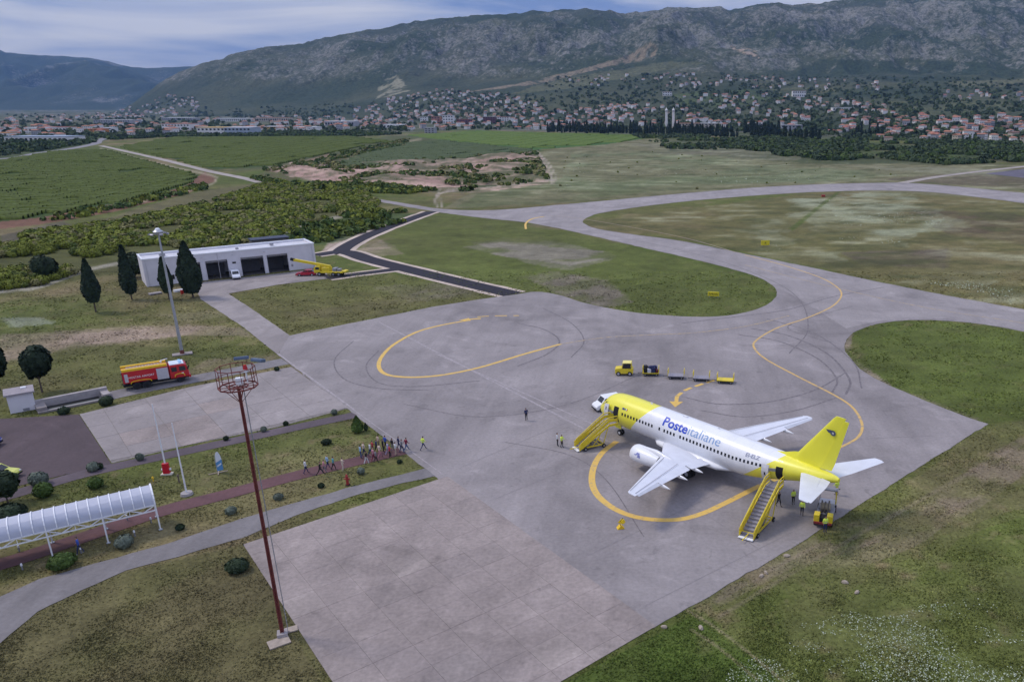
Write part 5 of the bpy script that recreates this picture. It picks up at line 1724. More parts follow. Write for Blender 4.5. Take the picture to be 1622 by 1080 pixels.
# ------------------------------------------------------------------ red lattice mast
p = g(448, 1006)
RM = thing('lattice_mast', 'tall dark red lattice mast with ringed lamp platform rising from the near grass', 'mast', (p[0], p[1], 0), .4)
H_ = 20.35; wb_, wt_ = .115, .07
for i in range(4):
    a = PI / 4 + i * PI / 2
    mb = MB(); mb.bar((wb_ * math.cos(a) * 1.2, wb_ * math.sin(a) * 1.2, .3), (wt_ * math.cos(a) * 1.2, wt_ * math.sin(a) * 1.2, H_), .06); mb.build('mast_leg', [REDM], RM)
nb = 58
bm_ = MB()
for k in range(nb):
    z0, z1 = .4 + (H_ - .4) * k / nb, .4 + (H_ - .4) * (k + 1) / nb
    r0, r1 = [(wb_ + (wt_ - wb_) * z / H_) * 1.2 for z in (z0, z1)]
    for i in range(4):
        a0 = PI / 4 + i * PI / 2; a1 = a0 + PI / 2
        if k % 2: a0, a1 = a1, a0
        bm_.bar((r0 * math.cos(a0), r0 * math.sin(a0), z0), (r1 * math.cos(a1), r1 * math.sin(a1), z1), .035)
        bm_.bar((r0 * math.cos(a0), r0 * math.sin(a0), z0), (r0 * math.cos(a1), r0 * math.sin(a1), z0), .03)
bm_.build('lattice', [REDM], RM)['kind'] = 'stuff'
mb = MB(); mb.tube((0, 0, .3), (0, 0, H_), .06, .04, 8); mb.build('core_tube', [mat('mast_dark_red', (.17, .03, .035), .7, .2, 3)], RM)
mb = MB()
for x in (-.16, .16): mb.bar((.42, x, .5), (.30, x, H_ - .2), .03)
for k in range(60): mb.bar((.42 - .12 * k / 60, -.16, .6 + k * .31), (.42 - .12 * k / 60, .16, .6 + k * .31), .02)
mb.build('ladder', [GREYM], RM)['kind'] = 'stuff'
mb = MB(); mb.box((0, 0, .18), (.75, .75, .30)); mb.build('footing', [CRT], RM)
mb = MB(); mb.box((-.25, -.85, .05), (1.5, 1.1, .10), rz=.25); mb.box((.6, .5, .05), (.9, .7, .10), rz=.1); mb.build('base_slab', [mat('broken_concrete', (.36, .30, .25), .95, .2, 2)], RM)['kind'] = 'stuff'
RR = 1.25
NP = 10
def ringbars(r, z, w_, nm, m=REDM, h=None):
    mb = MB()
    for i in range(NP):
        a0, a1 = 2 * PI * i / NP, 2 * PI * (i + 1) / NP
        mb.bar((r * math.cos(a0), r * math.sin(a0), z), (r * math.cos(a1), r * math.sin(a1), z), w_, h)
    return mb.build(nm, [m], RM)
ringbars(RR, H_, .06, 'platform_ring', h=.09); ringbars(RR * .5, H_, .07, 'platform_ring'); ringbars(RR * .98, H_ + 1.35, .045, 'guard_rail'); ringbars(RR * .99, H_ + .7, .03, 'guard_rail')
for i in range(NP):
    a0 = 2 * PI * i / NP
    mb = MB(); mb.bar((RR * math.cos(a0), RR * math.sin(a0), H_), (RR * .98 * math.cos(a0), RR * .98 * math.sin(a0), H_ + 1.38), .04); mb.build('post', [REDM], RM)
    mb = MB(); mb.bar((0, 0, H_ - .05), (RR * math.cos(a0), RR * math.sin(a0), H_ - .02), .045); mb.build('platform_arm', [REDM], RM)
    if i % 2 == 0:
        mb = MB(); mb.bar((.12 * math.cos(a0), .12 * math.sin(a0), H_ - 1.1), (RR * .8 * math.cos(a0), RR * .8 * math.sin(a0), H_ - .05), .035); mb.build('brace', [REDM], RM)
FLB = mat('lamp_housing', (.10, .14, .22), .35, .1, 2)
for (fx, fy, rz_) in ((.35, 1.45, .0), (1.45, .45, -.7)):
    mb = MB(); mb.box((fx, fy, H_ + 1.58), (.95, .42, .24), rz=rz_, rx=-.25); bevel(mb.build('floodlight', [FLB], RM), .05)
mb = MB(); mb.tube((.55, .75, H_ + .0), (.55, .75, H_ + .75), .05); mb.tube((.55, .75, H_ + .75), (.55, .75, H_ + .95), .15, .15); lb_ = mb.build('beacon', [WHITE], RM)
mb = MB(); mb.tube((.55, .75, H_ + .95), (.55, .75, H_ + 1.25), .16, .10); mb.build('beacon_glass', [RED], lb_)
mb = MB(); mb.box((.1, .25, H_ + .3), (.45, .35, .5)); bevel(mb.build('control_box', [WHITE], RM), .04)

# ------------------------------------------------------------------ flagpoles and banner
p = g(265, 751)
t = thing('flagpole', 'white flagpole with a red box at its foot', 'flagpole', (p[0], p[1], 0), .15)
mb = MB(); mb.tube((0, 0, .9), (0, 0, 8.3), .09, .045, 10); mb.build('pole', [WHITE], t)
mb = MB(); mb.prism([(-.34, .16), (.34, .16), (.30, 1.35), (-.30, 1.35)], -.2, .2); bevel(mb.build('red_box', [mat('box_red', (.55, .01, .03), .4)], t), .03)
mb = MB(); mb.box((0, 0, .07), (1.15, .6, .15)); mb.build('base_slab', [mat('base_cream', (.60, .56, .46), .8)], t)
for sx in (-.42, .42):
    mb = MB(); mb.box((sx, 0, .62), (.14, .2, .2)); mb.build('bracket', [mat('base_cream')if False else WHITE], t)
p = g(296, 783)
t = thing('flagpole', 'white flagpole standing on a round concrete base', 'flagpole', (p[0], p[1], 0))
mb = MB(); mb.tube((0, 0, .2), (0, 0, 8.1), .09, .045, 10); mb.build('pole', [WHITE], t)
mb = MB(); mb.tube((0, 0, 0), (0, 0, .26), .62, .55, 20); mb.build('round_base', [CRT], t)
p = g(345, 749)
t = thing('feather_banner', 'blue and white feather banner on a low stand in the lawn', 'banner', (p[0], p[1], 0), .55)
outl = [(0, .25), (.05, 2.05), (.1, 2.35), (.22, 2.52), (.38, 2.45), (.52, 2.1), (.60, 1.2), (.60, .25)]
BANB = mat('banner_blue', (.10, .28, .55), .6, .08, 2); BANW = mat('banner_white', (.72, .76, .82), .6, .05, 2)
mb = MB(); mb.prism([(0, 1.25), (.60, 1.55), (.52, 2.1), (.38, 2.45), (.22, 2.52), (.1, 2.35), (.05, 2.05)], -.012, .012); mb.build('banner_top', [BANW], t)
mb = MB(); mb.prism([(0, .25), (.60, .25), (.60, 1.55), (0, 1.25)], -.012, .012); mb.build('banner_foot', [BANB], t)
mb = MB(); mb.prism([(.08, .7), (.5, .95), (.5, 1.15), (.08, .9)], -.018, .018); mb.build('banner_stripe', [BANW], t)
mb = MB(); mb.tube((-.02, 0, .05), (-.02, 0, 2.2), .025); mb.build('pole', [STEEL], t)
mb = MB(); mb.bar((-.9, 0, .05), (1.0, 0, .05), .08); mb.bar((0, -.6, .04), (.15, .6, .04), .08); mb.build('foot_cross', [mat('foot_tan', (.40, .32, .26), .8)], t)

# ------------------------------------------------------------------ covered walkway
c0_ = np.array(g(254.5, 838.5)); c1_ = np.array(g(84, 882.5)); dd = (c1_ - c0_); dL = np.linalg.norm(dd) / 2; crz = math.atan2(dd[1], dd[0])
CW = thing('covered_walkway', 'white barrel-roofed covered walkway with truss sides over the red path', 'canopy', (c0_[0], c0_[1], 0), crz)
# local x runs along the path away from its open end, local y towards the camera side is +; the far side is -y
GW = 3.2
sgn = -1.0
EAVE, RISE, BOT = 2.72, 1.25, 2.12
nbay = 5; LEN = dL * nbay
def arc(yq):   # q 0..1 across
    a_ = PI * yq
    return sgn * GW * (1 - math.cos(a_)) / 2, EAVE + RISE * math.sin(a_) ** .85
PAN = mat('translucent_panel', (.44, .46, .54), .6, .05, 1.2)
ribs = nbay * 5
for i in range(ribs + 1):
    x = LEN * i / ribs
    mb = MB()
    for k in range(10):
        y0, z0 = arc(k / 10); y1, z1 = arc((k + 1) / 10)
        mb.bar((x, y0, z0 + .03), (x, y1, z1 + .03), .09 if i else .14, .10 if i else .22)
    mb.build('rib', [WHITE], CW)
for i in range(ribs):
    x0, x1 = LEN * i / ribs + .04, LEN * (i + 1) / ribs - .04
    for (k0, k1) in ((0, 3), (3, 7), (7, 10)):
        mb = MB()
        V = []
        for k in range(k0, k1 + 1):
            y, z = arc(k / 10); V += [(x0, y, z), (x1, y, z), (x0, y, z - .03), (x1, y, z - .03)]
        n = k1 - k0
        Fs = []
        for j in range(n):
            o_ = 4 * j
            Fs += [(o_, o_ + 1, o_ + 5, o_ + 4), (o_ + 2, o_ + 6, o_ + 7, o_ + 3)]
        mb.add(V, Fs, 0, True)
        mb.build('roof_panel', [PAN], CW)
for y in (0, sgn * GW):
    for z, nm in ((EAVE - .05, 'top_chord'), (BOT, 'bottom_chord')):
        mb = MB(); mb.bar((0, y, z), (LEN, y, z), .11, .11); mb.build(nm, [WHITE], CW)
    for b in range(nbay + 1):
        x = dL * b
        mb = MB(); mb.bar((x, y, 0), (x, y, EAVE), .12, .12); mb.build('column', [WHITE], CW)
        mb = MB(); mb.box((x, y, .03), (.3, .3, .06)); mb.build('base_plate', [STEEL], CW)
    for b in range(nbay):
        x = dL * b
        for (xa, za, xb, zb) in ((0, EAVE - .05, .25, BOT), (.25, BOT, .5, EAVE - .05), (.5, EAVE - .05, .75, BOT), (.75, BOT, 1, EAVE - .05)):
            mb = MB(); mb.bar((x + dL * xa, y, za), (x + dL * xb, y, zb), .085); mb.build('truss_diagonal', [WHITE], CW)
        mb = MB(); mb.bar((x + dL * .5, y, BOT), (x + dL * .5, y, EAVE), .05); mb.build('truss_post', [WHITE], CW)
for b in range(nbay + 1):
    mb = MB(); mb.bar((dL * b, 0, EAVE), (dL * b, sgn * GW, EAVE), .07); mb.build('cross_tie', [WHITE], CW)
# small white path lights along the red path
for k, px in enumerate([(36, 902), (129, 876), (214, 849), (240, 828), (202, 824), (31, 873)]):
    p = g(*px)
    t = thing('path_light', ['low white path light left of the big green shrub', 'low white path light near the blue-clad person', 'low white path light right of the grey shrub', 'low white path light at the open end of the canopy', 'low white path light under the canopy truss', 'low white path light under the left part of the canopy'][k], 'path light', (p[0], p[1], 0), 0, 'white bollard lights by the red path')
    mb = MB(); mb.tube((0, 0, 0), (0, 0, .42), .06, .06, 8); mb.build('post', [GREYM], t)
    mb = MB(); mb.tube((0, 0, .42), (0, 0, .62), .09, .07, 8); mb.build('head', [WHITE], t)

# ------------------------------------------------------------------ kiosk, basin, hydrant, bits
a, b, rz, Ln = frame_of((17, 655.5), (58, 648))
KS = thing('kiosk', 'small white kiosk with a flat grey roof beside the concrete basin', 'kiosk', (a[0], a[1], 0), rz)
kd, kh = 2.9, 2.45
mb = MB(); mb.box((Ln / 2, kd / 2, kh / 2), (Ln, kd, kh)); mb.build('wall', [CRTW], KS)
mb = MB(); mb.box((Ln / 2, kd / 2, kh + .09), (Ln + .5, kd + .5, .18)); mb.build('roof', [ROOFG], KS)
mb = MB(); mb.box((Ln * .7, kd * .75, kh + .25), (.6, .5, .14)); mb.build('roof_hatch', [WHITE], KS)
mb = MB(); mb.box((-.02, kd * .5, 1.0), (.05, .9, 2.0)); mb.build('door', [GREYM], KS)
mb = MB(); mb.box((Ln * .62, -.02, .25), (.7, .05, .35)); mb.build('vent', [GREYM], KS)
a, b, rz, Ln = frame_of((61, 656), (178, 632))
BS = thing('basin', 'long open concrete basin between the kiosk and the fire engine', 'basin', (a[0], a[1], 0), rz)
bw = 3.0; bh = .62; wt = .32
mb = MB(); mb.box((Ln / 2, wt / 2, .12), (Ln, wt, .24)); mb.build('front_wall', [CONC2], BS)
mb = MB(); mb.box((Ln / 2, bw - wt / 2, bh * .9), (Ln, wt * 1.8, bh * 1.8)); mb.build('rear_wall', [CRT], BS)
mb = MB(); mb.box((.55, bw / 2, bh * .55), (1.1, bw - 2 * wt - .2, bh * 1.1)); mb.build('end_block', [CONC2], BS)
mb = MB(); mb.box((Ln - .45, bw / 2, bh * .6), (.9, bw - 2 * wt - .2, bh * 1.2)); mb.build('end_block', [CRT], BS)
mb = MB(); mb.box((Ln / 2 - .1, bw / 2 + .35, .04), (Ln - 2.2, bw - 1.35, .04)); mb.build('water', [mat('dark_water', (.012, .014, .012), .5, .1, 1)], BS)
mb = MB(); mb.box((Ln / 2 - .1, .75, .06), (Ln - 2.2, .7, .06)); mb.build('ledge', [mat('ledge_grey', (.22, .24, .24), .8)], BS)
p = g(551, 768)
t = thing('hydrant', 'red hydrant post standing in the strip beside the grey road', 'hydrant', (p[0], p[1], 0))
HR = mat('hydrant_red', (.32, .03, .03), .5)
mb = MB(); mb.tube((0, 0, 0), (0, 0, .12), .26, .24, 12); mb.build('foot', [mat('foot_dark', (.06, .02, .02), .8)], t)
mb = MB(); mb.tube((0, 0, .12), (0, 0, 1.05), .15, .13, 12); mb.tube((0, 0, 1.05), (0, 0, 1.28), .16, .05, 12); mb.build('barrel', [HR], t)
for s in (-1, 1):
    mb = MB(); mb.tube((s * .1, 0, .75), (s * .30, 0, .75), .08, .08, 10); mb.build('outlet', [HR], t)
p = g(243, 762)
t = thing('garden_marker', 'small yellow marker post in the lawn near the red boxed flagpole', 'marker', (p[0], p[1], 0))
mb = MB(); mb.tube((0, 0, 0), (0, 0, .35), .05, .05, 8); mb.tube((0, 0, .35), (0, 0, .55), .12, .08, 8); mb.build('post', [FY], t)
p = g(284, 764)
t = thing('garden_marker', 'small dark bollard in the lawn between the two flagpoles', 'marker', (p[0], p[1], 0))
mb = MB(); mb.tube((0, 0, 0), (0, 0, .8), .09, .08, 8); mb.tube((0, 0, .8), (0, 0, .95), .13, .10, 8); mb.build('post', [mat('bollard_brown', (.14, .11, .09), .8)], t)
for (px, lb) in (((984, 824), 'yellow beacon stand on the apron near the parking loop, two lamps'),):
    p = g(983, 836); p2 = g(984.5, 827)
    t = thing('wheel_chocks', 'yellow wheel chock lying nearer the camera below the parking loop', 'chock', (p[0], p[1], 0), .3)
    mb = MB(); mb.prism([(-.36, 0), (.36, 0), (.10, .30), (-.10, .30)], -.26, .26); mb.build('block', [FY], t); mb = MB(); mb.bar((0, -.3, .32), (0, .3, .32), .05); mb.build('handle', [DARK], t)
    t = thing('wheel_chocks', 'round yellow chock close under the painted parking loop', 'chock', (p2[0], p2[1], 0), -.4)
    mb = MB(); mb.prism([(-.33, 0), (.33, 0), (.12, .28), (-.12, .28)], -.24, .24); mb.build('block', [mat('chock_yellow', (.80, .55, .01), .5)], t); mb = MB(); mb.bar((0, -.28, .3), (0, .28, .3), .05); mb.build('handle', [DARK], t)
# taxiway signs
SY = mat('sign_yellow', (.72, .60, .03), .5)


def txt_on(parent, body, size, m, fn):
    me = text_mesh(body, size)
    xs_ = [v.co.x for v in me.vertices]; cx_ = (min(xs_) + max(xs_)) / 2
    for v in me.vertices: v.co = Vector(fn(v.co.x - cx_, v.co.y))
    me.materials.clear(); me.materials.append(m)
    return link('lettering', me, parent)


for px, w_, h_, rz, body, lb in (((1130, 471), 2.4, .95, -.25, 'APRON', 'wide yellow taxiway sign on the grass island'), ((1212, 390), 2.6, 1.4, .25, 'A', 'yellow taxiway sign on the reddish grass inside the loop')):
    p = g(*px)
    t = thing('taxiway_sign', lb, 'sign', (p[0], p[1], 0), rz)
    mb = MB(); mb.box((0, 0, .25 + h_ / 2), (w_, .22, h_)); bevel(mb.build('sign_box', [SY], t), .04)
    for s in (-1, 1):
        mb = MB(); mb.box((s * w_ * .35, 0, .14), (.12, .12, .28)); mb.build('leg', [GREYM], t)
    txt_on(t, body, h_ * .62, DARK, lambda x, y: (x, -.125, .25 + h_ * .28 + y))
p = g(1304, 312)
t = thing('red_marker', 'small red marker box in the flowering grass by the far taxiway', 'marker', (p[0], p[1], 0))
mb = MB(); mb.box((0, 0, .45), (1.6, .8, .9)); bevel(mb.build('box', [mat('marker_red', (.35, .05, .04), .6)], t), .05)

# ------------------------------------------------------------------ vegetation
def leaf_mat(name, col, var=.35):
    m = mat(name, col, .75, var, .9, spec=.2, coords='World')
    return m


LD = leaf_mat('cypress_green', (.020, .034, .018))
LDK = leaf_mat('dark_leaf', (.026, .042, .020))
LG = leaf_mat('shrub_green', (.058, .095, .020))
LGG = leaf_mat('lavender_grey', (.13, .155, .12))
LY = leaf_mat('scrub_olive', (.165, .19, .024))
LY2 = leaf_mat('scrub_dark', (.090, .120, .020))
LY3 = leaf_mat('scrub_pale', (.20, .19, .07))
BARK = mat('bark', (.10, .075, .06), .95, .3, 4)


def crown_mesh(name, n, shape, leaf, m, seed=0, inner=.45):
    """leaf clumps scattered through a crown; shape(direction unit vecs, q height 0..1) -> point"""
    r = np.random.default_rng(seed)
    P, Nn = shape(r, n)
    V = []; 
    t1 = r.normal(size=(n, 3)); t1 -= Nn * (t1 * Nn).sum(1)[:, None] * .55; t1 /= np.linalg.norm(t1, axis=1)[:, None]
    t2 = np.cross(Nn, t1); t2 /= np.linalg.norm(t2, axis=1)[:, None]
    s = leaf * r.uniform(.6, 1.4, n)[:, None]
    V = np.stack([P - t1 * s * .6 - t2 * s * .4, P + t1 * s * .6 - t2 * s * .35, P + t1 * s * .35 + t2 * s * .6, P - t1 * s * .45 + t2 * s * .5], 1).reshape(-1, 3)
    Fc = np.arange(4 * n).reshape(n, 4)
    return np_mesh(name, V, Fc, [m])


def ell_shape(rx, ry, rz_, zc_, lump=.18, lo=-1.0, fill=.35):
    def f(r, n):
        d = r.normal(size=(n, 3)); d /= np.linalg.norm(d, axis=1)[:, None]
        d[:, 2] = np.maximum(d[:, 2], lo + r.uniform(0, .1, n))
        k = 1 + lump * (fbm(d[:, 0] * 2.3 + 9 + d[:, 2] * 1.7, d[:, 1] * 2.3 + 4, 3, 3) - .5) * 2
        rad = (1 - fill * r.random(n) ** 2) * k
        P = d * rad[:, None] * np.array([rx, ry, rz_]) + np.array([0, 0, zc_])
        return P, d
    return f


def cyp_shape(h0, h1, rmax, peak=.3, lump=.2):
    def f(r, n):
        q = r.random(n) ** .85; a = r.uniform(0, 2 * PI, n)
        rr = rmax * np.where(q < peak, .55 + .45 * np.sin(q / peak * PI / 2), np.maximum(0.02, (1 - (q - peak) / (1 - peak))) ** .72)
        rr = rr * (1 + lump * (fbm(a * 1.5 + 3, q * 6, 8, 3) - .5) * 2) * (1 - .35 * r.random(n) ** 2)
        P = np.stack([np.cos(a) * rr, np.sin(a) * rr, h0 + (h1 - h0) * q], 1)
        d = np.stack([np.cos(a), np.sin(a), np.full(n, .35)], 1); d /= np.linalg.norm(d, axis=1)[:, None]
        return P, d
    return f


def trunk_mesh(h, r0, limbs=5, spread=1.0, top=None):
    mb = MB(); mb.tube((0, 0, 0), (.05, 0, h), r0, r0 * .55, 8)
    for i in range(limbs):
        a = i * 2.4; mb.tube((0, 0, h * .8), (math.cos(a) * spread, math.sin(a) * spread, h + spread * 1.3), r0 * .45, r0 * .15, 6)
    return mb


def tree(name, label, cat, px, crown, trunk_h, tr=.14, group=None, limbs=5, spread=.8):
    p = g(*px)
    t = thing(name, label, cat, (p[0], p[1], -.02), random.uniform(0, 6), group)
    trunk_mesh(trunk_h, tr, limbs, spread).build('trunk', [BARK], t)
    link('crown', crown, t)
    return t


tree('cypress_tree', 'leftmost dark cypress standing alone on the lawn left of the fire station', 'cypress', (152, 494), crown_mesh('crown', 4200, cyp_shape(2.2, 10.4, 1.55, .33), .42, LD, 1), 3.0, .16)
tree('cypress_tree', 'tall pointed dark cypress at the left corner of the fire station', 'cypress', (209, 474), crown_mesh('crown', 4200, cyp_shape(1.4, 11.3, 1.5, .28), .42, LD, 2), 2.4, .16)
tree('cypress_tree', 'slim shorter cypress just left of the grey lamp mast', 'cypress', (268, 474), crown_mesh('crown', 3200, cyp_shape(1.6, 8.8, 1.25, .4), .40, LDK, 3), 2.2, .14)
tree('cypress_tree', 'broad teardrop cypress covering the first garage bay', 'cypress', (306, 471), crown_mesh('crown', 6000, cyp_shape(1.2, 11.7, 2.25, .38), .45, LD, 4), 2.2, .2)
tree('round_tree', 'dark round-crowned tree behind the white kiosk', 'tree', (67, 621), crown_mesh('crown', 5200, ell_shape(1.75, 1.75, 2.2, 4.5, .35), .36, LD, 5), 2.6, .13, spread=.9)
tree('round_tree', 'dark tree half cut off by the left edge above the kiosk', 'tree', (0, 618), crown_mesh('crown', 4200, ell_shape(1.5, 1.5, 2.4, 4.2, .35), .36, LD, 6), 2.2, .12)
tree('round_tree', 'small dark tree at the left edge in front of the lime car', 'tree', (13, 796), crown_mesh('crown', 3200, ell_shape(1.35, 1.35, 1.2, 2.1, .4), .26, LDK, 7), 1.3, .09)
tree('round_tree', 'dark green round tree in the scrub left of the lone cypress', 'tree', (76, 441), crown_mesh('crown', 2600, ell_shape(2.6, 2.6, 2.4, 2.9, .35), .5, LDK, 8), 1.2, .2)
tree('cone_tree', 'small dense cone-shaped evergreen at the apron corner of the lawn', 'conifer', (567, 684), crown_mesh('crown', 1800, cyp_shape(.15, 2.1, .72, .25), .18, LG, 9), .4, .06, limbs=0)
tree('cone_tree', 'tiny dark seedling conifer right of the cone-shaped evergreen', 'conifer', (580, 682), crown_mesh('crown', 500, cyp_shape(.1, 1.05, .24, .3), .12, LDK, 10), .3, .04, limbs=0)
tree('round_tree', 'dark tree behind the left wall of the fire station', 'tree', (214, 440), crown_mesh('crown', 2400, ell_shape(2.4, 2.4, 2.6, 3.2, .35), .45, LDK, 18), 1.5, .16)

# shrubs: (pixel foot, radius, height, material, label)
SHR = [((63, 767), .95, 1.35, LGG, 'large round grey-green shrub at the edge of the purple paving'), ((70, 786), .85, 1.5, LG, 'bright green round shrub below the grey one near the canopy'), ((148, 745), .62, .95, LGG, 'grey-green round shrub with a dark one beside it, above the violet path'),
       ((158, 742), .38, .6, LDK, 'small dark shrub touching the grey-green one above the violet path'), ((153, 771), .72, 1.05, LG, 'green ball shrub in the lawn right of the bright green one'), ((222, 728), .42, .75, LGG, 'small grey-green shrub left of the first flagpole'),
       ((99, 898), 1.05, 1.2, LG, 'broad dark green shrub in front of the covered walkway'), ((198, 865), .78, 1.05, LGG, 'pale grey round shrub in front of the covered walkway'), ((286, 838), .36, .5, LDK, 'small dark shrub right of the canopy end'),
       ((14, 822), 1.7, 1.3, LDK, 'wide dark shrub mass behind the left end of the canopy'), ((376, 903), .95, 1.0, LDK, 'dark spreading shrub alone on the near grass by the hardstand corner'), ((366, 813), .52, .7, LGG, 'grey-green shrub beside the red path left of the red mast'),
       ((441, 790), .48, .55, LGG, 'low shrub between red path and grey road right of the mast'), ((509, 771), .30, .4, LDK, 'tiny dark shrub left of the red hydrant'), ((572, 750), .40, .7, LGG, 'small grey shrub right of the red hydrant'),
       ((633, 733), .26, .35, LDK, 'tiny shrub near the apron end of the near strip'), ((358, 697), .28, .5, LDK, 'small dark shrub above the violet path left of the mast'), ((418, 683), .34, .6, LGG, 'small grey-green shrub above the violet path right of the mast'),
       ((453, 673), .28, .5, LDK, 'small dark shrub in the middle of the violet path verge'), ((530, 656), .36, .65, LGG, 'grey-green shrub at the apron end of the violet path'), ((517, 703), .55, .6, LDK, 'dark low shrub in the middle of the lawn above the walking people'),
       ((169, 641), .85, 1.15, LDK, 'dark round shrub at the right end of the basin'), ((102, 655), .72, .85, LDK, 'dark shrub in front of the basin'), ((439, 587), .34, .6, LDK, 'small dark shrub right of the mast platform by the hardstand'),
       ((443, 800), .2, .3, LDK, 'tiny plant at the edge of the grey road behind the mast'), ((296, 850), .2, .3, LDK, 'tiny plant below the canopy end')]
SHR = SHR[:-2]
for k, (px, r_, h_, m, lb) in enumerate(SHR):
    p = g(*px)
    t = thing('shrub', lb, 'shrub', (p[0], p[1], -.02), k * 1.3)
    link('foliage', crown_mesh('foliage', int(600 + 900 * r_), ell_shape(r_, r_, h_ * .55, h_ * .5, .18, -.85), .13 + .07 * r_, m, 30 + k), t)
    mb = MB(); mb.tube((0, 0, 0), (0, 0, h_ * .5), .05, .03, 6); mb.build('stem', [BARK], t)
# kerb-side stones and litter on the grass: pale stones on the verge
STN = mat('pale_stone', (.36, .30, .24), .9, .2, 3)
for k, (px, s_, lb) in enumerate([((1246, 880), .32, 'flat pale stone on the verge nearest the service truck'), ((1206, 912), .32, 'pale stone pair on the verge right of the apron edge'), ((1213, 907), .25, 'smaller pale stone touching the stone pair'), ((1052, 993), .28, 'pale stone at the apron edge left of the wheel tracks'), ((1357, 938), .3, 'white stone alone in the right meadow'), ((1110, 994), .3, 'small stone between the wheel tracks'), ((1338, 922), .32, 'tan stone in the right meadow')]):
    p = g(*px)
    mb = MB(); rr = random.Random(k)
    ringp = lambda z, q: [(s_ * q * (1 + rr.uniform(-.2, .2)) * math.cos(i), s_ * .6 * q * (1 + rr.uniform(-.2, .2)) * math.sin(i), z) for i in np.linspace(0, 2 * PI, 9)[:-1]]
    mb.loft([ringp(-.02, 1), ringp(.08, .95), ringp(.16, .6)], smooth=False)
    props(mb.build('stone', [STN], None, (p[0], p[1], 0), k), lb, 'stone', 'pale stones on the grass verge')


# ------------------------------------------------------------------ people
SKIN = mat('skin', (.42, .24, .17), .6)
HAIRD = mat('dark_hair', (.03, .02, .015), .7)
SHOE = mat('shoe', (.03, .03, .03), .6)
cloth = {k: mat('cloth_' + k, c, .85, .12, 6) for k, c in dict(white=(.62, .64, .68), lightblue=(.30, .45, .62), teal=(.08, .30, .36), cream=(.60, .50, .42), black=(.015, .015, .018), navy=(.02, .03, .10), jeans=(.04, .08, .20), red=(.45, .04, .06), pink=(.55, .25, .30),
                                                              lilac=(.36, .34, .52), grey=(.18, .18, .20), khaki=(.25, .20, .13), maroon=(.20, .02, .05), blue=(.05, .10, .42), beige=(.55, .42, .34)).items()}
cloth['vest'] = LEMON


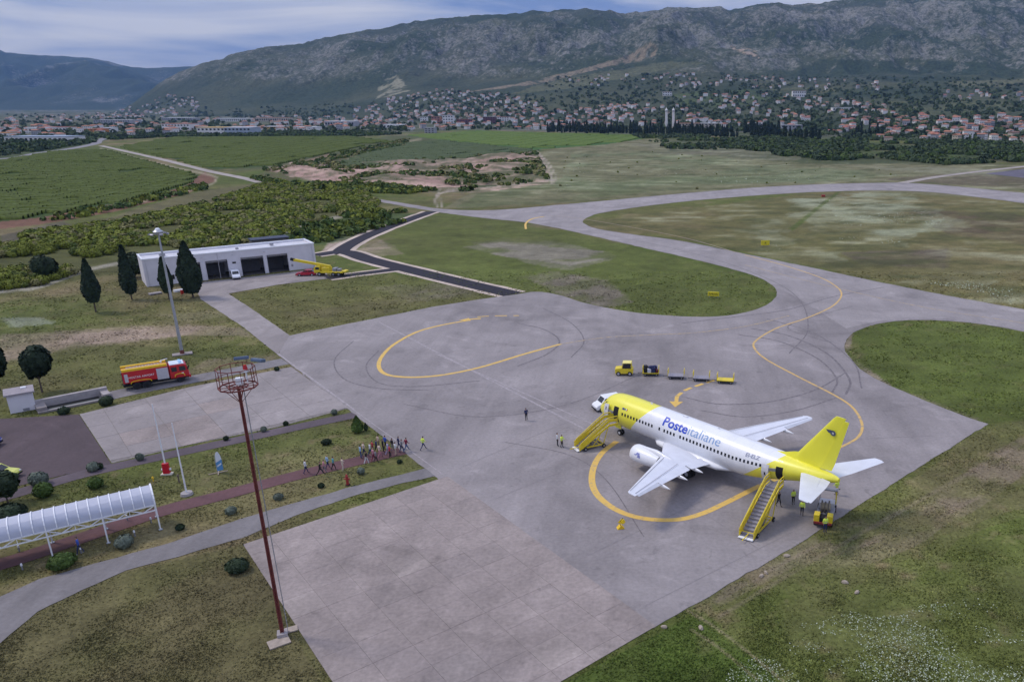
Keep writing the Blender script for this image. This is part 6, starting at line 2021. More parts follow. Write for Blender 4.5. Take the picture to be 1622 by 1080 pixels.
def person_mesh(stride, arm, lean=0.0, turn=0.0):
    """one continuous skinned body; returns mesh with slots skin, top, trousers, shoes, hair"""
    J = {}
    sw = stride
    J['pel'] = (0, 0, .94); J['sp'] = (.01 + lean * .3, 0, 1.12); J['ch'] = (.0 + lean * .7, 0, 1.32); J['nk'] = (.01 + lean, 0, 1.48); J['hd'] = (.02 + lean, 0, 1.60); J['tp'] = (.02 + lean, 0, 1.70)
    for s, nm in ((1, 'l'), (-1, 'r')):
        q = sw * s
        J['hip' + nm] = (0, .09 * s, .90); J['kn' + nm] = (.04 + q * .22, .10 * s, .50); J['an' + nm] = (q * .42 - (.06 if q < 0 else 0), .10 * s, .10 + (.06 if q < -.1 else 0)); J['to' + nm] = (q * .42 + .17 - (.06 if q < 0 else 0), .11 * s, .045 + (.0 if q >= -.1 else .0))
        J['sh' + nm] = (lean * .9, .19 * s, 1.41)
        ax = arm[0 if s > 0 else 1]
        J['el' + nm] = (lean * .8 + ax * .14 - .02, .25 * s, 1.14); J['wr' + nm] = (lean * .7 + ax * .34 + .03, .25 * s, .92 + abs(ax) * .18); J['ha' + nm] = (lean * .7 + ax * .40 + .05, .25 * s, .84 + abs(ax) * .24)
    names = list(J)
    ed = [('pel', 'sp'), ('sp', 'ch'), ('ch', 'nk'), ('nk', 'hd'), ('hd', 'tp')]
    for n_ in 'lr':
        ed += [('pel', 'hip' + n_), ('hip' + n_, 'kn' + n_), ('kn' + n_, 'an' + n_), ('an' + n_, 'to' + n_), ('ch', 'sh' + n_), ('sh' + n_, 'el' + n_), ('el' + n_, 'wr' + n_), ('wr' + n_, 'ha' + n_)]
    rad = {'pel': (.14, .11), 'sp': (.13, .10), 'ch': (.15, .11), 'nk': (.055, .055), 'hd': (.085, .10), 'tp': (.07, .08), 'hip': (.095, .095), 'kn': (.06, .06), 'an': (.042, .042), 'to': (.04, .035), 'sh': (.065, .065), 'el': (.043, .043), 'wr': (.03, .03), 'ha': (.035, .02)}
    me = bpy.data.meshes.new('p'); me.from_pydata([J[n_] for n_ in names], [(names.index(a), names.index(b)) for a, b in ed], [])
    o = bpy.data.objects.new('p', me); COL.objects.link(o)
    sk = o.modifiers.new('s', 'SKIN'); sk.use_smooth_shade = True
    for i, n_ in enumerate(names):
        k_ = n_ if n_ in rad else n_[:-1]
        me.skin_vertices[0].data[i].radius = rad[k_]
        me.skin_vertices[0].data[i].use_root = (n_ == 'pel')
    ss = o.modifiers.new('u', 'SUBSURF'); ss.levels = 1; ss.render_levels = 1
    dg = bpy.context.evaluated_depsgraph_get(); dg.update()
    res_ = bpy.data.meshes.new_from_object(o.evaluated_get(dg))
    bpy.data.objects.remove(o)
    # five fingers on each hand, a nose and ears
    bm = bmesh.new(); bm.from_mesh(res_)
    def spike(a, b, r):
        a = Vector(a); b = Vector(b); q = (b - a).to_track_quat('Z', 'Y').to_matrix()
        v0 = [bm.verts.new(a + q @ Vector((r * math.cos(t_), r * math.sin(t_), 0))) for t_ in (0, 2.1, 4.2)]
        v1 = [bm.verts.new(b + q @ Vector((r * .6 * math.cos(t_), r * .6 * math.sin(t_), 0))) for t_ in (0, 2.1, 4.2)]
        for i in range(3): bm.faces.new((v0[i], v0[(i + 1) % 3], v1[(i + 1) % 3], v1[i]))
        bm.faces.new(v1)
    for n_, s in (('l', 1), ('r', -1)):
        h = Vector(J['ha' + n_]); dn = (h - Vector(J['wr' + n_])).normalized(); sd_ = Vector((1, 0, .3))
        for k in range(4): spike(h + sd_ * (.012 * (k - 1.5)), h + dn * (.075 - .008 * abs(k - 1.5)) + sd_ * (.016 * (k - 1.5)) + Vector((.012, -.01 * s, 0)), .009)
        spike(h - dn * .02 + Vector((.025, 0, 0)), h + dn * .03 + Vector((.06, -.01 * s, 0)), .010)
    hd = Vector(J['hd'])
    spike(hd + Vector((.085, 0, .01)), hd + Vector((.115, 0, -.005)), .014)
    for s in (-1, 1): spike(hd + Vector((0, s * .085, .01)), hd + Vector((-.01, s * .10, .02)), .02)
    bm.to_mesh(res_); bm.free()
    mi = []
    for p in res_.polygons:
        c = p.center; z = c.z
        hxy = abs(c.y)
        if z > 1.50: k_ = 4 if (z > 1.655 or c.x < lean - .005) and z > 1.54 else 0
        elif z > 1.455 and hxy < .08: k_ = 0
        elif hxy > .20 and z < .93 + .1: k_ = 0
        elif z > .96 or (hxy > .20 and z > .9): k_ = 1
        elif z > .11: k_ = 2
        else: k_ = 3
        mi.append(k_)
    for _ in range(5): res_.materials.append(None)
    res_.polygons.foreach_set('material_index', mi)
    res_.polygons.foreach_set('use_smooth', [True] * len(mi))
    return res_


POSES = [person_mesh(.0, (.05, .05)), person_mesh(.55, (-.4, .4), .03), person_mesh(-.5, (.4, -.3), .04), person_mesh(.15, (.7, .2), .02), person_mesh(.95, (-.6, .6), .07), person_mesh(.1, (.1, 1.1))]


def person(px, pose, top, legs, label, rz=0.0, scale=1.0, group=None, shoe=None, hair=None, vest=False, pos=None):
    p = pos or (*g(*px), 0.0)
    t = thing('person', label, 'person', (p[0], p[1], p[2] + .01), rz, group)
    o = bpy.data.objects.new('body', POSES[pose]); COL.objects.link(o); o.parent = t
    o.scale = (scale, scale, scale)
    for sl, m in zip(o.material_slots, (SKIN, cloth[top], cloth[legs], shoe or SHOE, hair or HAIRD)):
        sl.link = 'OBJECT'; sl.material = m
    if vest:
        mb = MB(); mb.loft([[(.02 + .155 * k * math.cos(a), .20 * k * math.sin(a), z) for a in np.linspace(0, 2 * PI, 13)[:-1]] for z, k in ((1.0, .9), (1.2, .92), (1.38, 1.0), (1.46, .6))], cap=False)
        mb.build('vest', [LEMON], t).scale = (scale, scale, scale)
        mb = MB(); mb.loft([[(.02 + .16 * k * math.cos(a), .205 * k * math.sin(a), z) for a in np.linspace(0, 2 * PI, 13)[:-1]] for z, k in ((1.12, .93), (1.17, .94))], cap=False)
        mb.build('reflective_band', [SILV], t).scale = (scale, scale, scale)
    return t


WD = math.atan2(*(np.array(g(684, 703)) - np.array(g(480, 750)))[::-1])   # walking direction along the red path
GP = 'passengers walking along the red path'
FAIR = mat('fair_hair', (.30, .20, .10), .7)
PEO = [((485, 750), 1, 'white', 'navy', 'person in a white top and dark trousers, last in the walking line'), ((508, 753), 4, 'black', 'black', 'person in black striding, second from the tail of the line'), ((514, 749), 2, 'pink', 'grey', 'person in a pink top just beside the striding one in black'),
       ((519.5, 742), 1, 'lightblue', 'navy', 'person in a light blue shirt on the lawn side of the tail group'), ((529, 745), 2, 'teal', 'black', 'person in a teal top with black trousers in the tail group'), ((543.5, 746), 3, 'cream', 'cream', 'person all in cream ahead of the tail group'),
       ((572, 726), 0, 'lightblue', 'jeans', 'person in light blue shirt and jeans on the upper edge of the path'), ((581, 735), 2, 'black', 'white', 'person in a black top and white trousers in mid path'), ((592, 730), 1, 'pink', 'maroon', 'person in pink and maroon on the near edge of the path'),
       ((591, 719), 3, 'red', 'navy', 'person in a red top at the upper edge of the main group'), ((597, 717), 2, 'navy', 'black', 'person in navy just right of the red-topped one'), ((602, 725), 1, 'cream', 'pink', 'person in a cream top with pink trousers in the main group'),
       ((607.5, 716), 0, 'black', 'black', 'person all in black at the middle of the main group'), ((615, 721), 2, 'lilac', 'lilac', 'person dressed in lilac in the main group'), ((622, 714.5), 1, 'black', 'grey', 'person in black jacket and grey trousers right of the lilac one'),
       ((627, 721), 3, 'white', 'beige', 'person in white close to the near edge behind the leader'), ((637, 717), 2, 'grey', 'navy', 'person in grey just behind the leading passenger'), ((644, 715), 4, 'maroon', 'jeans', 'person in maroon top and jeans leading the passengers onto the apron'),
       ((587, 722), 2, 'white', 'jeans', 'person in white and jeans behind the one in pink and maroon'), ((611, 711), 1, 'blue', 'black', 'person in a blue top on the lawn side of the one all in black'), ((618, 725), 3, 'red', 'black', 'person in a red top at the near edge below the lilac one'),
       ((632, 711), 1, 'navy', 'navy', 'person in navy on the lawn side near the apron'), ((596, 733), 2, 'grey', 'black', 'person in grey at the near edge of the path below the main group'), ((577, 722), 1, 'cream', 'navy', 'person in a cream top right of the one in light blue and jeans'),
       ((600, 709), 0, 'beige', 'khaki', 'person in beige and khaki on the lawn edge above the main group')]
for k, (px, pose, tp_, lg, lb) in enumerate(PEO):
    person(px, pose, tp_, lg, lb, WD + random.uniform(-.3, .3), random.uniform(.95, 1.04), GP, hair=FAIR if k % 5 == 3 else None)
person((670.6, 712.5), 4, 'vest', 'navy', 'person in a lime hi-vis jacket striding across the apron ahead of the passengers', WD + .2, 1.02, vest=True)
person((883, 706.5), 0, 'white', 'black', 'person in a white shirt and black trousers near the front stairs', .3, 1.02)
person((890, 709), 3, 'vest', 'black', 'person in a yellow vest beside the white-shirted one at the front stairs', -.4, 1.0, vest=True)
person((834, 666), 0, 'navy', 'black', 'person in dark clothes standing alone in the middle of the apron', 2.2, 1.02)
person((1256, 798.5), 0, 'vest', 'black', 'person in a hi-vis vest standing below the rear fuselage', -1.2, 1.0, vest=True)
person((1270, 816), 3, 'vest', 'black', 'person in a hi-vis vest under the left tailplane tip', -1.8, 1.0, vest=True)
person((1233, 802), 1, 'black', 'black', 'person in dark clothes behind the rear stairs', -.8, 1.0)
person((1306.5, 843), 0, 'vest', 'navy', 'person in a hi-vis vest standing right in front of the service truck', -1.3, 1.04, vest=True)
person((1325, 784), 3, 'vest', 'khaki', 'person in yellow working behind the service truck under the tail cone', 2.0, 1.0, vest=True)
person((128, 877), 1, 'blue', 'navy', 'person in a blue top and navy trousers walking under the canopy', crz, 1.05, shoe=mat('white_shoe', (.6, .6, .6), .6))

# ------------------------------------------------------------------ scrub belt: single bushes near, a joined mass beyond
SCR = [(-60, 395), (0, 376), (110, 362), (200, 350), (330, 322), (400, 298), (430, 288), (575, 303), (600, 322), (590, 331), (460, 362), (385, 386), (290, 402), (205, 413), (130, 428), (60, 453), (0, 460), (-60, 470)]
SCR2 = [(320, 292), (330, 300), (230, 322), (130, 345), (60, 352), (100, 340), (200, 322), (290, 302)]
SCR3 = [(400, 283), (470, 292), (560, 292), (640, 296), (690, 302), (640, 308), (560, 304), (430, 292)]
SCR4 = [(395, 388), (470, 365), (590, 334), (680, 338), (640, 352), (560, 372), (510, 384), (430, 390)]
GREENS = [LY, LY, LY, LY2, LY3]
bush_src = [crown_mesh('foliage', 420, ell_shape(1.45, 1.25, 1.0, .8, .55, -.7), .25, GREENS[k % 5], 60 + k) for k in range(8)]


def samp_px(poly, n, rng):
    us = [p[0] for p in poly]; vs = [p[1] for p in poly]
    U = rng.uniform(min(us), max(us), n * 6)
    # density even on the ground: weight rows by 1/e^3
    V = rng.uniform(min(vs), max(vs), n * 6)
    t0, e0 = ray(U, V); Yd = -CAMH / e0
    keep = inpoly(U, V, poly) & (rng.random(n * 6) < (Yd / Yd[inpoly(U, V, poly)].max()) ** 3)
    U, V = U[keep], V[keep]
    t0, e0 = ray(U, V); Yd = -CAMH / e0
    return np.stack([t0 * Yd, Yd], 1)[:n]


def thin(P, dmin):
    """grid based rejection so that bushes do not pile up"""
    seen = set(); out_ = []
    for p in P:
        k = (int(p[0] / dmin), int(p[1] / dmin))
        if k in seen: continue
        seen.add(k); out_.append(p)
    return np.array(out_)


rg = np.random.default_rng(5)
P = thin(samp_px(SCR, 60000, rg), 2.0)
dens = fbm(P[:, 0] * .05, P[:, 1] * .05, 90, 4)
P = P[dens > .44]
P = P[np.argsort(P[:, 1])]
print('scrub', len(P))
for k, p in enumerate(P[:270]):
    s = rg.uniform(.6, 1.25)
    o = link('scrub_bush', bush_src[k % 8], None, (p[0], p[1], -.05), rg.uniform(0, 6))
    o.scale = (s, s, s * rg.uniform(.8, 1.2))
    props(o, 'olive green bush in the near edge of the scrub belt beyond the lawn', 'bush', 'bushes along the near edge of the scrub belt')


def blob_field(name, P, size, m, nq, label, seed=0, flat=.75, zf=None, tall=1.0):
    """many leaf-clump bushes joined in one mesh"""
    r = np.random.default_rng(seed); n = len(P)
    if n == 0: return
    s = size * r.uniform(.6, 1.35, n)
    d = r.normal(size=(n, nq, 3)); d /= np.linalg.norm(d, axis=2)[..., None]; d[..., 2] = np.abs(d[..., 2]) * 1.0 - .12
    rad = (1 - .25 * r.random((n, nq)))[..., None]
    C = d * rad * s[:, None, None] * np.array([1, 1, flat * tall]); C[..., 2] += (s * .35 * tall)[:, None]
    C[..., 0] += P[:, 0][:, None]; C[..., 1] += P[:, 1][:, None]
    z0 = zf(P[:, 0], P[:, 1]) if zf else np.zeros(n)
    C[..., 2] += z0[:, None]
    t1 = r.normal(size=(n, nq, 3)); t1 -= d * (t1 * d).sum(2)[..., None] * .7; t1 /= np.linalg.norm(t1, axis=2)[..., None]
    t2 = np.cross(d, t1); t2 /= np.linalg.norm(t2, axis=2)[..., None] + 1e-9
    q = (s * 1.05 / math.sqrt(nq / 8))[:, None, None] * r.uniform(.7, 1.3, (n, nq))[..., None]
    V = np.stack([C - t1 * q * .6 - t2 * q * .4, C + t1 * q * .6 - t2 * q * .35, C + t1 * q * .4 + t2 * q * .6, C - t1 * q * .5 + t2 * q * .5], 2).reshape(-1, 3)
    Fc = np.arange(n * nq * 4).reshape(-1, 4)
    mats_ = m if isinstance(m, list) else [m]
    mi = np.repeat(r.integers(0, len(mats_), n), nq)
    return props(link(name, np_mesh(name, V, Fc, mats_, mi)), label, None, None, 'stuff')


blob_field('scrub', P[270:], 1.32, GREENS, 44, 'dense olive scrub behind the fire station', 3)
P2 = thin(samp_px(SCR2, 4000, rg), 3.0); P3 = thin(samp_px(SCR3, 9000, rg), 2.6); P4 = thin(samp_px(SCR4, 9000, rg), 3.2)
P4 = P4[fbm(P4[:, 0] * .07, P4[:, 1] * .07, 93, 4) > .5]
blob_field('scrub', np.concatenate([P2[::2], P3, P4]), 1.5, [LY, LG, LY2], 20, 'loose green bushes along the field edges', 4)
LDF = leaf_mat('far_tree_green', (.045, .070, .032)); LDF2 = leaf_mat('far_tree_light', (.072, .100, .036))
# quarry scrub, field hedges and the bushy edge of the meadow
Q1 = thin(samp_px([(480, 262), (600, 258), (850, 243), (868, 285), (760, 303), (690, 303), (560, 292)], 9000, rg), 4.5)
Q1 = Q1[fbm(Q1[:, 0] * .04, Q1[:, 1] * .04, 95, 4) > .46]
Q2 = thin(samp_px([(410, 272), (620, 226), (650, 220), (640, 232), (540, 252), (430, 284)], 4000, rg), 5.0)
Q2 = Q2[fbm(Q2[:, 0] * .05, Q2[:, 1] * .05, 96, 4) > .47]
blob_field('scrub', np.concatenate([Q1, Q2]), 1.6, [LG, LY2, LY3], 16, 'scattered bushes over the spoil heaps and field tracks', 5)
H1 = thin(samp_px([(1110, 226), (1200, 218), (1400, 222), (1622, 228), (1800, 232), (1800, 262), (1622, 256), (1500, 262), (1400, 252), (1280, 256), (1200, 240)], 30000, rg), 5.0)
H1 = H1[fbm(H1[:, 0] * .03, H1[:, 1] * .03, 97, 4) > .47]
H2 = thin(samp_px([(1000, 214), (1120, 216), (1240, 240), (1060, 236)], 9000, rg), 7.0)
H2 = H2[fbm(H2[:, 0] * .02, H2[:, 1] * .02, 98, 4) > .52]
H3 = thin(samp_px([(-100, 235), (0, 226), (110, 222), (150, 216), (150, 226), (90, 236), (0, 248), (-100, 258)], 6000, rg), 6.0)
H4 = thin(samp_px([(150, 216), (280, 212), (560, 209), (640, 213), (560, 217), (280, 217), (180, 222)], 12000, rg), 7.0)
blob_field('thicket', np.concatenate([H1, H2, H3[::2], H4]), 2.8, [LDF, LDF, LDF2, LG], 18, 'dark green thicket between meadow and town', 6)
dots = thin(samp_px([(890, 250), (1040, 240), (1300, 262), (1540, 275), (1300, 288), (1000, 306), (880, 300)], 700, rg), 30)[:34]
for k, p in enumerate(dots):
    o = link('meadow_bush', bush_src[k % 8], None, (p[0], p[1], -.05), k); s = rg.uniform(.25, .6); o.scale = (s, s, s)
    props(o, 'small dark bush dotting the dry meadow beyond the taxiway', 'bush', 'bushes dotting the far meadow')

# ------------------------------------------------------------------ vineyards: real rows
LV = leaf_mat('vine_green', (.075, .105, .016), .35); LV2 = leaf_mat('vine_bright', (.095, .150, .028), .25); LV3 = leaf_mat('vine_bluish', (.070, .100, .042), .25)


def rows(name, poly, spacing, seg, hgt, wdt, az_, m, label, seed):
    W_ = np.array(gpts(poly)); d = np.array([math.cos(az_), math.sin(az_)]); nn = np.array([-d[1], d[0]])
    A = W_ @ d; B = W_ @ nn
    a = np.arange(A.min(), A.max(), seg); b = np.arange(B.min(), B.max(), spacing)
    AA, BB = np.meshgrid(a, b)
    mid = AA[..., None] * d + BB[..., None] * nn + d * seg / 2
    pl = [tuple(p) for p in W_]
    ins = inpoly(mid[..., 0], mid[..., 1], pl)
    gap = fbm(mid[..., 0] * .05, mid[..., 1] * .05, seed, 3)
    ins &= (gap > .30)
    AA, BB = AA[ins], BB[ins]; n = len(AA)
    r = np.random.default_rng(seed)
    h = hgt * r.uniform(.7, 1.15, n); w_ = wdt * r.uniform(.8, 1.2, n); off = r.uniform(-.15, .15, n) * spacing
    V = []
    for da, db, k in ((0, -.5, 0), (0, -.3, 1), (0, .3, 1), (0, .5, 0), (1, -.5, 0), (1, -.3, 1), (1, .3, 1), (1, .5, 0)):
        p = (AA + da * seg * .97)[:, None] * d + (BB + db * w_ + off * .4)[:, None] * nn
        V.append(np.concatenate([p, (h * k - .05)[:, None]], 1))
    V = np.stack(V, 1).reshape(-1, 3)
    f = np.array([(0, 4, 5, 1), (1, 5, 6, 2), (2, 6, 7, 3), (0, 1, 2, 3)])
    Fc = (np.arange(n)[:, None, None] * 8 + f[None]).reshape(-1, 4)
    print(name, n)
    props(link(name, np_mesh(name, V, Fc, [m])), label, None, None, 'stuff')


rows('vine_rows', [(-120, 268), (0, 256), (92, 240), (163, 238), (300, 276), (305, 284), (288, 294), (180, 322), (60, 343), (-120, 365)], 3.4, 7, 1.3, 1.5, .22, LV, 'dark green vineyard rows in the large left-hand field', 1)
rows('vine_rows', [(195, 233), (282, 218), (550, 217), (618, 225), (438, 262), (342, 267), (212, 237)], 4.5, 14, 1.4, 2.0, .12, LV, 'dark green vineyard rows beyond the dirt road', 2)
rows('vine_rows', [(535, 262), (622, 229), (700, 223), (850, 239), (700, 254), (540, 266)], 4.5, 12, 1.2, 1.8, -.25, LV3, 'bluish green crop rows above the gravel pits', 3)
rows('vine_rows', [(650, 214.5), (760, 208.5), (1035, 216), (955, 228), (840, 236), (705, 221)], 6, 20, 1.2, 3.4, -.15, LV2, 'bright green crop rows in the far field', 4)

# ------------------------------------------------------------------ the town
WALLS = [mat('wall_white', (.74, .72, .70), .85, .06, .2), mat('wall_cream', (.50, .44, .36), .85, .08, .2), mat('wall_brick', (.34, .18, .14), .9, .1, .2), mat('wall_grey', (.36, .36, .38), .9, .08, .2)]
ROOFS = [mat('roof_orange', (.42, .20, .03), .8), mat('tile_red', (.32, .115, .08), .85, .2, .5), mat('tile_orange', (.38, .17, .11), .85, .2, .5), mat('tile_brown', (.20, .11, .085), .85, .2, .5), mat('flat_grey', (.40, .40, .42), .8, .1, .3)]
ROOFS = ROOFS[1:]


def house_parts(w_, d_, h_, hip, wall, roof, win=True):
    a = MB(); a.box((0, 0, h_ / 2), (w_, d_, h_), 0)
    if win:
        for s in (-1, 1):
            for fl in range(max(1, int(h_ // 2.9))):
                for k in range(3):
                    a.box((w_ * (-.3 + .3 * k), s * (d_ / 2 + .01), 1.5 + 2.8 * fl), (1.0, .08, 1.2), 1)
                    if k < 2: a.box((s * (w_ / 2 + .01), d_ * (-.22 + .44 * k), 1.5 + 2.8 * fl), (.08, 1.0, 1.2), 1)
    if not hip:
        for s in (-1, 1): a.add([(s * w_ / 2, -d_ / 2, h_), (s * w_ / 2, d_ / 2, h_), (s * w_ / 2, 0, h_ + d_ * .17)], [(0, 1, 2)], 0)
    b = MB(); o_ = .5; rh = d_ * .19
    X, Y = w_ / 2 + o_, d_ / 2 + o_
    rx = X if not hip else X - Y * .75
    V = [(-X, -Y, h_ - .05), (X, -Y, h_ - .05), (X, Y, h_ - .05), (-X, Y, h_ - .05), (-rx, 0, h_ + rh), (rx, 0, h_ + rh), (-X, -Y, h_ + .15), (X, -Y, h_ + .15), (X, Y, h_ + .15), (-X, Y, h_ + .15)]
    b.add(V, [(0, 3, 2, 1), (6, 7, 5, 4), (8, 9, 4, 5), (7, 8, 5), (9, 6, 4), (0, 1, 7, 6), (1, 2, 8, 7), (2, 3, 9, 8), (3, 0, 6, 9)], 0)
    if w_ > 9: b.box((w_ * .2, d_ * .1, h_ + rh), (.7, .7, 1.4))
    return a.mesh('wall', [wall, GLASS]), b.mesh('roof', [roof])


HV = []
for k in range(14):
    rr = random.Random(100 + k)
    w_, d_, h_ = rr.uniform(6.5, 11), rr.uniform(6, 8), rr.choice([3.6, 5.2, 5.8, 6.2, 8.0])
    wi = rr.choices(range(4), [8, 2, 1.2, 1])[0]; ri = rr.choices(range(4), [4, 4, 2, .6])[0]
    HV.append((house_parts(w_, d_, h_, rr.random() < .5, WALLS[wi], ROOFS[ri]), ('white', 'cream', 'brick', 'grey')[wi], ('red tiled', 'orange tiled', 'brown tiled', 'grey')[ri], (w_, d_, h_), wi, ri))
REG = [('G', [(1380, 196), (1440, 182), (1622, 190), (1700, 200), (1700, 232), (1560, 224), (1400, 226), (1375, 214)], 150, 'at the right edge of town'),
       ('F', [(1070, 150), (1230, 150), (1400, 168), (1440, 190), (1380, 200), (1240, 192), (1110, 170)], 110, 'on the slope above the cypresses'),
       ('D', [(900, 122), (1060, 116), (1200, 122), (1400, 130), (1400, 145), (1180, 140), (900, 140)], 85, 'in the highest row below the mountain'),
       ('E', [(880, 178), (960, 168), (1060, 166), (1110, 184), (1110, 198), (900, 204), (870, 200)], 130, 'behind the cypress rows'),
       ('A', [(600, 160), (700, 142), (790, 146), (870, 172), (890, 196), (880, 206), (760, 206), (640, 207), (560, 200), (560, 176)], 290, 'in the dense climbing quarter'),
       ('B', [(228, 166), (262, 150), (300, 150), (322, 168), (300, 184), (170, 190), (130, 184)], 100, 'on the far spur at the left'),
       ('C', [(300, 190), (420, 184), (560, 184), (600, 200), (560, 209), (330, 210), (280, 204)], 120, 'on the plain below the mountain'),
       ('I', [(-60, 185), (60, 180), (200, 186), (300, 200), (280, 214), (120, 222), (0, 220), (-60, 222)], 120, 'in the suburb at the far left'),
       ('H', [(1480, 140), (1622, 144), (1700, 150), (1700, 165), (1500, 158)], 26, 'high up at the right'),
       ('K', [(1100, 192), (1240, 196), (1380, 204), (1370, 214), (1240, 206), (1110, 204)], 30, 'beside the dark tree clump')]
cand = []
rt = np.random.default_rng(21)
occ = set()
for key, poly, n, desc in REG:
    us = [p[0] for p in poly]; vs = [p[1] for p in poly]; c = 0; tries = 0
    while c < n and tries < n * 14:
        tries += 1
        u, v = rt.uniform(min(us), max(us)), rt.uniform(min(vs), max(vs))
        if not inpoly(np.array(u), np.array(v), poly): continue
        if fbm(u * .05, v * .12, 13, 3) < .42 and key not in 'AG': continue
        h = hit(u, v)
        if h is None: continue
        cell = (int(h[0] / 17), int(h[1] / 17))
        if cell in occ: continue
        occ.add(cell); cand.append((h[1], h[0], h[2], key, desc)); c += 1
cand.sort()
print('houses', len(cand))
joinV = []; joinF = []; joinM = []; nb_ = 0
for k, (Y, X, z, key, desc) in enumerate(cand):
    vi = int(rt.integers(0, 14)); (wm_, rm_), wn, rn, dm, wi, ri = HV[vi]
    rz = float(rt.choice([0, .5, -.4, .9, 1.4]) + rt.normal() * .1)
    if k < 300:
        lab = '%s house with %s roof %s' % (wn, rn, desc)
        t = thing('house', lab, 'house', (X, Y, z - .3), rz, '%s houses with %s roofs %s' % (wn, rn, desc))
        hs = .78 + .34 * float(rt.random())
        t.scale = (hs, hs, hs)
        link('wall', wm_, t); link('roof', rm_, t)
    else:
        w_, d_, h_ = [q * (.72 + .3 * float(rt.random())) for q in dm]; X_, Y_ = w_ / 2, d_ / 2; c, s = math.cos(rz), math.sin(rz)
        V = [(-X_, -Y_, -2), (X_, -Y_, -2), (X_, Y_, -2), (-X_, Y_, -2), (-X_, -Y_, h_), (X_, -Y_, h_), (X_, Y_, h_), (-X_, Y_, h_), (-X_ * .5, 0, h_ + d_ * .2), (X_ * .5, 0, h_ + d_ * .2), (-X_ - .5, -Y_ - .5, h_ + .02), (X_ + .5, -Y_ - .5, h_ + .02), (X_ + .5, Y_ + .5, h_ + .02), (-X_ - .5, Y_ + .5, h_ + .02)]
        b0 = len(joinV)
        joinV += [(X + c * x - s * y, Y + s * x + c * y, z + q) for x, y, q in V]
        for f, m in (((0, 1, 5, 4), wi), ((1, 2, 6, 5), wi), ((2, 3, 7, 6), wi), ((3, 0, 4, 7), wi), ((10, 11, 9, 8), 4 + ri), ((12, 13, 8, 9), 4 + ri), ((11, 12, 9), 4 + ri), ((13, 10, 8), 4 + ri)):
            joinF.append(tuple(b0 + i for i in f)); joinM.append(m)
me = bpy.data.meshes.new('houses'); me.from_pydata(joinV, [], joinF)
for m in WALLS + ROOFS: me.materials.append(m)
me.polygons.foreach_set('material_index', joinM); me.update()
props(link('houses', me), 'hundreds of small far houses filling the rest of the town', None, None, 'stuff')


def block(name, u0, u1, v, hpx, dep, wall, roof, label, cat='building', kind='flat', storeys=2, rz=0.0):
    hA = hit((u0 + u1) / 2, v)
    if hA is None: return
    X, Y, z = hA
    sc_ = Y / F
    w_ = (u1 - u0) * sc_ * 1.0; h_ = hpx * sc_
    t = thing(name, label, cat, (X, Y + dep / 2, z - .5), rz)
    a = MB(); a.box((0, 0, h_ / 2), (w_, dep, h_)); a.build('wall', [wall], t)
    nwin = max(3, int(w_ / 5)); mb = MB()
    for fl in range(storeys):
        for k in range(nwin):
            mb.box((-w_ / 2 + w_ * (k + .5) / nwin, -dep / 2 - .03, h_ * (fl + .55) / storeys), (w_ / nwin * .5, .10, h_ / storeys * .42))
    mb.build('window_rows', [GLASS], t)['kind'] = 'stuff'
    b = MB()
    if kind == 'flat': b.box((0, 0, h_ + .25), (w_ + .8, dep + .8, .5))
    else: b.loft([[(x, -dep / 2 - .6, h_), (x, 0, h_ + dep * .16), (x, dep / 2 + .6, h_)] for x in (-w_ / 2 - .6, w_ / 2 + .6)], 0, smooth=False)
    b.build('roof', [roof], t)
    return t


